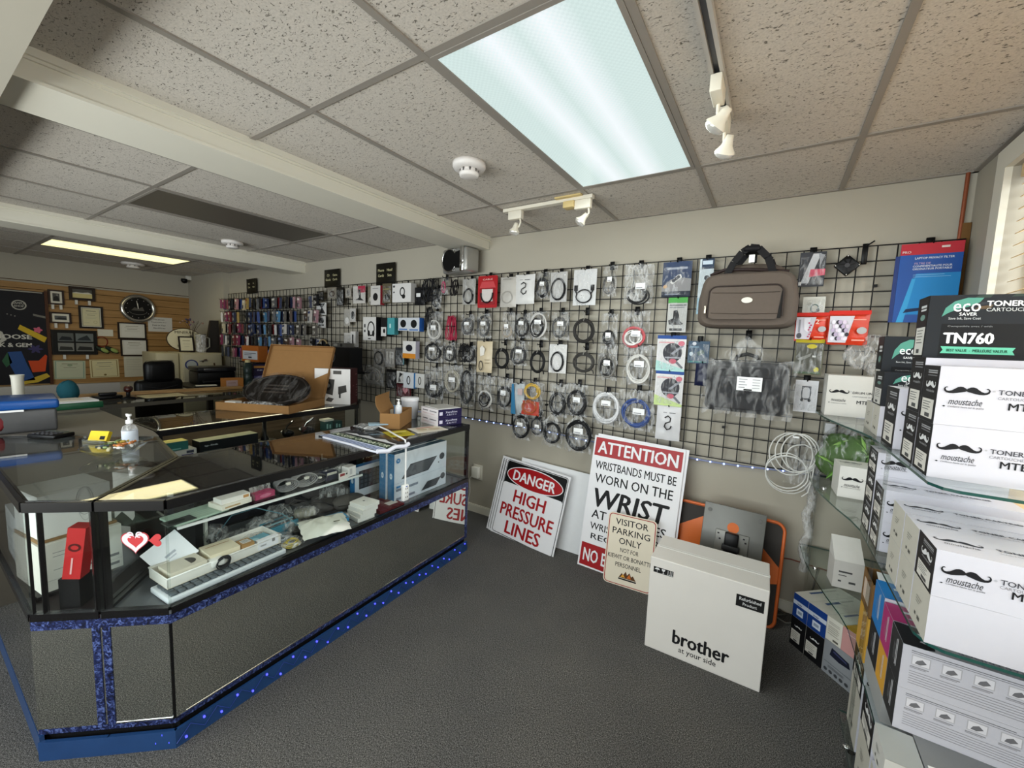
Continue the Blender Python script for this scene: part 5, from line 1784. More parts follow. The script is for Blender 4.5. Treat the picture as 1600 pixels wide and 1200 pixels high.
obj('plastic_wrap', b, t, 'crumpled clear wrap around the wall side upright')

# top shelf
L = .345
toner('lower front white moustache toner box on the top glass shelf', SX, 1.437, S1, (L, .125, .136))
toner('upper front white moustache toner box on the top glass shelf', SX, 1.440, S1 + .1365, (L, .125, .147))
toner('lower rear moustache toner box on the top shelf, only its black end showing', SX, 1.568, S1, (L, .128, .148))
toner('upper rear moustache toner box on the top shelf beneath the black TN760 box', SX, 1.568, S1 + .1485, (L, .128, .155))
toner('black and green TN760 toner box on top of the white boxes', SX + .004, 1.625, S1 + .304, (L, .10, .175), 'eco', code='TN760')
toner('tall moustache box standing behind the front stack on the top shelf', SX, 1.80, S1, (.33, .165, .20))
toner('plain cream box on end, nearer of two under the small black box', SX, 2.045, S1, (.33, .115, .116), 'white')
toner('plain cream box on end, farther of two under the small black box', SX, 2.165, S1, (.33, .145, .116), 'white')
toner('small black and green box lying on the two plain cream boxes', SX, 2.05, S1 + .1165, (.33, .145, .13), 'eco', code='TN450', ribbon=False)
toner('black DR730 drum box standing behind the small black box', SX + .014, 2.20, S1 + .1165, (.33, .105, .27), 'eco', code='DR730', ribbon=False)
carton('drum_box', 'white moustache drum unit box at the wall end of the top shelf', 'toner box', (.236, 2.60, S1), (.36, .19, .205), '#d6d3cc', 0, {'front': lambda b, w, h: moustache_front(b, w, h, 'MTB-DR730', 'DRUM UNIT')})

# middle shelf
toner('plain white toner box at the near end of the middle shelf', SX, 1.295, S2, (L, .128, .117), 'white')
toner('white moustache toner box on the plain one at the near end of the middle shelf', SX, 1.295, S2 + .1175, (L, .128, .112))
toner('lower plain white box, second row of the middle shelf', SX, 1.430, S2, (L, .13, .117), 'white')
toner('upper plain white box, second row of the middle shelf', SX, 1.430, S2 + .1175, (L, .13, .108), 'whitetop')
toner('lower plain white box, third row of the middle shelf', SX, 1.567, S2, (L, .125, .113), 'white')
toner('upper box with TONER CARTRIDGE on top, third row of the middle shelf', SX, 1.567, S2 + .1135, (L, .125, .112), 'whitetop')
toner('lower black-ended moustache box in the middle of the middle shelf', SX, 1.83, S2, (.33, .13, .105))
toner('upper black-ended moustache box in the middle of the middle shelf', SX, 1.83, S2 + .1055, (.33, .13, .112))
toner('bottom box of the dark-ended stack on the middle shelf', SX, 1.98, S2, (.33, .145, .115))
toner('second box of the dark-ended stack on the middle shelf', SX, 1.98, S2 + .1155, (.33, .145, .115))
toner('moustache box on top of the dark-ended stack on the middle shelf', SX, 1.98, S2 + .231, (.33, .15, .085))
carton('drum_box', 'small white moustache drum box at the curved end of the middle shelf', 'toner box', (.305, 2.44, S2), (.33, .15, .15), '#d9d7d0', 3, {'front': lambda b, w, h: moustache_front(b, w, h, 'MTB-DR420', 'DRUM UNIT'), 'top': top_moustache})

# a bagged green plant behind it
t = thing('bagged_plant', 'green artificial plant in a clear bag at the back of the middle shelf', 'plant', (.37, 2.70, S2))
b = B().blob((0, 0, .13), (.13, .07, .13), m('#47632f', .6, 0, .25, 30), .22, 61, 18, 10, flat=-.129)
obj('foliage', b, t)
rg = random.Random(5)
for i in range(26):
    a = rg.uniform(0, 6.28)
    x, z = .13 * math.cos(a) * rg.uniform(.4, 1), .13 + .12 * math.sin(a) * rg.uniform(.3, 1)
    b = B()
    b.T = Matrix.Translation((x, -.055 - .03 * rg.random(), max(.03, z))) @ Matrix.Rotation(rg.uniform(-1.2, 1.2), 4, 'Y')
    b.add([(0, 0, -.035), (.007, -.004, 0), (0, 0, .04), (-.007, -.003, 0)], [(0, 1, 2, 3)], m(['#5f8a3c', '#3f6129', '#7ba053'][i % 3], .5))
    obj('leaf', b, t)
obj('bag', B().blob((0, -.0, .15), (.15, .095, .155), FILM, .14, 62, 18, 10, flat=-.15), t, 'clear plastic bag')

# lower shelf
carton('carton', 'white box with a grey flap top at the near end of the lower shelf', 'box', (.316, 1.30, S3), (.075, .12, .078), '#c9c7c1', 0, {'left': end_white, 'top': [('r', 0, 0, 1, 1, '#b3b8b8')]})
carton('carton', 'flat dark grey box supporting the black toner boxes on the lower shelf', 'box', (.394, 1.27, S3), (.30, .27, .079), '#8a8d90')
b = B().add([(0, 0, 0), (.05, -.01, .001), (.055, .04, .012), (.0, .045, .002)], [(0, 1, 2, 3)], PAPER)
solo('paper_flap', 'torn white paper lying on the flat dark grey box', 'paper', b, (.40, 1.29, S3 + .0795))
BKC, MAG, CYA, YEL = '#202022', '#a72c6a', '#1f74b8', '#d29a32'
toner('lower black TN210 toner box on the lower shelf', SX, 1.43, S3 + .0795, (L, .108, .118), 'tn', hx=BKC, code='MTB-TN210BK')
toner('upper black TN210 toner box with its black swoosh on top', SX, 1.43, S3 + .198, (L, .108, .122), 'tn', hx=BKC, code='MTB-TN210BK')
carton('carton', 'flat grey box under the yellow and magenta toner boxes on the lower shelf', 'box', (SX, 1.542, S3), (.34, .25, .079), '#9c9d9c')
toner('yellow-ended toner box beneath the magenta one on the lower shelf', SX, 1.542, S3 + .0795, (L, .106, .118), 'tn', hx=YEL, code='MTB-TN210Y')
toner('magenta toner box on the yellow-ended one on the lower shelf', SX, 1.542, S3 + .198, (L, .106, .122), 'tn', hx=MAG, code='MTB-TN210M')
toner('black-ended toner box beneath the blue one on the lower shelf', SX, 1.652, S3 + .0795, (L, .128, .118), 'tn', hx=BKC, code='MTB-TN210BK')
toner('blue toner box on the black-ended one on the lower shelf', SX, 1.652, S3 + .198, (L, .125, .132), 'tn', hx=CYA, code='MTB-TN210C')
carton('carton', 'yellow-ended box under the opened brown box on the lower shelf', 'box', (SX, 1.815, S3), (.30, .145, .165), '#c99a3f')
t = thing('opened_box', 'opened brown cardboard box with white paper in it on the lower shelf', 'box', (SX, 1.815, S3 + .1655))
b = B()
for (xa, xb, ya, yb) in ((0, .2, 0, .003), (0, .2, .147, .15), (0, .003, .003, .147), (.197, .2, .003, .147)):
    b.box(xa, xb, ya, yb, 0, .125, m('#7a5a36', .8))
b.box(0, .2, 0, .15, 0, .003, KRAFT)
obj('walls', b, t)
obj('shipping_label', B().box(-.0012, -.0002, .03, .12, .03, .10, m('#cbb9a8', .6)), t)
obj('paper', B().add([(.02, -.004, .118), (.15, -.004, .118), (.17, .12, .124), (.03, .13, .124), (.02, -.004, .112), (.15, -.004, .112)], [(0, 1, 2, 3), (0, 4, 5, 1)], PAPER), t, 'white paper')
t = thing('opened_box', 'white printer part box with a raised flap at the curved end of the lower shelf', 'box', (.315, 2.36, S3), RAD(6))
b = B().box(0, .11, 0, .10, 0, .13, m('#c6c3bd', .55))
b.add([(0, 0, .1305), (.11, 0, .1305), (.11, .10, .215), (0, .10, .215), (0, .10, .1305), (.11, .10, .1305)], [(0, 1, 2, 3), (2, 5, 4, 3), (0, 3, 4), (1, 5, 2)], m('#d2d0cb', .55))
for (x0, x1, z0, z1) in ((.02, .07, .075, .083), (.02, .05, .06, .064), (.02, .032, .03, .038), (.06, .085, .028, .038)):
    b.rect(x0, x1, z0, z1, -.0006, m('#4a4a4a'))
obj('body', b, t)

# bottom shelf and the boxes on the carpet
toner('white box under the black-ended box at the near end of the bottom shelf', SX + .008, 1.62, S0, (.30, .17, .19), 'white')
toner('black-ended moustache box on the white box at the near end of the bottom shelf', SX + .008, 1.62, S0 + .1905, (.30, .17, .125))
toner('white box under the black-ended box in the middle of the bottom shelf', SX + .016, 1.86, S0, (.30, .18, .205), 'white')
toner('black-ended moustache box on the white box in the middle of the bottom shelf', SX + .016, 1.86, S0 + .2055, (.30, .18, .12))
toner('white box in front at the very end of the bottom shelf', SX + .005, 1.33, S0, (.30, .26, .21), 'white')

RZ = math.atan2(-.238, .227)
dxr, dyr = math.cos(RZ), math.sin(RZ)


def end_ink(blue):
    def f(b, w, h):
        y = -.0007
        if blue:
            b.rect(0, w, 0, h, y, m('#173a80', .45))
            b.rect(.0, w, .55 * h, .72 * h, y * 1.4, m('#c3cbd9', .5))
            b.text('brother', .45 * w, .585 * h, .07 * h, y * 1.8, m('#1b2d5c'), .3 * w, bold=.02)
            b.rect(.28 * w, .72 * w, .14 * h, .42 * h, y * 1.4, m('#cdd6e4', .5))
            b.rect(.36 * w, .64 * w, .22 * h, .34 * h, y * 1.8, m('#8d99ad', .5))
        else:
            b.rect(0, w, 0, h, y, m('#121214', .5))
            b.poly(moustache(.5 * w, .72 * h, .5 * w), y * 1.4, m('#d4d4d4', .5))
            b.rect(.06 * w, .68 * w, .18 * h, .56 * h, y * 1.4, m('#c9c6bd', .6))
            for i in range(4):
                b.rect(.12 * w, (.55 - .07 * (i % 2)) * w, (.48 - .06 * i) * h, (.495 - .06 * i) * h, y * 1.8, m('#77746c'))
            b.rect(.25 * w, .5 * w, .2 * h, .25 * h, y * 1.8, m('#4a4a4a'))
    return f


def top_ink(b, w, h):
    y = -.0007
    b.rect(.2 * w, .36 * w, .25 * h, .55 * h, y, m('#4b5c80'))
    b.rect(.2 * w, .30 * w, .58 * h, .85 * h, y, m('#a9a89f'))


def floor_box(label, s, w, z, h, depth, fc, hx):
    return solo('ink_box', label, 'box', pbox(B(), w, depth, h, m(hx, .5, 0, .02), {k: v for k, v in fc.items()}), (.192 + dxr * s, 2.528 + dyr * s, z), RZ, 'boxes on the carpet under the corner shelf')


floor_box('black box on the carpet at the far left of the corner row', 0, .084, 0, .155, .28, {'front': end_ink(False)}, '#c9c6be')
floor_box('blue and white box on the leftmost black box in the corner row', 0, .084, .156, .125, .28, {'front': end_ink(True), 'top': top_ink}, '#cfccc2')
floor_box('black box on the carpet, second from the left in the corner row', .0855, .098, 0, .155, .28, {'front': end_ink(False)}, '#c9c6be')
floor_box('blue and white box on the second black box in the corner row', .0855, .098, .156, .125, .28, {'front': end_ink(True), 'top': top_ink}, '#cfccc2')
floor_box('grey box with a printer picture on the carpet in the corner row', .185, .15, 0, .165, .28, {'front': [('r', 0, 0, 1, 1, '#85888c'), ('p', [(.2, .62), (.5, .58), (.85, .62), (.8, .78), (.25, .86)], '#1b1d2c'), ('p', [(.3, .76), (.75, .70), (.72, .75), (.32, .81)], '#3a3f60'), ('r', .05, .36, .95, .375, '#55585c')] + [('e', .12 + .17 * i, .14, .06, .05, '#3c3e42') for i in range(5)] + TXTL(.2, .7, (.25, .29), '#5a5c60', .015)}, '#9a9c9c')
floor_box('cream box with printed lines on the grey printer picture box', .185, .074, .166, .115, .28, {'front': TXTL(.12, .85, (.8, .74, .62, .56, .48, .4, .3), '#8e8a80', .02) + [('r', .5, .08, .85, .16, '#5a564d')], 'top': top_ink}, '#d1cec2')
floor_box('pink-ended box with a yellow swoosh on top in the corner row', .2605, .075, .166, .115, .28, {'front': [('r', 0, 0, 1, 1, '#c08f8c'), ('r', .3, .8, .8, .84, '#d9b9b4')], 'top': [('p', [(0, 0), (.9, 0), (1, .3), (.6, .55), (.1, .5)], '#cf9f3a')]}, '#d6d2c6')
# ---------------------------------------------------------------- goods hung on the wire grid
HOOKM = m('#0b0b0c', .4)
PY = 2.752            # plane of the hanging packs


def hook(label, x, z, y1=2.735):
    b = B().rbox(x - .016, x + .016, GY - .0135, GY - .0085, z - .012, z + .045, HOOKM, .002, 1)
    b.tube([(x, GY - .012, z + .012), (x, y1, z + .008), (x, y1 - .008, z + .018)], .003, HOOKM, 6)
    return solo('display_hook', 'hook holding the ' + ' '.join(label.split()[:13]), 'hook', b, group='black display hooks on the wire grid')


def s_cable(b, w, h, y):
    k = m('#2a2a2b', .4)
    c = [(.38, .66), (.50, .72), (.62, .66), (.60, .56), (.42, .50), (.38, .40), (.50, .32), (.62, .36), (.66, .44)]
    b.tube([(x * w, y, z * h) for x, z in c], .004, k, 6)
    b.rect(.3 * w, .45 * w, .80 * h, .82 * h, y + .003, m('#8d8d90'))
    b.rect(.55 * w, .8 * w, .80 * h, .82 * h, y + .003, m('#3a3a3c'))


def pack(kind, x, z, w, h, label, k, seed):
    rg = random.Random(seed)
    loc = (x - w / 2, PY, z)
    grp = k.get('g', 'packs hung on the wire grid')
    c = m(k.get('c', '#222222'), .45)
    if kind == 'bag':
        t = thing('bagged_cable', label, 'bagged cable', loc, 0, grp)
        rx, rz = k['rx'] * w, k['rz'] * h
        cz = h * k.get('cz', .10) + rz if 'cz' not in k else h * k['cz']
        cz = max(cz, rz + .06 * h)
        r = .0058 if k.get('thick') else .0046
        b = B()
        if k.get('silver'):
            coil(b, w * .5, h * .20 + .0, rx, rz, -.014, c, k.get('turns', 5), r, .05 * w, rg)
        else:
            coil(b, w * .5, cz, rx, rz, -.012, c, k.get('turns', 6 if k.get('thick') else 5), r * (1.25 if w > .1 else 1), .05 * w, rg)
        if k.get('mix'):
            coil(b, w * .5, cz * .9, rx * .7, rz * .7, -.018, m(k['mix'], .45), 3, r, .09 * w, rg)
        obj('cable', b, t)
        film = FOG if (k.get('silver') or k.get('gather')) else FILM
        if k.get('gather'):
            b = B()
            b.pillow(0, w, 0, h * .72, .004, .03, FILM, 8, 7, .3, seed=seed)
            b.add([(w * .05, -.004, h * .7), (w * .95, -.004, h * .7), (w * .56, -.006, h), (w * .44, -.006, h)], [(0, 1, 2, 3)], FOG)
            obj('bag', b, t, 'gathered clear plastic bag')
        else:
            obj('bag', B().pillow(-.03 * w, 1.03 * w, -.01 * h, h, .004, .030, film, 6, 8, .22, seed=seed), t, 'clear plastic bag')
        if k.get('red'):
            obj('header_card', B().box(w * .02, w * .85, -.006, -.002, .0, h * .42, m('#b8402c', .4)), t, 'red backing card')
            b = B()
            coil(b, w * .42, h * .25, w * .3, h * .17, -.016, m('#b0562c', .35), 4, .004, .05 * w, rg)
            obj('cable', b, t)
        if k.get('lab'):
            lx, lz = w * (.36 + .1 * rg.random()), cz + rg.uniform(-.05, .1) * h
            b = B().box(lx, lx + .34 * w, -.036, -.0352, lz, lz + .15 * h, PAPER)
            b.rect(lx + .03 * w, lx + .25 * w, lz + .02 * h, lz + .045 * h, -.0364, GREYINK)
            obj('price_label', b, t, 'white price label')
        return t
    if kind in ('cardcoil', 'plugcard', 'blister'):
        t = thing('carded_cable', label, 'carded cable', loc, 0, grp)
        if kind == 'blister':
            obj('card', B().prism(rrect(0, w, 0, h, .014), -.004, 0, m('#a51c22', .3)), t)
            b = B().prism(rrect(w * .1, w * .9, h * .1, h * .62, .012), -.006, -.004, m('#8c1a20', .25))
            b.rect(w * .22, w * .78, h * .2, h * .58, -.0064, m('#cfc9c4', .4))
            b.poly([(w * .08, h * .62), (w * .92, h * .62), (w * .8, h * .82), (w * .2, h * .82)], -.0046, m('#c0464a', .3))
            b.text('CABLE', w * .5, h * .86, h * .05, -.0046, m('#e2b9b4'), w * .5)
            obj('printing', b, t)
            b = B().tube(loop_pts(w * .5, h * .42, w * .3, h * .26, -.014, 16, 0, a0=PI * .95, a1=PI * 2.12), .006, c, 8)
            obj('cable', b, t)
            return t
        obj('card', B().box(0, w, -.003, 0, 0, h, m(k['bg'], .3, 0, .05, 18)), t)
        b = B()
        if kind == 'plugcard':
            for q in range(2):
                b.tube(loop_pts(w * .5, h * .25, w * .33, h * .18, -.010 - .006 * q, 22), .0042, c, 7, closed=True)
            b.tube([(w * .2, -.012, h * .30), (w * .14, -.012, h * .38), (w * .14, -.012, h * .42)], .0042, c, 7)
            b.tube([(w * .8, -.012, h * .30), (w * .86, -.012, h * .38), (w * .86, -.012, h * .42)], .0042, c, 7)
            b.rbox(w * .07, w * .21, -.018, -.006, h * .40, h * .56, c, .003)
            b.rbox(w * .79, w * .93, -.018, -.006, h * .40, h * .56, c, .003)
        else:
            for q in range(3):
                b.tube(loop_pts(w * .5, h * k['cz'], w * k['rx'] - .002 * q, h * k['rz'] - .003 * q, -.009 - .004 * q, 22, .001, rg), .0045, c, 7, closed=True)
        obj('cable', b, t)
        obj('sleeve', B().pillow(0, w, 0, h, -.004, .022, FILM, 5, 6, .05, False, seed), t, 'clear plastic sleeve')
        return t
    if kind == 'bigcoil':
        t = thing('cable_coil', label, 'cable', loc, 0, grp)
        b = B()
        r = .0048
        for q in range(6):
            b.tube(loop_pts(w * .5 + rg.uniform(-.004, .004), h * .40 + rg.uniform(-.004, .004), w * (.46 - .018 * q), h * (.37 - .016 * q), -.008 - .005 * (q % 3), 26, .0012, rg), r, c, 7, closed=True)
        b.tube([(w * .8, -.014, h * .2), (w * .93, -.014, h * .1), (w * .95, -.012, 0)], r, c, 7)
        obj('cable', b, t)
        b = B().tube([(w * .5, -.03, h * .70), (w * .5, -.012, h * .82), (w * .46, -.006, h * .92), (w * .40, -.010, h)], .003, m('#8c8a84', .4), 6)
        b.tube(loop_pts(.0, .0, .006, .018, 0, 10), .0025, m('#8c8a84', .4), 6, closed=True) if False else None
        obj('tie', b, t)
        return t
    if kind == 'bundle':
        t = thing('cable_hank', label, 'cable', loc, 0, grp)
        b = B()
        for q in range(k['n']):
            xx = w * (.15 + .7 * q / max(1, k['n'] - 1))
            pts = []
            for i in range(14):
                a = 2 * PI * i / 14
                pts.append((xx + w * .16 * math.cos(a) + rg.uniform(-.003, .003), -.015 - .012 * math.sin(a * 2 + q), h * (.5 + .47 * math.sin(a) * rg.uniform(.86, 1.0))))
            b.tube(pts, .0042, c, 6, closed=True)
        obj('cable', b, t)
        obj('tie', B().tube([(0, -.03, h * .55), (w * .5, -.036, h * .57), (w, -.03, h * .55), (w * .5, -.002, h * .53)], .003, m('#111112', .5), 6, closed=True), t)
        return t
    if kind == 'pouch':
        t = thing('plastic_pouch', label, 'pouch', loc, 0, grp)
        obj('sleeve', B().pillow(0, w, 0, h, 0, .016, m(k['c'], .3, 0, .05, 20, .25), 6, 8, .06, seed=seed), t)
        b = B()
        if k['art'] == 'S':
            s_cable(b, w, h, -.024)
        elif k['art']:
            art(b, k['art'], w, h, -.025)
        if b.v:
            obj('printing', b, t)
        return t
    if kind == 'box':
        d = k['d']
        return solo('boxed_accessory', label, 'box', pbox(B(), w, d, h, m(k['c'], .5, 0, .03), {'front': k['art']}, {'left': k['side'], 'right': k['side']}), (loc[0], PY - d + .02, z), 0, grp)
    # printed card / blister pack
    t = thing('blister_pack', label, 'pack', loc, 0, grp)
    b = B()
    b.box(0, w, -.003, 0, 0, h, m(k['c'], .4, 0, .04))
    its = [i for i in k['art'] if i[0] != 'h']
    art(b, its, w, h, -.0034)
    for i in k['art']:
        if i[0] == 'h':
            b.poly([(p[0] + i[1] * w, p[1] + i[2] * h) for p in heart(i[3] * w)], -.004, m(i[4]))
    obj('card', b, t)
    obj('blister', B().pillow(w * .04, w * .96, h * .05, h * .86, -.0065, .012, FILM, 4, 5, .05, False, seed), t, 'clear plastic blister')
    return t


SOL = [('r', 0, 0.9, 1, 1, '#274a8c'), ('r', 0.06, 0.78, 0.6, 0.82, '#d9a4a6'), ('e', 0.55, 0.52, 0.33, 0.27, '#2c2b33'), ('p', [(0.5, 0.5), (0.88, 0.74), (0.93, 0.7), (0.56, 0.46)], '#8e8f98'), ('r', 0.3, 0.36, 0.85, 0.4, '#9b9ca4'), ('e', 0.84, 0.78, 0.11, 0.07, '#cf6f80'), ('e', 0.58, 0.28, 0.13, 0.07, '#c05f70'), ('p', [(0.72, 0.3), (0.95, 0.12), (0.9, 0.08), (0.68, 0.24)], '#6b6c74')]
REDP = [('r', 0.0, 0.88, 1, 1, '#c8281c'), ('p', [(0.02, 0.06), (0.46, 0.06), (0.62, 0.84), (0.02, 0.84)], '#c9c5cc'), ('e', 0.82, 0.42, 0.12, 0.1, '#b0afae'), ('r', 0.6, 0.72, 0.9, 0.75, '#e8a090'), ('r', 0.6, 0.12, 0.9, 0.16, '#e8a090')]
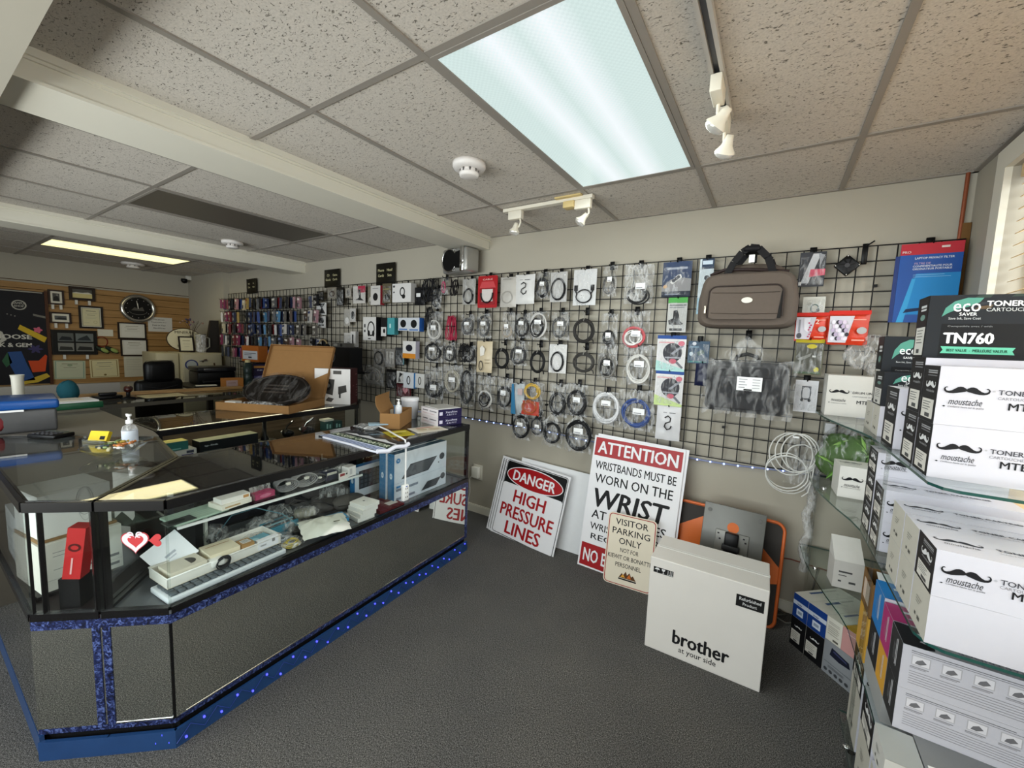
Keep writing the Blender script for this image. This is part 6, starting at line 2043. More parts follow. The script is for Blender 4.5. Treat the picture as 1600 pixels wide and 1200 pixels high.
PACKS = [
    ('bundle', -2.677, 1.864, 0.207, 0.229, 'black bundle of power cords under the loudspeaker', dict(c='#17171a', n=9)),
    ('pouch', -2.822, 1.849, 0.133, 0.165, 'black adapter pouch with a small white tag left of the black cord bundle', dict(c='#1a1a1c', art=[('r', 0.35, 0.45, 0.75, 0.65, '#dcdcdc')])),
    ('bag', -2.608, 1.816, 0.102, 0.183, 'small bag with a black coiled cord right under the black cord bundle', dict(c='#1c1c1f', rx=0.36, rz=0.3, lab=0)),
    ('bag', -2.522, 1.939, 0.076, 0.151, 'small bag with a pink cable left of the black cord hank on the top row', dict(c='#b0385e', rx=0.25, rz=0.32, lab=0)),
    ('bundle', -2.391, 1.913, 0.080, 0.153, 'small black cord hank on the top row', dict(c='#201c1c', n=5)),
    ('cardcoil', -2.236, 1.843, 0.140, 0.215, 'clear card with a black cable ring left of the red blister pack', dict(c='#131315', bg='#a5a29c', rx=0.36, rz=0.29, cz=0.33)),
    ('blister', -2.039, 1.813, 0.198, 0.261, 'red blister pack with a black cable at the top of the grid', dict(c='#131315')),
    ('pouch', -1.833, 1.815, 0.154, 0.237, 'pale mesh pouch left of the white pouch with an S shaped cable', dict(c='#b7b3ac', art=[('o', 0.5, 0.32, 0.34, 0.2, 0.03, '#98958f'), ('r', 0.25, 0.9, 0.75, 0.93, '#908d87')])),
    ('pouch', -1.681, 1.837, 0.176, 0.226, 'white pouch with an S shaped cable picture on the top row', dict(c='#d3d2d0', art='S')),
    ('bag', -1.523, 1.872, 0.111, 0.196, 'bag with a thick black cable loop right of the white S pouch', dict(c='#1e1e20', rx=0.4, rz=0.33, lab=1)),
    ('cardcoil', -1.387, 1.845, 0.137, 0.219, 'white card with a large black oval cable ring on the top row', dict(c='#131315', bg='#bdbbb8', rx=0.42, rz=0.36, cz=0.42)),
    ('plugcard', -1.180, 1.817, 0.174, 0.252, 'white card with a black cable ring and two plugs at the top of the grid', dict(c='#131315', bg='#d6d6d6')),
    ('bag', -2.628, 1.516, 0.175, 0.272, 'bag with a white cable ring below the black cord bundle', dict(c='#c9c7c2', rx=0.42, rz=0.3, lab=1)),
    ('bundle', -2.686, 1.626, 0.081, 0.215, 'narrow black cord hank left of the white cable ring', dict(c='#19191b', n=5)),
    ('bundle', -2.413, 1.522, 0.119, 0.241, 'red cable hank on the second row', dict(c='#a01f3e', n=8)),
    ('bag', -2.244, 1.582, 0.149, 0.180, 'bag with a grey cable ring right of the red cable hank', dict(c='#4f4e4e', rx=0.38, rz=0.34, lab=1)),
    ('bag', -2.068, 1.564, 0.148, 0.207, 'bag with a dark grey cable ring under the red blister pack', dict(c='#3c3b3a', rx=0.38, rz=0.38, lab=1)),
    ('bag', -1.827, 1.559, 0.117, 0.220, 'bag with a thin beige lead on the second row', dict(c='#9d9385', rx=0.38, rz=0.22, lab=1, turns=2)),
    ('bag', -1.691, 1.573, 0.131, 0.190, 'bag with a round dark cable ring under the white S pouch', dict(c='#2b2a2a', rx=0.44, rz=0.36, lab=1)),
    ('bag', -1.547, 1.566, 0.169, 0.210, 'bag with black and white plugs on the second row', dict(c='#d0cecb', rx=0.4, rz=0.42, lab=1, turns=3, mix='#1e1e1f')),
    ('bag', -1.361, 1.571, 0.147, 0.203, 'bag with a loose grey cable left of the large dark coil', dict(c='#4a4a49', rx=0.36, rz=0.33, lab=1, turns=3)),
    ('bigcoil', -1.164, 1.544, 0.172, 0.228, 'large dark cable coil with a grey tie on the second row', dict(c='#2d2b29')),
    ('bag', -2.638, 1.328, 0.208, 0.182, 'bag with a black cable ring at the left end of the third row', dict(c='#232324', rx=0.42, rz=0.4, lab=1)),
    ('bag', -2.433, 1.339, 0.173, 0.177, 'bag with a dark cable ring, second in the third row', dict(c='#2e2e2e', rx=0.38, rz=0.38, lab=1)),
    ('bundle', -2.260, 1.343, 0.115, 0.178, 'untidy black cord hank in the third row', dict(c='#161617', n=7)),
    ('bag', -2.221, 1.345, 0.149, 0.149, 'bag with a black coil overlapping the untidy cord hank', dict(c='#232325', rx=0.42, rz=0.42, lab=0)),
    ('pouch', -2.051, 1.274, 0.161, 0.263, 'cream card with a white plug in the third row', dict(c='#c4b598', art=[('p', [(0.3, 0.78), (0.45, 0.86), (0.62, 0.76), (0.58, 0.56), (0.34, 0.52)], '#dedad2'), ('o', 0.38, 0.22, 0.14, 0.16, 0.05, '#4a453f'), ('r', 0.62, 0.3, 0.92, 0.32, '#8d7f66'), ('r', 0.62, 0.4, 0.92, 0.42, '#8d7f66')])),
    ('bigcoil', -1.866, 1.313, 0.146, 0.219, 'black cable loop hung straight on the third row', dict(c='#161617')),
    ('bag', -1.713, 1.354, 0.162, 0.193, 'bag with a dark oval cable ring in the middle of the third row', dict(c='#2f2f30', rx=0.4, rz=0.33, lab=1)),
    ('bigcoil', -1.534, 1.300, 0.135, 0.227, 'black cable loop with hanging ends on the third row', dict(c='#19191a')),
    ('cardcoil', -1.366, 1.317, 0.144, 0.215, 'white card with a black cable ring on the third row', dict(c='#131315', bg='#d2d0cd', rx=0.36, rz=0.34, cz=0.4)),
    ('bigcoil', -1.153, 1.332, 0.177, 0.189, 'large dark round cable coil on the third row', dict(c='#34322f')),
    ('bag', -2.623, 0.984, 0.225, 0.303, 'bag with a dark shiny cord at the left end of the fourth row', dict(c='#242424', rx=0.38, rz=0.2, lab=1, thick=1)),
    ('bag', -2.399, 1.054, 0.210, 0.264, 'bag of pale cables in the fourth row', dict(c='#a9a494', rx=0.36, rz=0.34, lab=1)),
    ('bag', -2.232, 0.969, 0.178, 0.331, 'long bag with a black cord in the fourth row', dict(c='#262627', rx=0.34, rz=0.4, lab=0, thick=1)),
    ('bag', -2.026, 0.960, 0.174, 0.288, 'bag with a white lead and a black plug in the fourth row', dict(c='#c5c3be', rx=0.36, rz=0.22, lab=0, mix='#1c1c1d')),
    ('bag', -1.834, 0.983, 0.145, 0.263, 'bag with a black oval cable ring left of the blue sleeve', dict(c='#1d1d1e', rx=0.42, rz=0.3, lab=1)),
    ('pouch', -1.699, 0.958, 0.109, 0.252, 'blue and grey sleeve left of the gold audio cable pack', dict(c='#a7adb0', art=[('p', [(0.02, 0.98), (0.2, 0.98), (0.45, 0.02), (0.02, 0.02)], '#2f6f97'), ('r', 0.55, 0.65, 0.95, 0.85, '#b9a4a2')])),
    ('bag', -1.572, 0.969, 0.191, 0.262, 'red and clear pack with a gold audio cable in the fourth row', dict(c='#c7a23c', rx=0.34, rz=0.2, lab=0, cz=0.72, red=1)),
    ('bag', -1.347, 0.988, 0.149, 0.247, 'bag with a black open cable ring in the fourth row', dict(c='#1d1d1e', rx=0.36, rz=0.3, lab=0)),
    ('bag', -1.193, 1.007, 0.157, 0.241, 'bag with a black cable ring above the large black coil', dict(c='#222223', rx=0.42, rz=0.34, lab=1)),
    ('bag', -1.665, 0.763, 0.156, 0.208, 'bag with a black coil hanging lowest below the blue sleeve', dict(c='#151516', rx=0.46, rz=0.4, lab=1)),
    ('bag', -1.513, 0.808, 0.114, 0.162, 'bag with a black coil hanging below the gold audio cable pack', dict(c='#1c1c1d', rx=0.44, rz=0.4, lab=1)),
    ('bag', -1.383, 0.749, 0.185, 0.257, 'gathered bag with a round black coil below the open cable ring', dict(c='#1a1a1b', rx=0.34, rz=0.3, lab=0, gather=1)),
    ('bag', -1.171, 0.742, 0.213, 0.281, 'gathered bag with the largest black coil at the bottom of the grid', dict(c='#141416', rx=0.42, rz=0.36, lab=1, gather=1, thick=1)),
    ('bag', -1.000, 1.875, 0.096, 0.208, 'small bag with a grey cable ring at the top right of the two plug card', dict(c='#4a4845', rx=0.38, rz=0.27, lab=1, turns=2)),
    ('bag', -0.800, 1.818, 0.182, 0.259, 'silver antistatic bag with a black cable at the top of the grid', dict(c='#1f1f20', rx=0.36, rz=0.2, lab=1, silver=1)),
    ('card', -0.561, 1.857, 0.173, 0.219, 'dark blue blister pack with a picture of a white remote', dict(c='#27344f', art=[('p', [(0.12, 0.95), (0.2, 1), (0.85, 1), (0.93, 0.95), (1, 0.6), (1, 0.45), (0, 0.45), (0.05, 0.7)], '#2e3d5c'), ('r', 0, 0, 1, 0.16, '#1b2333'), ('r', 0.12, 0.06, 0.6, 0.09, '#7b8398'), ('r', 0.15, 0.78, 0.85, 0.84, '#9aa0ae'), ('p', [(0, 0.16), (1, 0.16), (1, 0.5), (0.62, 0.55), (0.3, 0.5), (0, 0.28)], '#8d8b8c'), ('p', [(0.28, 0.42), (0.36, 0.36), (0.68, 0.55), (0.64, 0.64), (0.52, 0.62)], '#d4d2ce'), ('e', 0.4, 0.46, 0.06, 0.05, '#3c3d45'), ('e', 0.48, 0.51, 0.06, 0.05, '#3c3d45'), ('e', 0.56, 0.56, 0.06, 0.05, '#3c3d45'), ('e', 0.12, 0.3, 0.07, 0.05, '#c7a27a')])),
    ('card', -0.542, 1.636, 0.115, 0.217, 'grey card with a green top and a black car mount in the grid', dict(c='#bdbcb8', art=[('r', 0, 0.84, 1, 1, '#4fa04c'), ('r', 0.08, 0.76, 0.95, 0.8, '#6f7173'), ('r', 0.08, 0.7, 0.85, 0.73, '#85878a'), ('p', [(0.3, 0.62), (0.5, 0.64), (0.6, 0.5), (0.66, 0.32), (0.85, 0.24), (0.7, 0.2), (0.1, 0.22), (0.06, 0.34), (0.3, 0.4)], '#232426'), ('r', 0.15, 0.04, 0.8, 0.11, '#2b2c2e')])),
    ('card', -0.392, 1.748, 0.079, 0.331, 'tall pale blue card left of the duffel bag', dict(c='#c2cdd2', art=[('r', 0.15, 0.82, 1, 1, '#27384f'), ('r', 0.2, 0.9, 0.9, 0.97, '#c8d6e2'), ('e', 0.55, 0.66, 0.18, 0.045, '#2b3038'), ('r', 0.5, 0.5, 0.6, 0.62, '#565d66'), ('r', 0, 0, 1, 0.3, '#9dbccb')])),
    ('bag', -0.985, 1.532, 0.110, 0.225, 'small bag with a black connector cable right of the tied dark coil', dict(c='#1b1b1c', rx=0.3, rz=0.18, lab=1, thick=1)),
    ('bag', -0.805, 1.521, 0.176, 0.251, 'bag with a red and white striped cable in the grid', dict(c='#c9585e', rx=0.38, rz=0.24, lab=1, mix='#dcdad7', cz=0.28)),
    ('bag', -0.982, 1.299, 0.134, 0.237, 'bag with a silver grey cable ring in the third row', dict(c='#77746e', rx=0.4, rz=0.32, lab=1, mix='#2a2928')),
    ('bag', -0.768, 1.277, 0.192, 0.266, 'bag with a white cable ring in the third row', dict(c='#d3d1cc', rx=0.36, rz=0.32, lab=1)),
    ('card', -0.562, 1.386, 0.176, 0.229, 'upper blue topped card with pink ties and a black strap picture', dict(c='#d2d0d0', art=SOL + [('p', [(0, 0), (1, 0), (1, 0.06), (0, 0.3)], '#a9d2cc')])),
    ('card', -0.559, 1.161, 0.173, 0.228, 'lower blue topped card with pink ties and a green corner', dict(c='#d2d0d0', art=SOL + [('p', [(0, 0), (1, 0), (1, 0.06), (0, 0.3)], '#c0d48e')])),
    ('card', -0.400, 1.445, 0.121, 0.138, 'small dark teal card left of the plastic wrapped laptop bag', dict(c='#1f3f58', art=[('e', 0.28, 0.88, 0.1, 0.08, '#c9ccd2'), ('r', 0.08, 0.7, 0.5, 0.76, '#6f8ba0'), ('e', 0.16, 0.42, 0.09, 0.09, '#b9c6cf'), ('p', [(0.5, 0.35), (0.8, 0.45), (0.7, 0.62), (0.42, 0.5)], '#5f6f6a'), ('r', 0.08, 0.04, 0.9, 0.1, '#3f7f7c')])),
    ('pouch', -0.371, 1.307, 0.076, 0.147, 'dark navy pouch hanging under the small dark teal card', dict(c='#1a1f3a', art=[])),
    ('bag', -0.969, 0.977, 0.196, 0.236, 'bag with a thick coil of white network cable', dict(c='#d2d2d3', rx=0.44, rz=0.42, lab=1, thick=1)),
    ('bag', -0.756, 0.976, 0.228, 0.270, 'bag with a coil of blue network cable', dict(c='#39508a', rx=0.38, rz=0.32, lab=1, thick=1)),
    ('pouch', -0.547, 0.935, 0.150, 0.226, 'white pouch with an S shaped cable picture hung lowest by the attention sign', dict(c='#cfced0', art='S')),
    ('card', 0.128, 1.891, 0.115, 0.183, 'black and pink pack in clear wrap right of the duffel bag', dict(c='#34353a', art=[('p', [(0.1, 0.1), (0.5, 0.95), (0.8, 0.95), (0.4, 0.1)], '#b9babd'), ('p', [(0.45, 0.5), (1, 0.5), (1, 0.32), (0.4, 0.28)], '#c9566a'), ('p', [(0.7, 0.95), (0.95, 0.9), (0.8, 0.6)], '#8f9094'), ('r', 0.03, 0.04, 0.14, 0.14, '#d2d2d2')], film=1)),
    ('card', 0.153, 1.740, 0.098, 0.096, 'white card with a dark cartoonish drawing above the red pouch', dict(c='#c9c8be', art=[('o', 0.55, 0.35, 0.2, 0.25, 0.06, '#4f6a66'), ('e', 0.3, 0.6, 0.1, 0.1, '#a9a99c'), ('e', 0.7, 0.25, 0.08, 0.1, '#2e3b3c')])),
    ('pouch', 0.152, 1.599, 0.144, 0.151, 'red zip pouch with a 2 printed on it, left of its twin', dict(c='#cf3a20', art=REDP + [('t', '2', 0.66, 0.6, 0.16, '#f0d0c0'), ('r', 0.1, 0.3, 0.16, 0.75, '#8f9096'), ('p', [(0.25, 0.8), (0.45, 0.8), (0.4, 0.3), (0.28, 0.4)], '#e2dfe4'), ('e', 0.14, 0.18, 0.08, 0.1, '#4e4d52'), ('e', 0.42, 0.15, 0.03, 0.03, '#b9486a'), ('e', 0.44999999999999996, 0.22999999999999998, 0.03, 0.03, '#b9486a'), ('e', 0.48, 0.31, 0.03, 0.03, '#b9486a'), ('e', 0.42, 0.39, 0.03, 0.03, '#b9486a'), ('e', 0.44999999999999996, 0.47, 0.03, 0.03, '#b9486a'), ('e', 0.48, 0.55, 0.03, 0.03, '#b9486a'), ('e', 0.42, 0.63, 0.03, 0.03, '#b9486a')])),
    ('pouch', 0.308, 1.583, 0.167, 0.176, 'red zip pouch full of small pale and dark pads, right of its twin', dict(c='#d03c20', art=REDP + [('e', 0.12, 0.18, 0.05, 0.06, '#e4dfe8'), ('e', 0.23, 0.18, 0.05, 0.06, '#35333c'), ('e', 0.28, 0.18, 0.05, 0.06, '#b8a8c0'), ('e', 0.39, 0.18, 0.05, 0.06, '#d8c8d8'), ('e', 0.44, 0.18, 0.05, 0.06, '#e4dfe8'), ('e', 0.15, 0.3, 0.05, 0.06, '#35333c'), ('e', 0.2, 0.3, 0.05, 0.06, '#b8a8c0'), ('e', 0.31000000000000005, 0.3, 0.05, 0.06, '#d8c8d8'), ('e', 0.36, 0.3, 0.05, 0.06, '#e4dfe8'), ('e', 0.47, 0.3, 0.05, 0.06, '#35333c'), ('e', 0.12, 0.42, 0.05, 0.06, '#b8a8c0'), ('e', 0.23, 0.42, 0.05, 0.06, '#d8c8d8'), ('e', 0.28, 0.42, 0.05, 0.06, '#e4dfe8'), ('e', 0.39, 0.42, 0.05, 0.06, '#35333c'), ('e', 0.44, 0.42, 0.05, 0.06, '#b8a8c0'), ('e', 0.15, 0.54, 0.05, 0.06, '#d8c8d8'), ('e', 0.2, 0.54, 0.05, 0.06, '#e4dfe8'), ('e', 0.31000000000000005, 0.54, 0.05, 0.06, '#35333c'), ('e', 0.36, 0.54, 0.05, 0.06, '#b8a8c0'), ('e', 0.47, 0.54, 0.05, 0.06, '#d8c8d8'), ('e', 0.12, 0.6599999999999999, 0.05, 0.06, '#e4dfe8'), ('e', 0.23, 0.6599999999999999, 0.05, 0.06, '#35333c'), ('e', 0.28, 0.6599999999999999, 0.05, 0.06, '#b8a8c0'), ('e', 0.39, 0.6599999999999999, 0.05, 0.06, '#d8c8d8')])),
    ('card', 0.155, 1.413, 0.127, 0.196, 'dark pack with yellow edges below the red pouches', dict(c='#5c5a45', art=[('r', 0.04, 0.1, 0.94, 0.86, '#55544a'), ('r', 0, 0.9, 1, 1, '#b3a21c'), ('e', 0.58, 0.8, 0.18, 0.06, '#c8b82a'), ('p', [(0.1, 0.45), (0.4, 0.55), (0.6, 0.62), (0.55, 0.52), (0.2, 0.38)], '#8a8a84'), ('r', 0.62, 0.5, 0.75, 0.55, '#d8d8d4'), ('e', 0.8, 0.16, 0.09, 0.07, '#d0c62a'), ('r', 0.05, 0.04, 0.95, 0.09, '#3e5a34')])),
    ('card', 0.161, 1.208, 0.103, 0.176, 'white glossy pack with a phone outline on it', dict(c='#d8d8dc', art=[('o', 0.5, 0.6, 0.22, 0.22, 0.03, '#5c5d63'), ('r', 0.3, 0.4, 0.34, 0.8, '#5c5d63'), ('r', 0.66, 0.4, 0.7, 0.8, '#5c5d63'), ('r', 0.3, 0.78, 0.7, 0.82, '#5c5d63'), ('r', 0.3, 0.4, 0.7, 0.44, '#5c5d63'), ('e', 0.34, 0.38, 0.07, 0.05, '#26272b'), ('e', 0.66, 0.38, 0.07, 0.05, '#26272b')], film=1)),
    ('card', -4.405, 1.938, 0.137, 0.100, 'tiny black gadget at the top of the grid left of the small packs', dict(c='#1b1a19', art=[])),
    ('card', -4.180, 1.953, 0.166, 0.118, 'small clear pack with a dark round item at the top of the grid', dict(c='#7d776c', art=[('o', 0.5, 0.4, 0.3, 0.3, 0.1, '#3e2f2a')])),
    ('card', -4.035, 1.866, 0.126, 0.199, 'black narrow pack at the top of the grid under the middle black sign', dict(c='#161616', art=[('r', 0.2, 0.6, 0.8, 0.75, '#3a3a3b')])),
    ('card', -3.890, 1.951, 0.099, 0.101, 'small pale pack right of the black narrow pack', dict(c='#9b968d', art=[('e', 0.5, 0.5, 0.25, 0.3, '#55504a')])),
    ('card', -3.707, 1.886, 0.200, 0.178, 'white and pink card with a black stand picture on the top row', dict(c='#cdc9c4', art=[('r', 0.4, 0.62, 1, 1, '#a8324a'), ('p', [(0.2, 0.2), (0.5, 0.35), (0.4, 0.8), (0.6, 0.8), (0.65, 0.3), (0.9, 0.15)], '#222223')])),
    ('card', -3.516, 1.856, 0.100, 0.194, 'olive and clear narrow pack left of the white and red box', dict(c='#77705e', art=[('e', 0.5, 0.35, 0.3, 0.12, '#c9c4b8')])),
    ('box', -3.413, 1.861, 0.146, 0.190, 'narrow white box with red sides under the right black sign', dict(c='#c9c6c2', d=0.05, side='#8f2530', art=[('e', 0.5, 0.42, 0.25, 0.2, '#1d1d1e'), ('r', 0.2, 0.85, 0.8, 0.88, '#888888')])),
    ('card', -3.274, 1.877, 0.131, 0.193, 'dark olive pack right of the narrow white and red box', dict(c='#5a5340', art=[('e', 0.55, 0.32, 0.3, 0.18, '#1c1b19'), ('r', 0.1, 0.7, 0.8, 0.74, '#a39a55')])),
    ('box', -3.015, 1.877, 0.254, 0.175, 'white headset box at the top of the grid', dict(c='#d6d4d2', d=0.07, side='#b9b7b5', art=[('o', 0.55, 0.55, 0.14, 0.25, 0.05, '#1b1b1c'), ('e', 0.62, 0.3, 0.09, 0.12, '#1b1b1c'), ('r', 0.06, 0.5, 0.14, 0.58, '#55555a'), ('e', 0.1, 0.85, 0.06, 0.06, '#4a4a50')])),
    ('card', -4.382, 1.771, 0.186, 0.137, 'white card with a black letter shaped item left of the headphone box', dict(c='#d2d0ce', art=[('p', [(0.2, 0.9), (0.9, 0.95), (0.6, 0.6), (0.9, 0.1), (0.3, 0.15), (0.5, 0.55)], '#1b1b1c')])),
    ('card', -4.378, 1.626, 0.150, 0.131, 'small white card with dark items under the letter card', dict(c='#c7c5c2', art=[('e', 0.5, 0.6, 0.3, 0.25, '#222224'), ('r', 0.2, 0.15, 0.8, 0.3, '#444446')])),
    ('card', -3.912, 1.652, 0.101, 0.177, 'small clear blister with a silver item in the second row', dict(c='#a8a49c', art=[('e', 0.5, 0.3, 0.35, 0.2, '#dcdad6')])),
    ('card', -3.813, 1.693, 0.097, 0.142, 'small white and black pack right of the silver item blister', dict(c='#bdbab6', art=[('e', 0.5, 0.5, 0.3, 0.3, '#2a2a2b')])),
    ('box', -3.464, 1.505, 0.200, 0.234, 'white headphone box with a black headphone picture', dict(c='#d2d0cd', d=0.08, side='#121213', art=[('o', 0.62, 0.5, 0.28, 0.32, 0.07, '#151516'), ('e', 0.45, 0.3, 0.09, 0.13, '#151516'), ('e', 0.8, 0.3, 0.09, 0.13, '#151516'), ('r', 0.08, 0.55, 0.2, 0.7, '#4a4a4c'), ('r', 0.08, 0.35, 0.2, 0.45, '#4a4a4c'), ('r', 0.4, 0.05, 0.6, 0.09, '#2a2a2a')])),
    ('box', -3.274, 1.548, 0.085, 0.184, 'black and white box between the headphone and teal boxes', dict(c='#1a1a1b', d=0.06, side='#1a1a1b', art=[('r', 0.05, 0.02, 0.95, 0.5, '#cfcdca'), ('e', 0.6, 0.3, 0.2, 0.12, '#222222')])),
    ('box', -3.185, 1.569, 0.111, 0.163, 'teal box right of the headphone box', dict(c='#4b9aa0', d=0.05, side='#3a8288', art=[('r', 0.35, 0.4, 0.55, 0.65, '#b9dcdc')])),
    ('box', -2.996, 1.609, 0.140, 0.122, 'white and blue box, left of the twin pair in the second row', dict(c='#c6cad0', d=0.06, side='#2458a5', art=[('e', 0.5, 0.55, 0.28, 0.3, '#18181a'), ('r', 0.1, 0.05, 0.9, 0.16, '#5d7fb5')], g='white and blue boxes on the second row')),
    ('box', -2.854, 1.605, 0.144, 0.126, 'white and blue box, right of the twin pair in the second row', dict(c='#c6cad0', d=0.06, side='#2458a5', art=[('e', 0.5, 0.55, 0.28, 0.3, '#18181a'), ('r', 0.1, 0.05, 0.9, 0.16, '#5d7fb5')], g='white and blue boxes on the second row')),
    ('card', -3.890, 1.425, 0.145, 0.151, 'white pack with a dark loop behind the black boxes', dict(c='#c8c5c0', art=[('o', 0.5, 0.2, 0.2, 0.15, 0.06, '#3a3a3a')])),
    ('box', -3.786, 1.428, 0.086, 0.164, 'slim white box with a black bar beside the dark loop pack', dict(c='#d0cecb', d=0.04, side='#a9a7a4', art=[('r', 0.35, 0.2, 0.6, 0.8, '#222222')])),
    ('cardcoil', -3.382, 1.234, 0.177, 0.189, 'grey pack with a black headband in the third row', dict(c='#151515', bg='#77736c', rx=0.36, rz=0.36, cz=0.5)),
    ('card', -3.228, 1.244, 0.151, 0.185, 'grey pack with pale stripes in the third row', dict(c='#7d7a75', art=[('r', 0.2, 0.2, 0.35, 0.85, '#aaa7a1'), ('r', 0.5, 0.2, 0.65, 0.85, '#aaa7a1'), ('r', 0.8, 0.2, 0.92, 0.85, '#aaa7a1')])),
    ('card', -3.080, 1.272, 0.127, 0.175, 'dark pack with a teal edge in the third row', dict(c='#2f3134', art=[('r', 0.85, 0.05, 0.97, 0.95, '#4d7f86')])),
    ('box', -2.922, 1.349, 0.173, 0.164, 'white and orange box in the third row', dict(c='#d3d1ce', d=0.05, side='#a9a5b4', art=[('r', 0, 0, 1, 0.28, '#c9822a'), ('e', 0.5, 0.6, 0.26, 0.2, '#1b1c26')])),
    ('bag', -3.490, 1.047, 0.325, 0.200, 'bag with a pale thick lead in the lower left of the grid', dict(c='#8f8c86', rx=0.38, rz=0.36, lab=0, thick=1)),
    ('card', -3.197, 1.034, 0.151, 0.192, 'black pack in the lowest row of the left part', dict(c='#131314', art=[('r', 0.25, 0.65, 0.7, 0.72, '#3a3a3c')])),
    ('card', -3.067, 1.090, 0.109, 0.126, 'small white pack with dark shapes in the lowest row', dict(c='#cfcdca', art=[('p', [(0.2, 0.1), (0.6, 0.2), (0.4, 0.5), (0.8, 0.8), (0.4, 0.9), (0.3, 0.5)], '#1c1c1d')])),
    ('box', -2.925, 1.065, 0.140, 0.148, 'white and blue box, left of the twin pair in the lowest row', dict(c='#c9ccd0', d=0.05, side='#2f6fa8', art=[('o', 0.5, 0.5, 0.18, 0.28, 0.08, '#222223')], g='white and blue boxes on the lowest row')),
    ('box', -2.796, 1.076, 0.118, 0.134, 'white box, right of the twin pair in the lowest row', dict(c='#c9c8c4', d=0.03, side='#a9a7a4', art=[('o', 0.5, 0.5, 0.18, 0.28, 0.08, '#3f3c36')], g='white and blue boxes on the lowest row')),
    ('card', -3.020, 0.967, 0.197, 0.133, 'maroon pack with a pink heart in the lowest row', dict(c='#521a20', art=[('h', 0.62, 0.5, 0.2, '#c98a90')])),]
for i, (kd, x, z, w, h, lab, k) in enumerate(PACKS):
    pack(kd, x, z, w, h, lab, k, 100 + i)
    if x > -3.0 and kd != 'bundle' and h > .11 and 'twin' not in lab:
        hook(lab, x, z + h - .012)

# duffel bag
TAUPE = m('#5b5149', .8, 0, .06, 60)
t = thing('duffel_bag', 'brown duffel bag with black handles hanging on the wire grid', 'duffel bag', (-.395, 2.62, 1.655))
b = B()
DW, DH = .475, .30
rings = []
N_ = 26
for (y, k) in ((-.085, .90), (-.075, .97), (-.05, 1.0), (.05, 1.0), (.085, .97), (.10, .90)):
    ring = []
    for i in range(N_):
        a = 2 * PI * i / N_
        ca, sa = math.cos(a), math.sin(a)
        p = 6.5
        rx = DW / 2 * k * (abs(ca) ** (2 / p)) * (1 if ca > 0 else -1)
        rz = DH / 2 * k * (abs(sa) ** (2 / p)) * (1 if sa > 0 else -1)
        taper = 1 - .10 * max(0, rz / (DH / 2))
        ring.append((DW / 2 + rx * taper, y, DH / 2 + rz))
    rings.append(ring)
vs = [p for r_ in rings for p in r_]
fs = [(i * N_ + j, i * N_ + (j + 1) % N_, (i + 1) * N_ + (j + 1) % N_, (i + 1) * N_ + j) for i in range(5) for j in range(N_)]
b.add(vs, [f[::-1] for f in fs], TAUPE, True)
b.add(rings[0], [list(range(N_))], TAUPE)
b.add(rings[-1], [list(range(N_))[::-1]], TAUPE)
obj('body', b, t)
b = B()
pk = rrect(.055, .41, .045, .225, .04, 6)
b.prism(pk, -.105, -.08, TAUPE)
obj('front_pocket', b, t)
obj('pocket_zip', B().tube([(p[0], -.106, p[1]) for p in ([(.058, .05)] + [q for q in rrect(.06, .405, .05, .222, .038, 6) if q[1] > .17][::-1] + [(.407, .06)])], .004, m('#2d2420', .5), 6), t)
b = B()
for z in (.075, .185):
    b.tube([(.075, -.1062, z + .004), (.23, -.1068, z - .002), (.39, -.1062, z)], .0018, m('#40372f', .7), 5)
obj('seams', b, t)
obj('badge', B().prism([(.245 + .026 * math.cos(i * PI / 12), .145 + .015 * math.sin(i * PI / 12)) for i in range(24)], -.110, -.105, m('#c9c4b8', .25, .4)), t, 'oval metal badge')
obj('zip_pull', B().rbox(.038, .05, -.108, -.096, .075, .12, m('#c9bfae', .25, .6), .004), t)
obj('mesh_tab', B().poly([(.385, .05), (.402, .05), (.404, .19), (.398, .19)], -.1062, m('#1c1a19', .7)), t)
obj('top_zip', B().tube([(.05, -.03, DH - .002), (.12, -.06, DH + .018), (.25, -.066, DH + .012), (.42, -.05, DH - .006)], .009, m('#2a1f1d', .5), 7), t)
b = B().blob((DW / 2, .02, DH + .005), (.17, .07, .05), TAUPE, .08, 8, 18, 8)
obj('top_flap', b, t)
STRAP = m('#131214', .65, 0, .08, 80)
for (dy, s_) in ((-.075, 0.0), (.02, .012)):
    b = B()
    c0 = [(.125, .245 if dy < 0 else .285), (.14, .30), (.165, .355), (.20, .405), (.235, .428), (.275, .42), (.32, .37), (.345, .305), (.36, .245 if dy < 0 else .285)]
    for i in range(len(c0) - 1):
        (x0, z0), (x1, z1) = c0[i], c0[i + 1]
        dx, dz = x1 - x0, z1 - z0
        l = math.hypot(dx, dz)
        nx_, nz_ = -dz / l * .017, dx / l * .017
        y0, y1 = dy, dy
        b.add([(x0 + nx_ + s_, y0, z0 + nz_), (x1 + nx_ + s_, y1, z1 + nz_), (x1 - nx_ + s_, y1, z1 - nz_), (x0 - nx_ + s_, y0, z0 - nz_), (x0 + nx_ + s_, y0 + .004, z0 + nz_), (x1 + nx_ + s_, y1 + .004, z1 + nz_), (x1 - nx_ + s_, y1 + .004, z1 - nz_), (x0 - nx_ + s_, y0 + .004, z0 - nz_)],
              [(0, 3, 2, 1), (4, 5, 6, 7), (0, 1, 5, 4), (2, 3, 7, 6), (0, 4, 7, 3), (1, 2, 6, 5)], STRAP)
    obj('handle', b, t, 'black webbing handle')
obj('handle_wrap', B().rbox(.205, .285, -.085, .03, .405, .435, STRAP, .012), t, 'black handle grip')
obj('price_tag', B().box(.235, .262, -.0855, -.084, .345, .385, PAPER), t, 'small white tag')
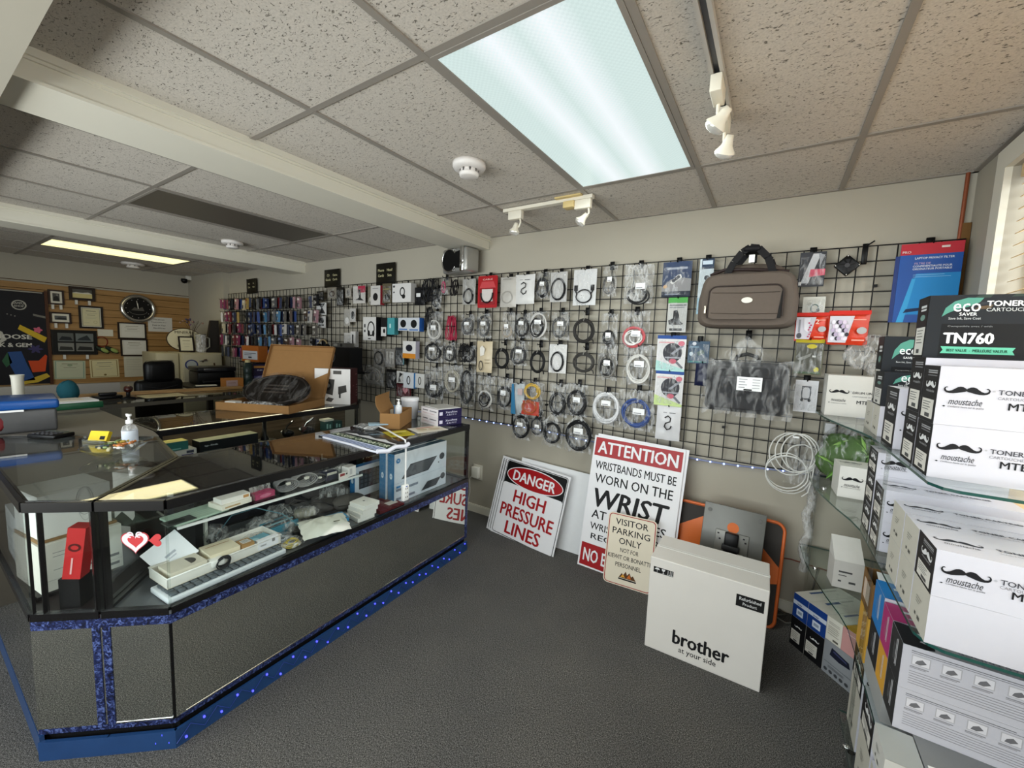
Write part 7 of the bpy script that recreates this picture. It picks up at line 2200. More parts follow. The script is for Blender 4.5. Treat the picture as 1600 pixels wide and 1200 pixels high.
hook('brown duffel bag', -.15, 2.055, 2.60)

# laptop bag in plastic
t = thing('laptop_bag', 'dark laptop bag wrapped in clear plastic under the duffel bag', 'laptop bag', (-.33, 2.665, 1.185))
BW, BH = .405, .285
obj('body', B().rbox(0, BW, -.045, .05, 0, BH, m('#262628', .75, 0, .1, 60), .03, 4), t)
obj('front_pocket', B().rbox(.03, BW - .03, -.062, -.04, .015, .20, m('#2d2d30', .75, 0, .1, 60), .012, 3), t)
b = B().tube([(.14, -.0, BH - .005), (.15, -.02, BH + .03), (.20, -.02, BH + .045), (.25, -.02, BH + .03), (.26, 0, BH - .005)], .011, BLACK, 8)
obj('handle', b, t)
b = B().pillow(-.015, BW + .03, -.02, BH + .01, -.05, .035, THIN, 12, 9, .3, seed=71)
for i in range(9):
    x0 = BW * (.1 + .1 * i)
    b.add([(x0 - .03, -.075, BH * .9), (x0 + .03, -.07, BH * .9), (BW * .47 + .006, -.04, BH + .145), (BW * .47 - .006, -.04, BH + .145)], [(0, 1, 2, 3)], THIN)
obj('plastic_wrap', b, t, 'clear plastic wrap gathered at the top')
b = B().box(.165, .285, -.107, -.106, .13, .205, PAPER)
for i in range(4):
    b.rect(.175, .215 - .01 * (i % 2), .19 - .015 * i, .194 - .015 * i, -.1076, GREYINK)
    b.rect(.24, .275, .19 - .015 * i, .193 - .015 * i, -.1076, GREYINK)
b.rect(.20, .24, .131, .139, -.1076, INK)
obj('label', b, t, 'white shipping label')
hook('plastic wrapped laptop bag', -.14, 1.61, 2.62)

# big blue laptop filter pack
t = thing('blister_pack', 'large blue and red laptop privacy filter pack at the right end of the grid', 'pack', (.475, 2.745, 1.70), RAD(-2), 'packs hung on the wire grid')
b = B().box(0, .215, -.006, 0, 0, .375, m('#1d4f9c', .4))
art(b, [('r', 0, .86, 1, 1, '#b5303c'), ('p', [(.24, .1), (1, .1), (1, .62), (.30, .62), (.1, .08)], '#2a86c8'), ('p', [(.06, 0), (.24, .56), (.3, .56), (.18, 0)], '#3fa0d8'), ('p', [(.16, .12), (.6, .17), (.6, .2), (.2, .17)], '#1b2a4c'),
        ('t', 'LAPTOP PRIVACY FILTER', .56, .80, .026, '#dfe6f0', .62), ('t', 'FILTRE DE', .38, .735, .024, '#b9a6c8', .26), ('t', 'CONFIDENTIALITE POUR', .54, .70, .024, '#dfe6f0', .62), ('t', 'ORDINATEUR PORTABLE', .54, .665, .024, '#dfe6f0', .62),
        ('r', .25, .60, .75, .605, '#8fc4e8'), ('r', .25, .575, .85, .580, '#8fc4e8'), ('r', .65, .93, .78, .955, '#d9c9c4'), ('t', 'PRO', .1, .88, .03, '#e8d0d0', .14)], .215, .375, -.0064)
obj('card', b, t)
obj('side_edge', B().box(-.016, -.0005, -.006, .0, 0, .32, m('#17306e', .4)), t)
hook('large blue laptop privacy filter pack', .585, 2.066)
# fan guard, crinkled bags, bagged cord, earring cards
t = thing('case_fan', 'small black square fan hung cornerwise near the right end of the grid', 'fan', M=Matrix.Translation((.276, 2.765, 1.995)) @ Matrix.Rotation(RAD(45), 4, 'Y'))
b = B().rbox(-.04, .04, -.008, .012, -.04, .04, BLACK, .004)
obj('frame', b, t)
b = B()
for i in range(7):
    a = 2 * PI * i / 7
    b.poly([(.008 * math.cos(a), .008 * math.sin(a)), (.033 * math.cos(a + .25), .033 * math.sin(a + .25)), (.033 * math.cos(a + .9), .033 * math.sin(a + .9))], -.0085, m('#232325', .35))
obj('blades', b, t)
obj('hub', B().prism([(.011 * math.cos(i * PI / 8), .011 * math.sin(i * PI / 8)) for i in range(16)], -.011, -.009, m('#3a3a3d', .4)), t)
for (x, z) in ((-.034, -.034), (.034, -.034), (.034, .034), (-.034, .034)):
    obj('screw', B().blob((x, -.009, z), (.004, .003, .004), CHROME, 0, 0, 8, 5), t)
solo('display_hook', 'long black hook plate beside the small square fan', 'hook', B().rbox(-.012, .012, -.006, 0, -.05, .055, HOOKM, .002, 1).tube([(0, -.006, .04), (.03, -.03, .06)], .004, HOOKM), (.345, GY - .0085, 2.05), group='black display hooks on the wire grid')
for i, (x, z, s, lab) in enumerate(((.375, 1.52, .075, 'crinkled clear plastic bag tied at the grid beside the dark toner boxes'), (.425, 1.60, .05, 'smaller crinkled clear bag above the tied one on the grid'))):
    b = B().blob((0, 0, 0), (s, .035, s * .8), FOG, .3, 80 + i, 16, 9)
    b.blob((.06, 0, -.06), (s * .5, .03, s * .5), FOG, .3, 84 + i, 12, 7) if i == 0 else None
    solo('plastic_bag', lab, 'bag', b, (x, 2.745, z))
t = thing('bagged_cable', 'clear bag with large loops of white cord hanging at the grid foot', 'bagged cable', (.14, 2.735, .90))
rg = random.Random(9)
b = B()
cwh = m('#d6d5d0', .4)
for (cx, cz, rx, rz) in ((-.02, .07, .10, .12), (.0, .08, .095, .11), (.02, .085, .085, .105), (-.03, -.04, .10, .10), (-.025, -.05, .105, .105), (-.035, -.03, .095, .10), (.03, .05, .07, .08)):
    b.tube(loop_pts(cx, cz, rx, rz, -.012 - .02 * rg.random(), 26, .0015, rg), .0036, cwh, 7, closed=True)
b.tube([(.09, -.02, .02), (.085, -.02, -.06), (.075, -.02, -.13), (.05, -.015, -.16)], .0036, cwh, 7)
obj('cord', b, t)
obj('bag', B().pillow(-.04, .125, -.10, .16, -.004, .03, FILM, 6, 7, .15, seed=77), t, 'clear plastic bag')
obj('tag', B().box(-.02, .01, -.034, -.033, .165, .175, PAPER), t)
for i, (z, h) in enumerate(((1.105, .055), (1.045, .042))):
    t = thing('hook_card', ['upper small silver card of wire hooks by the bagged plant', 'lower small silver card of wire hooks by the bagged plant'][i], 'card', (.258, 2.752, z), group='small cards of hooks on the grid')
    obj('card', B().box(0, .046, -.002, 0, 0, h, m('#c9c9cc', .15, .5)), t)
    if i == 0:
        obj('wire_hooks', B().tube(loop_pts(.012, h + .012, .012, .012, -.004, 12), .0015, STEEL, 5, closed=True).tube(loop_pts(.034, h + .012, .012, .012, -.004, 12), .0015, STEEL, 5, closed=True), t)
    else:
        obj('wire_hooks', B().tube(loop_pts(.023, h * .5, .014, .010, -.004, 12), .0015, m('#4a4a4c', .3, .8), 5, closed=True), t)

# dark boxed devices on a low wall shelf behind the aisle showcase
solo('wall_shelf', 'black shelf under the dark device boxes beside the small packs', 'shelf', B().rbox(-4.40, -3.58, 2.53, 2.788, 1.155, 1.17, BLACK, .003))
carton('device_box', 'black box with a pale ring picture behind the raised kraft lid', 'box', (-4.0, 2.56, 1.1705), (.40, .15, .25), '#141416', 0, {'front': [('o', .25, .6, .14, .24, .018, '#77777a'), ('r', .3, .16, .75, .18, '#55555a')]})
carton('device_box', 'plain black box left of the one with the ring picture', 'box', (-4.38, 2.57, 1.1705), (.36, .15, .20), '#1a191a', 0, {'front': [('r', .2, .7, .4, .73, '#6a6a6c')]})
t = thing('headphones', 'tan and black headphones lying on the plain black box', 'headphones', (-4.18, 2.64, 1.371))
obj('band', B().tube(loop_pts(0, .06, .075, .06, 0, 12, 0, a0=0, a1=PI), .009, m('#8f7d5c', .5), 8), t)
for s in (-1, 1):
    obj('ear_cup', B().blob((s * .075, 0, .04), (.02, .035, .04), BLACK, 0), t)
carton('device_box', 'grey and black patterned box on the black ring picture box', 'box', (-3.95, 2.60, 1.4205), (.22, .1, .045), '#55534f', 0, {'front': [('r', .1, .2, .4, .8, '#8b8880'), ('e', .7, .5, .1, .35, '#222222')]})

# ---------------------------------------------------------------- rows of small packs at the far left of the grid
LFT = [('white', '#c9c5be'), ('pink', '#a8787a'), ('dark red', '#6e2426'), ('yellow', '#a88a48'), ('navy', '#1d2745'), ('cream', '#c4b99c'), ('magenta', '#7e2a4c'), ('black', '#1a1a1c')]
MID = [('blue', '#27407c'), ('navy', '#1a2444'), ('sky blue', '#4a7ba0'), ('black', '#17171a'), ('white', '#bdbab5'), ('grey', '#5a5a5c')]
RGT = [('white', '#bcb8b2'), ('black', '#17171a'), ('grey', '#56524d'), ('brown', '#4a3a30'), ('navy', '#232a44'), ('pink', '#957078')]
rg = random.Random(21)
ORD = ['first', 'second', 'third', 'fourth', 'fifth', 'sixth', 'seventh', 'eighth', 'ninth', 'tenth', 'eleventh', 'twelfth', '13th', '14th', '15th', '16th', '17th', '18th', '19th', '20th', '21st', '22nd', '23rd', '24th']
ROWN = ['top', 'second', 'third', 'fourth', 'lowest']
RZ_ = [1.985, 1.815, 1.655, 1.495, 1.325]
PMESH = {}
for r_ in range(5):
    n = [20, 19, 19, 19, 18][r_]
    for i in range(n):
        s = i / (n - 1)
        x = -6.68 + 2.27 * s + rg.uniform(-.02, .02)
        pal = LFT if s < .40 else (MID if s < .72 else RGT)
        cn, hx = pal[rg.randrange(len(pal))]
        if s > .8 and rg.random() < .3:
            continue
        y = 2.64 + .05 * rg.random() + .05 * s
        w, h = rg.choice((.085, .095, .105)), rg.choice((.12, .13, .14))
        key = (hx, w, h)
        if key not in PMESH:
            b = B().box(-w / 2, w / 2, -.012, .012, -h, 0, m(hx, .4, 0, .1))
            hdr = {'white': '#2c3a66', 'pink': '#e0d5d0', 'blue': '#c9ccd4', 'navy': '#7d8cb0', 'black': '#6e6e70', 'yellow': '#8a2f28'}.get(cn, '#d5d0c8')
            art(b, [('r', .1, .74, .9, .92, hdr), ('r', .15, .12, .6, .5, '#8f8c86' if cn in ('black', 'navy', 'grey') else '#3a3c44'), ('e', .75, .3, .12, .1, '#c9c5bd')], w, h, -.0124) if False else None
            T0 = b.T
            b.T = Matrix.Translation((-w / 2, 0, -h))
            art(b, [('r', .1, .74, .9, .92, hdr), ('r', .15, .12, .6, .5, '#8f8c86' if cn in ('black', 'navy', 'grey') else '#3a3c44'), ('e', .75, .3, .12, .1, '#c9c5bd')], w, h, -.0124)
            b.T = T0
            b.box(-.004, .004, -.002, .002, 0, .012, m(hx, .4, 0, .1))
            o = obj('ink_pack', b)
            PMESH[key] = o
        else:
            o = PMESH[key].copy()
            COL.objects.link(o)
        tag(o, '%s small pack, %s from the left in the %s row of small ink packs' % (cn, ORD[i], ROWN[r_]), 'pack', 'small ink packs on the far wire grid')
        o.location = (x, y, RZ_[r_] + rg.uniform(-.012, .008))
        o.rotation_euler = (rg.uniform(-.05, .05), rg.uniform(-.09, .09), rg.uniform(-.5, -.1))
        if rg.random() < .6:
            cb, hb_ = rg.choice((('navy', '#1d2745'), ('black', '#1a1a1c'), ('blue', '#27407c'), ('dark red', '#7a2426')))
            kb = (hb_, 'back')
            if kb not in PMESH:
                q = obj('ink_pack', B().box(-.042, .042, -.012, .012, -.125, 0, m(hb_, .4, 0, .1)).box(-.004, .004, -.002, .002, 0, .012, m(hb_, .4)))
                PMESH[kb] = q
            else:
                q = PMESH[kb].copy()
                COL.objects.link(q)
            tag(q, '%s small pack directly behind the %s pack of the %s row' % (cb, ORD[i], ROWN[r_]), 'pack', 'small ink packs on the far wire grid')
            q.location = (x, y + .045, RZ_[r_])
            q.rotation_euler = (0, 0, rg.uniform(-.5, -.1))
        # the peg it hangs from
        if i % 2 == 0 or True:
            hb = 'PEG'
            L_ = round(GY - .008 - y + .02, 2)
            if ('peg', L_) not in PMESH:
                p = obj('display_peg', B().tube([(0, 0, 0), (0, -L_, 0), (0, -L_ - .006, .01)], .003, HOOKM, 5))
                PMESH[('peg', L_)] = p
            else:
                p = PMESH[('peg', L_)].copy()
                COL.objects.link(p)
            tag(p, 'black peg holding a small ink pack on the far wire grid', 'peg', 'black pegs behind the small ink packs')
            p.location = (x, GY - .008, RZ_[r_] + .012)
t = thing('display_box', 'orange cardboard display box with a white notice below the small ink packs', 'display box', (-5.77, 2.52, 1.175), RAD(8))
b = pbox(B(), .33, .12, .20, m('#a05a24', .6), {'front': [('r', .06, .14, .94, .68, '#b9bcc4'), ('r', .15, .5, .85, .54, '#4a4c55'), ('r', .15, .4, .6, .44, '#4a4c55'), ('r', .4, .22, .6, .32, '#3a3c44')]})
obj('body', b, t)
solo('wall_shelf', 'narrow dark shelf carrying the orange display box', 'shelf', B().box(-5.80, -5.36, 2.50, 2.788, 1.160, 1.174, BLACK))
# ---------------------------------------------------------------- slatwall at the far end
b = B()
z = .775
while z < 2.05:
    b.box(0, .018, -1.2, WY - .082, z, min(z + .094, 2.062), SLAT)
    b.box(0, .008, -1.2, WY - .082, z + .094, z + .1015, m('#4a3014', .8))
    z += .1015
b.box(0, .022, -1.2, WY - .082, .755, .775, OAK)
solo('slatwall', 'maple slatwall panel covering the far end wall', 'wall panel', b, (XL + .001, 0, 0))
FX = XL + .021           # face of the slatwall


def wallM(y, z):
    return Matrix.Translation((FX, y, z)) @ Matrix.Rotation(RAD(90), 4, 'Z')


def framed(label, y0, y1, z0, z1, frame, face, fw=.02, name='picture_frame', cat='picture', pegs=True, group='framed pictures on the slatwall'):
    t = thing(name, label, cat, M=wallM(y0, z0), group=group)
    w, h = y1 - y0, z1 - z0
    fm = m(frame, .4)
    for (x0, x1, za, zb) in ((0, w, 0, fw), (0, w, h - fw, h), (0, fw, fw, h - fw), (w - fw, w, fw, h - fw)):
        obj('frame_side', B().box(x0, x1, -.022, -.001, za, zb, fm), t)
    b = B().box(fw, w - fw, -.012, -.001, fw, h - fw, m('#d9d5c8', .6))
    T = b.T
    b.T = Matrix.Translation((fw, 0, fw))
    art(b, face, w - 2 * fw, h - 2 * fw, -.0125)
    b.T = T
    obj('picture', b, t)
    if pegs:
        for q in (.25, .75):
            obj('bracket', B().box(w * q - .012, w * q + .012, -.03, -.001, -.06, -.001, m('#d4d2cc', .4)), t, 'white display bracket')
    return t


PHOTO = [('r', .2, .16, .8, .84, '#4a4a48'), ('p', [(.25, .2), (.75, .2), (.7, .5), (.5, .62), (.3, .5)], '#1f1f1f'), ('e', .6, .7, .1, .06, '#8c8c88')]
CERT = lambda bg, ln, seal=True: [('r', .05, .04, .95, .96, ln), ('r', .08, .06, .92, .94, bg), ('r', .25, .80, .75, .84, '#8d8a78'), ('r', .2, .70, .8, .72, '#a8a592'), ('r', .3, .60, .7, .63, '#8d8a78'), ('r', .2, .5, .8, .515, '#b1ae9c'), ('r', .2, .44, .75, .455, '#b1ae9c')] + ([('e', .7, .25, .10, .08, '#b9b08a'), ('e', .7, .25, .07, .055, bg), ('r', .15, .2, .4, .22, '#a8a592')] if seal else [])
framed('small framed photo, upper of two beside the black poster', 1.219, 1.364, 1.811, 2.003, '#2b1b16', PHOTO)
framed('wide dark framed picture at the top of the slatwall', 1.411, 1.661, 1.894, 2.071, '#251812', [('r', 0, .55, 1, 1, '#55534e'), ('p', [(0, .55), (.2, .65), (.5, .6), (.8, .7), (1, .55)], '#cfccc0'), ('r', 0, 0, 1, .5, '#cdbf86')], .03)
framed('small framed photo, lower of two beside the black poster', 1.222, 1.418, 1.568, 1.714, '#2b1b16', [('r', .15, .25, .85, .75, '#55585a'), ('p', [(.15, .3), (.85, .3), (.85, .5), (.4, .55)], '#2a2c2e')])
framed('framed yellowish certificate in the middle of the slatwall', 1.490, 1.729, 1.516, 1.824, '#1c1613', CERT('#cfc8a4', '#8f8c70'), .022, 'framed_certificate', 'certificate', False)
framed('large black frame with four grey car photos', 1.222, 1.654, 1.152, 1.481, '#17130f', [('r', 0, 0, 1, 1, '#141312'), ('r', .1, .55, .47, .93, '#5b5e5c'), ('r', .52, .55, .95, .93, '#6a7070'), ('r', .1, .1, .47, .48, '#7d7d78'), ('r', .52, .1, .95, .48, '#74746f'), ('p', [(.12, .6), (.45, .6), (.4, .75), (.2, .78)], '#23262a'), ('p', [(.55, .6), (.9, .6), (.8, .85), (.6, .7)], '#2b3034'), ('p', [(.12, .15), (.45, .15), (.42, .3), (.15, .32)], '#33332f'), ('p', [(.54, .15), (.92, .15), (.9, .3), (.6, .33)], '#2a2a28')], .018)
framed('upper framed white certificate under the wall clock', 1.874, 2.191, 1.385, 1.624, '#231a16', CERT('#d2cfc6', '#c9c6bd', False), .018, 'framed_certificate', 'certificate', False)
framed('lower framed white certificate under the wall clock', 1.895, 2.200, 1.133, 1.383, '#231a16', CERT('#d2cfc6', '#c9c6bd', False), .018, 'framed_certificate', 'certificate', False)


def sheet_on_wall(label, y0, y1, z0, z1, hx, its, name='paper_certificate', cat='certificate', rot=0):
    b = B().box(0, y1 - y0, -.003, -.0005, 0, z1 - z0, m(hx, .7))
    art(b, its, y1 - y0, z1 - z0, -.0034)
    return solo(name, label, cat, b, M=wallM(y0, z0) @ Matrix.Rotation(RAD(rot), 4, 'Y'))


sheet_on_wall('pale green paper certificate, first in the low row on the slatwall', 1.222, 1.521, .825, 1.075, '#b4b79c', CERT('#bcbfa6', '#7f9a8c', False) + [('e', .5, .75, .08, .07, '#8f9a80')], rot=1.5)
sheet_on_wall('cream paper certificate, second in the low row on the slatwall', 1.57, 1.87, .825, 1.080, '#cfc49a', CERT('#d2c89e', '#8f7d50', False) + [('e', .5, .15, .05, .05, '#7a6a40')], rot=-1)
sheet_on_wall('tall white letter, third in the low row under the framed certificates', 1.925, 2.159, .822, 1.128, '#c4c0ae', TXTL(.12, .8, (.84, .76, .68, .6, .5, .42, .34), '#a19e8e', .012))
sheet_on_wall('small blank white card beside the framed certificates', 1.666, 1.826, 1.415, 1.51, '#cfcbbc', [], 'paper_card', 'card')
sheet_on_wall('white paper notice with bold lines right of the wall clock', 2.221, 2.515, 1.507, 1.725, '#c9c6bf', [('t', 'We are not', .45, .80, .09, '#3c3a38', .45), ('t', 'Responsible For', .45, .60, .09, '#3c3a38', .62), ('t', 'Data on Your', .45, .40, .09, '#3c3a38', .55), ('t', 'Hard Drive', .45, .20, .09, '#3c3a38', .5)], 'paper_notice', 'notice')

# wall clock
t = thing('wall_clock', 'large round chrome wall clock with a black face on the slatwall', 'clock', M=wallM(2.108, 1.835))
CH_ = m('#bdbab2', .18, .9, .03)
obj('rim', B().lathe([(.205, -.001), (.207, -.03), (.195, -.05), (.17, -.055), (.158, -.04), (.155, -.03)], CH_, n=40, axis='y'), t)
b = B().prism([(.156 * math.cos(2 * PI * i / 36), .156 * math.sin(2 * PI * i / 36)) for i in range(36)], -.03, -.02, m('#131211', .3))
b.poly([(-.08, -.03), (-.04, .02), (.0, .0), (.05, .03), (.07, -.03)], -.0304, m('#55524c'))
b.oring(0, -.04, .1, .05, .004, -.0304, m('#77736a'), 20, PI, 2 * PI)
for i in range(12):
    a = i * PI / 6
    b.box(.135 * math.cos(a) - .004, .135 * math.cos(a) + .004, -.031, -.0303, .135 * math.sin(a) - .004, .135 * math.sin(a) + .004, m('#b9b5aa'))
obj('face', b, t)
obj('minute_hand', B().poly([(-.004, 0), (.004, 0), (-.012, .115), (-.018, .112)], -.034, m('#e0ddd2')), t)
obj('hour_hand', B().poly([(-.005, 0), (.005, 0), (.0, .075), (-.006, .075)], -.0325, m('#e0ddd2')), t)

# black poster with stickers
t = thing('poster_board', 'black poster board with colourful stickers at the left of the slatwall', 'poster', M=wallM(.30, .775))
obj('board', B().box(0, .885, -.02, -.001, 0, 1.185, m('#14131a', .5, 0, .2, 6)), t)
obj('side_strip', B().box(.885, .915, -.03, -.001, -.01, 1.20, m('#4a2c1c', .5)), t, 'brown side strip')
obj('top_strip', B().box(0, .87, -.026, -.02, 1.165, 1.178, m('#9a968c', .4)), t, 'pale top strip')
b = B()
e = -.0205
b.oring(.67, 1.00, .062, .062, .012, e, m('#a9a79f'), 24)
b.text('SAMPLE', .67, 1.01, .025, e, m('#a9a79f'), .1, bold=.03)
b.text('SHOP', .67, .975, .025, e, m('#a9a79f'), .08, bold=.03)
b.poly([(.78, .90), (.90, .87), (.90, .845), (.78, .875)], e, m('#77756f'))
b.text('MOOSE', .60, .575, .055, e, m('#c9c7c0'), .31, bold=.04)
b.text('ROCK & GEM', .55, .475, .05, e, m('#c9c7c0'), .40, bold=.04)
b.poly([(.30, .60), (.44, .70), (.52, .66), (.55, .56), (.48, .50), (.36, .50)], e, m('#b9b7b0'))
b.poly([(.34, .60), (.44, .66), (.49, .63), (.51, .57), (.46, .53), (.38, .53)], e * 1.01, m('#14131a', .5))
for (x, z) in ((.57, .88), (.60, .87), (.63, .86)):
    b.ell(x, z, .006, .006, e, m('#8f8d88'), 8)
obj('white_lettering', b, t)
S_ = lambda pts, hx, nm, lab=None: obj(nm, B().prism(pts, -.0235, -.0202, m(hx, .5)), t, lab)
S_([(.645, .70), (.665, .755), (.885, .60), (.86, .535)], '#c9a92a', 'sticker', 'yellow slanted sticker')
S_([(.66, .0), (.665, .045), (.86, .135), (.89, .09), (.78, .02)], '#c4a736', 'sticker', 'yellow slanted sticker at the lower edge')
S_([(.55, .41), (.66, .42), (.70, .25), (.76, .05), (.62, .04), (.56, .25)], '#2b4c86', 'sticker', 'blue sticker')
S_([(.71, .30), (.80, .30), (.86, .38), (.875, .36), (.85, .16), (.74, .15)], '#c8481f', 'sticker', 'orange sticker')
S_([(.50, .30), (.55, .41), (.58, .28), (.53, .22)], '#2e5a3e', 'sticker', 'green sticker')
S_([(.81 + .035 * math.cos(2 * PI * i / 20) * (1 + .25 * math.cos(5 * 2 * PI * i / 20)), .695 + .035 * math.sin(2 * PI * i / 20) * (1 + .25 * math.cos(5 * 2 * PI * i / 20))) for i in range(20)], '#c9607a', 'sticker', 'pink flower sticker')
S_([(.78 + .05 * math.cos(2 * PI * i / 24) * (1 + .4 * math.cos(6 * 2 * PI * i / 24)), .45 + .045 * math.sin(2 * PI * i / 24) * (1 + .4 * math.cos(6 * 2 * PI * i / 24))) for i in range(24)], '#3a3560', 'sticker', 'purple starburst sticker')
for (kz, s) in ((0, 0), (1, .10)):
    t = thing('slipper', ['green and white striped slipper, left of the pair on the slatwall', 'green and white striped slipper, right of the pair on the slatwall'][kz], 'slipper', M=wallM(1.70 + s, 1.22) @ Matrix.Rotation(RAD(35), 4, 'Y'), group='striped slippers on the slatwall')
    obj('sole', B().blob((0, -.025, 0), (.085, .022, .03), m('#1e2a20', .5), 0), t)
    obj('upper', B().blob((.02, -.04, .006), (.05, .016, .026), m('#8fa05a', .5), 0), t)
solo('red_hoop', 'thin red hoop hanging beside the large black photo frame', 'hoop', B().tube(loop_pts(0, 0, .06, .07, -.012, 22), .005, m('#7a2018', .5), 6, closed=True), M=wallM(1.70, 1.335))

# ---------------------------------------------------------------- cabinets, desk and chair at the back
CAB = m('#a8a086', .45, 0, .02)
for i, (y0, y1, x1, h, lab) in enumerate(((1.935, 2.185, -6.78, 1.232, 'beige filing cabinet, left of two under the oval sign'), (2.19, 2.665, -6.70, 1.238, 'beige filing cabinet with stickers, right of two'))):
    t = thing('filing_cabinet', lab, 'cabinet', M=Matrix.Translation((x1, y0, 0)) @ Matrix.Rotation(RAD(90), 4, 'Z'))
    w = y1 - y0
    obj('body', B().rbox(0, w, 0, .50 if i == 0 else .10 + .0, 0, h, CAB, .004) if i == 0 else B().rbox(0, w, 0, .50, 0, h, CAB, .004), t)
    for k in range(3):
        d = obj('drawer', B().rbox(.012, w - .012, -.014, -.0005, .05 + .395 * k, .43 + .395 * k, m('#b0a88e', .45, 0, .02), .004), t)
        obj('handle', B().rbox(w * .5 - .05, w * .5 + .05, -.026, -.0145, .33 + .395 * k, .345 + .395 * k, STEEL, .003), d)
t = thing('magnet', 'round blue and grey decorative magnet on the right filing cabinet', 'magnet', M=Matrix.Translation((-6.6855, 2.29, 1.075)) @ Matrix.Rotation(RAD(90), 4, 'Z'))
obj('disc', B().prism([(.075 * math.cos(i * PI / 16), .07 * math.sin(i * PI / 16)) for i in range(32)], -.004, -.0005, m('#39406e', .5)), t)
obj('centre', B().prism([(.058 * math.cos(i * PI / 16), .054 * math.sin(i * PI / 16)) for i in range(32)], -.006, -.0042, m('#a8aba6', .5)), t)
t = thing('magnet', 'brown arc shaped magnets on the right filing cabinet', 'magnet', M=Matrix.Translation((-6.6855, 2.46, 1.10)) @ Matrix.Rotation(RAD(90), 4, 'Z'))
obj('arc', B().oring(0, 0, .05, .05, .02, -.002, m('#4a3222', .5), 14, .4 * PI, .95 * PI), t)
obj('arc', B().oring(.06, -.03, .05, .05, .02, -.002, m('#4a3222', .5), 14, -.3 * PI, .2 * PI), t)
t = thing('oval_sign', 'white oval sign with dark lettering leaning on top of the cabinets', 'sign', M=Matrix.Translation((-6.97, 2.33, 1.246)) @ Matrix.Rotation(RAD(90), 4, 'Z') @ Matrix.Rotation(RAD(-8), 4, 'X'))
ov = lambda a, c: [(a * math.cos(2 * PI * i / 36), .165 + c * math.sin(2 * PI * i / 36)) for i in range(36)]
obj('plate', B().prism(ov(.21, .163), 0, .012, m('#3a2a1c', .5)), t)
b = B().poly(ov(.20, .153), -.0006, m('#c9c2a8', .5))
b.text('MINERAL', 0, .25, .035, -.0012, m('#2e2a24'), .22)
b.text('S', -.02, .14, .07, -.0012, m('#2e2a24'))
b.text('HALL', -.03, .055, .04, -.0012, m('#2e2a24'), .12)
obj('face', b, t)
t = thing('framed_certificate', 'small black framed certificate standing on the filing cabinet', 'certificate', M=Matrix.Translation((-6.80, 2.20, 1.246)) @ Matrix.Rotation(RAD(90), 4, 'Z') @ Matrix.Rotation(RAD(-10), 4, 'X'))
obj('frame', B().box(0, .175, 0, .012, 0, .215, m('#1c1512', .4)), t)
b = B().rect(.018, .157, .018, .197, -.0006, m('#cfc9ae', .6))
T = b.T
b.T = Matrix.Translation((.018, 0, .018))
art(b, [('r', .2, .75, .8, .79, '#8d8970'), ('r', .2, .5, .8, .52, '#a8a48c'), ('r', .3, .3, .7, .32, '#a8a48c')], .139, .179, -.0006)
b.T = T
obj('certificate', b, t)
t = thing('glass_pitcher', 'clear glass pitcher with a handle on the right filing cabinet', 'pitcher', (-6.82, 2.455, 1.2385))
obj('vessel', B().lathe([(0, 0), (.055, 0), (.06, .02), (.062, .24), (.066, .25)], WRAP, n=20), t)
obj('handle', B().tube([(.0, .062, .22), (.0, .105, .20), (.0, .105, .08), (.0, .062, .05)], .009, m('#8f8d80', .2), 7), t)
obj('lid', B().lathe([(.067, .25), (.06, .262), (0, .266)], STEEL, n=20), t)
t = thing('dried_flowers', 'spray of dried purple flowers above the glass pitcher', 'flowers', (-6.90, 2.38, 1.2385))
obj('vase', B().lathe([(0, 0), (.03, 0), (.035, .1), (.02, .22), (.025, .24)], m('#5b5347', .4), n=14), t)
rg = random.Random(3)
b = B()
for i in range(9):
    a, s = rg.uniform(0, 6.28), rg.uniform(.03, .12)
    b.tube([(0, 0, .2), (s * .5 * math.cos(a), s * .5 * math.sin(a), .34), (s * math.cos(a), s * math.sin(a), .40 + .05 * rg.random())], .002, m('#4a4030', .8), 4)
obj('stems', b, t)
for i in range(12):
    a, s = rg.uniform(0, 6.28), rg.uniform(.02, .13)
    obj('blossom', B().blob((s * math.cos(a), s * math.sin(a), .37 + .09 * rg.random()), (.014, .014, .012), m(['#6a5470', '#8b6f62', '#4e4656'][i % 3], .8), .3, i, 8, 5), t)
b = B().prism([(0, 0), (.17, 0), (.165, .46), (.075, .46)], 0, .12, m('#1d1812', .5))
solo('tower_speaker', 'tall dark tapered box standing on the cabinet in the corner', 'speaker', b, M=Matrix.Translation((-6.86, 2.525, 1.2385)) @ Matrix.Rotation(RAD(80), 4, 'Z'))

t = thing('desk', 'dark desk carrying the printer in the far corner', 'desk', (0, 0, 0))
obj('desktop', B().rbox(-6.3, -5.25, 1.93, 2.66, .855, .88, m('#1c1815', .5), .004), t)
for (x, y) in ((-6.26, 1.97), (-5.29, 1.97), (-6.26, 2.62), (-5.29, 2.62)):
    obj('leg', B().box(x - .025, x + .025, y - .025, y + .025, 0, .8545, m('#1c1815', .5)), t)
t = thing('printer', 'black office printer on the dark desk', 'printer', M=Matrix.Translation((-5.84, 2.06, .8805)) @ Matrix.Rotation(RAD(86), 4, 'Z'))
obj('body', B().rbox(0, .40, 0, .36, .0, .16, m('#141414', .35), .02, 3), t)
obj('scanner_lid', B().rbox(-.005, .405, -.02, .36, .1605, .215, m('#1b1b1c', .3), .015, 3), t)
obj('control_panel', B().rbox(.05, .30, -.035, -.021, .165, .205, m('#2c2c2e', .25), .004), t)
obj('paper_tray', B().rbox(.04, .36, -.05, -.001, .03, .05, m('#222222', .4), .004), t)
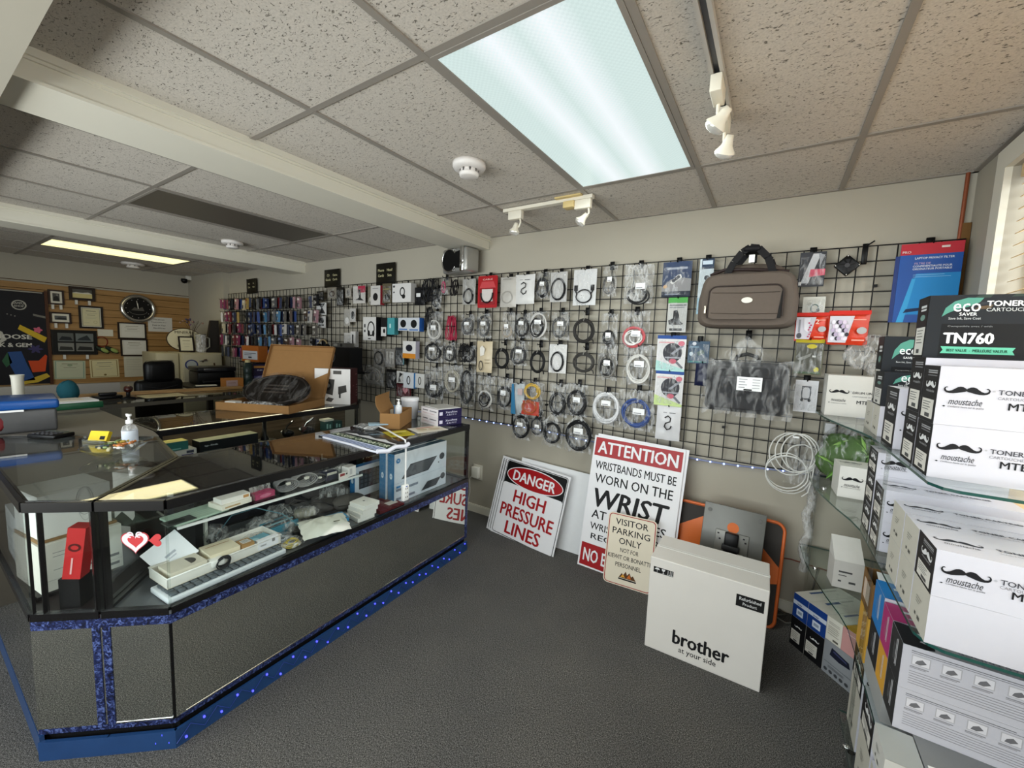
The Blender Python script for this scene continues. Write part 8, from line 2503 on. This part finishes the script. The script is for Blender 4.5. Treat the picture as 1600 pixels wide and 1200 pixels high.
solo('loose_papers', 'white sheet of paper on the desk left of the printer', 'papers', B().box(0, .2, 0, .13, 0, .002, PAPER), (-5.56, 1.94, .9005), RAD(75))
solo('paper_tray', 'thin black tray under the white sheet on the desk', 'tray', B().rbox(-.01, .23, -.005, .16, 0, .0185, BLACK, .003), (-5.56, 1.935, .881), RAD(75))
carton('carton', 'orange and pink printed box on the near end of the dark desk', 'box', (-5.38, 2.15, .881), (.20, .12, .11), '#b5763a', 84, {'front': [('r', .12, .15, .7, .8, '#b79a94'), ('r', .2, .5, .6, .55, '#8a5a50')]})
t = thing('spray_bottle', 'tall dark green cylinder on the end of the dark desk', 'bottle', (-5.40, 2.42, .881))
obj('cylinder', B().lathe([(0, 0), (.062, 0), (.045, .14), (.042, .15), (.045, .16), (.05, .29), (0, .295)], m('#26332f', .35), n=18), t)
obj('cap', B().lathe([(.03, .2955), (.028, .325), (0, .33)], m('#c9b98a', .5), n=14), t)
for k in range(2):
    carton('carton', ['lower dark purple box on the desk under the small packs', 'upper dark purple box with an orange band under the small packs'][k], 'box', (-5.42, 2.49, .881 + .14 * k), (.15, .12, .138), '#241c3c', 80, {'front': [('r', .05, .7 - .1 * k, .95, .9 - .1 * k, ['#4c4a7a', '#b07a3a'][k]), ('t', 'INK', .5, .35, .12, '#b9b9cc', .4)]})

LEA = m('#0b0b0c', .35, 0, .1, 20)
t = thing('office_chair', 'black leather office chair behind the rear showcase', 'office chair', (-5.33, 1.56, 0), RAD(96))
obj('backrest', B().rbox(-.205, .205, .0, .10, .50, 1.02, LEA, .05, 4), t)
obj('headrest', B().rbox(-.13, .13, -.02, .09, .98, 1.215, LEA, .06, 4), t)
obj('seat', B().rbox(-.24, .24, -.46, .04, .40, .495, LEA, .04, 4), t)
for s in (-1, 1):
    obj('armrest', B().tube([(s * .235, -.08, .46), (s * .27, -.10, .62), (s * .27, -.32, .64), (s * .25, -.36, .50)], .022, LEA, 8), t)
obj('seam', B().tube([(-.14, -.004, .95), (0, -.012, .92), (.14, -.004, .95)], .004, m('#2a2a2c', .4), 6), t)
obj('gas_column', B().lathe([(.03, .08), (.03, .398)], STEEL, n=14), t)
for k in range(5):
    a = k * 2 * PI / 5
    obj('base_arm', B().tube([(0, 0, .10), (.28 * math.cos(a), .28 * math.sin(a), .06)], .02, BLACK, 8), t)
    obj('caster', B().blob((.28 * math.cos(a), .28 * math.sin(a), .028), (.028, .028, .028), BLACK, 0), t)

# ---------------------------------------------------------------- things at the far left counters
ZL = .9375
t = thing('plastic_bin', 'grey see-through bin with a blue lid on the laminate counter', 'bin', M=Matrix.Translation((-3.40, .40, ZL)) @ Matrix.Rotation(RAD(84), 4, 'Z'))
obj('body', B().rbox(-.42, .12, 0, .30, 0, .125, m('#4a4a4b', .35, 0, .08), .012, 3), t)
obj('lid', B().rbox(-.43, .13, -.012, .31, .1255, .178, m('#1c4f96', .3), .014, 3), t)
obj('paper_strip', B().box(-.30, .0, -.0135, -.0125, .118, .128, PAPER), t, 'white paper strip under the lid')
obj('red_item', B().blob((-.12, .001, .055), (.06, .003, .045), m('#6a2226', .5), .2, 4), t, 'dark red thing seen through the bin')
t = thing('folder_stack', 'flat green-edged box under papers beyond the blue lidded bin', 'box', (-4.05, .70, ZL), RAD(94))
obj('lower_part', B().box(-.08, .13, 0, .2, .0, .016, m('#7d7a6c', .6)), t)
obj('green_tray', B().rbox(-.10, .15, -.01, .22, .0165, .06, m('#1c5a3c', .4), .006), t)
obj('papers', B().box(-.09, .13, .0, .2, .0605, .072, PAPER).box(-.15, .06, .03, .18, .0725, .077, m('#d9d2c2', .7)), t)
t = thing('white_cylinder', 'white cylinder lamp on a round base at the far left edge', 'lamp', (-4.40, .50, 0))
obj('base', B().lathe([(0, ZL), (.07, ZL), (.072, ZL + .03), (.05, ZL + .05), (.03, ZL + .06)], m('#b9b6ac', .4), n=24), t)
obj('shade', B().lathe([(.028, ZL + .061), (.03, ZL + .21), (.034, ZL + .24)], m('#c9c6ba', .35), n=20), t)
# low desk carrying these
t = thing('desk', 'pale desk surface behind the laminate counter at the far left', 'desk', (0, 0, 0))
obj('desktop', B().rbox(-5.05, -4.16, -.3, .84, .905, .936, m('#a39d90', .5), .004), t)
obj('side_panel', B().box(-5.02, -4.20, -.28, .82, 0, .9045, m('#7d776a', .6)), t)
t = thing('fabric_ball', 'teal fabric ball cushion on the pale desk', 'cushion', (-4.62, .775, ZL))
obj('ball', B().blob((0, 0, .085), (.075, .062, .085), m('#1f5562', .8, 0, .1, 40), .04, 2), t)
obj('seam', B().tube([(.02, .05 * math.cos(a) * 1.05, .085 + .088 * math.sin(a)) for a in [2 * PI * i / 16 for i in range(16)]], .002, m('#17424c', .8), 5, closed=True), t)
carton('carton', 'partition panel of pale grey board behind the fabric ball', 'board', (-5.4, .30, 0), (.95, .03, 1.0), '#8d8880', 88)
ZQ = .9415
t = thing('barcode_scanner', 'black flat card terminal on the rear showcase', 'scanner', (-4.60, 1.0, ZQ), RAD(95))
obj('body', B().rbox(-.10, .08, -.03, .05, 0, .03, BLACK, .01), t)
obj('grip', B().rbox(-.06, .05, -.01, .03, .0305, .055, m('#1c1c1e', .35), .008), t)
t = thing('barcode_scanner', 'dark red and black handheld scanner in a stand on the rear showcase', 'scanner', (-4.52, 1.10, ZQ), RAD(80))
obj('stand', B().lathe([(0, 0), (.05, 0), (.045, .012), (.014, .02), (.014, .06)], BLACK, n=16), t)
obj('head', B().blob((0, -.02, .085), (.03, .05, .03), m('#3a1814', .25), .05, 1), t)
carton('leaflet', 'cream papers with a pen on the rear showcase', 'papers', (-4.48, 1.20, ZQ), (.30, .20, .003), '#cdbf94', 92, {'top': [('r', .2, .6, .6, .66, '#2a2622')]})
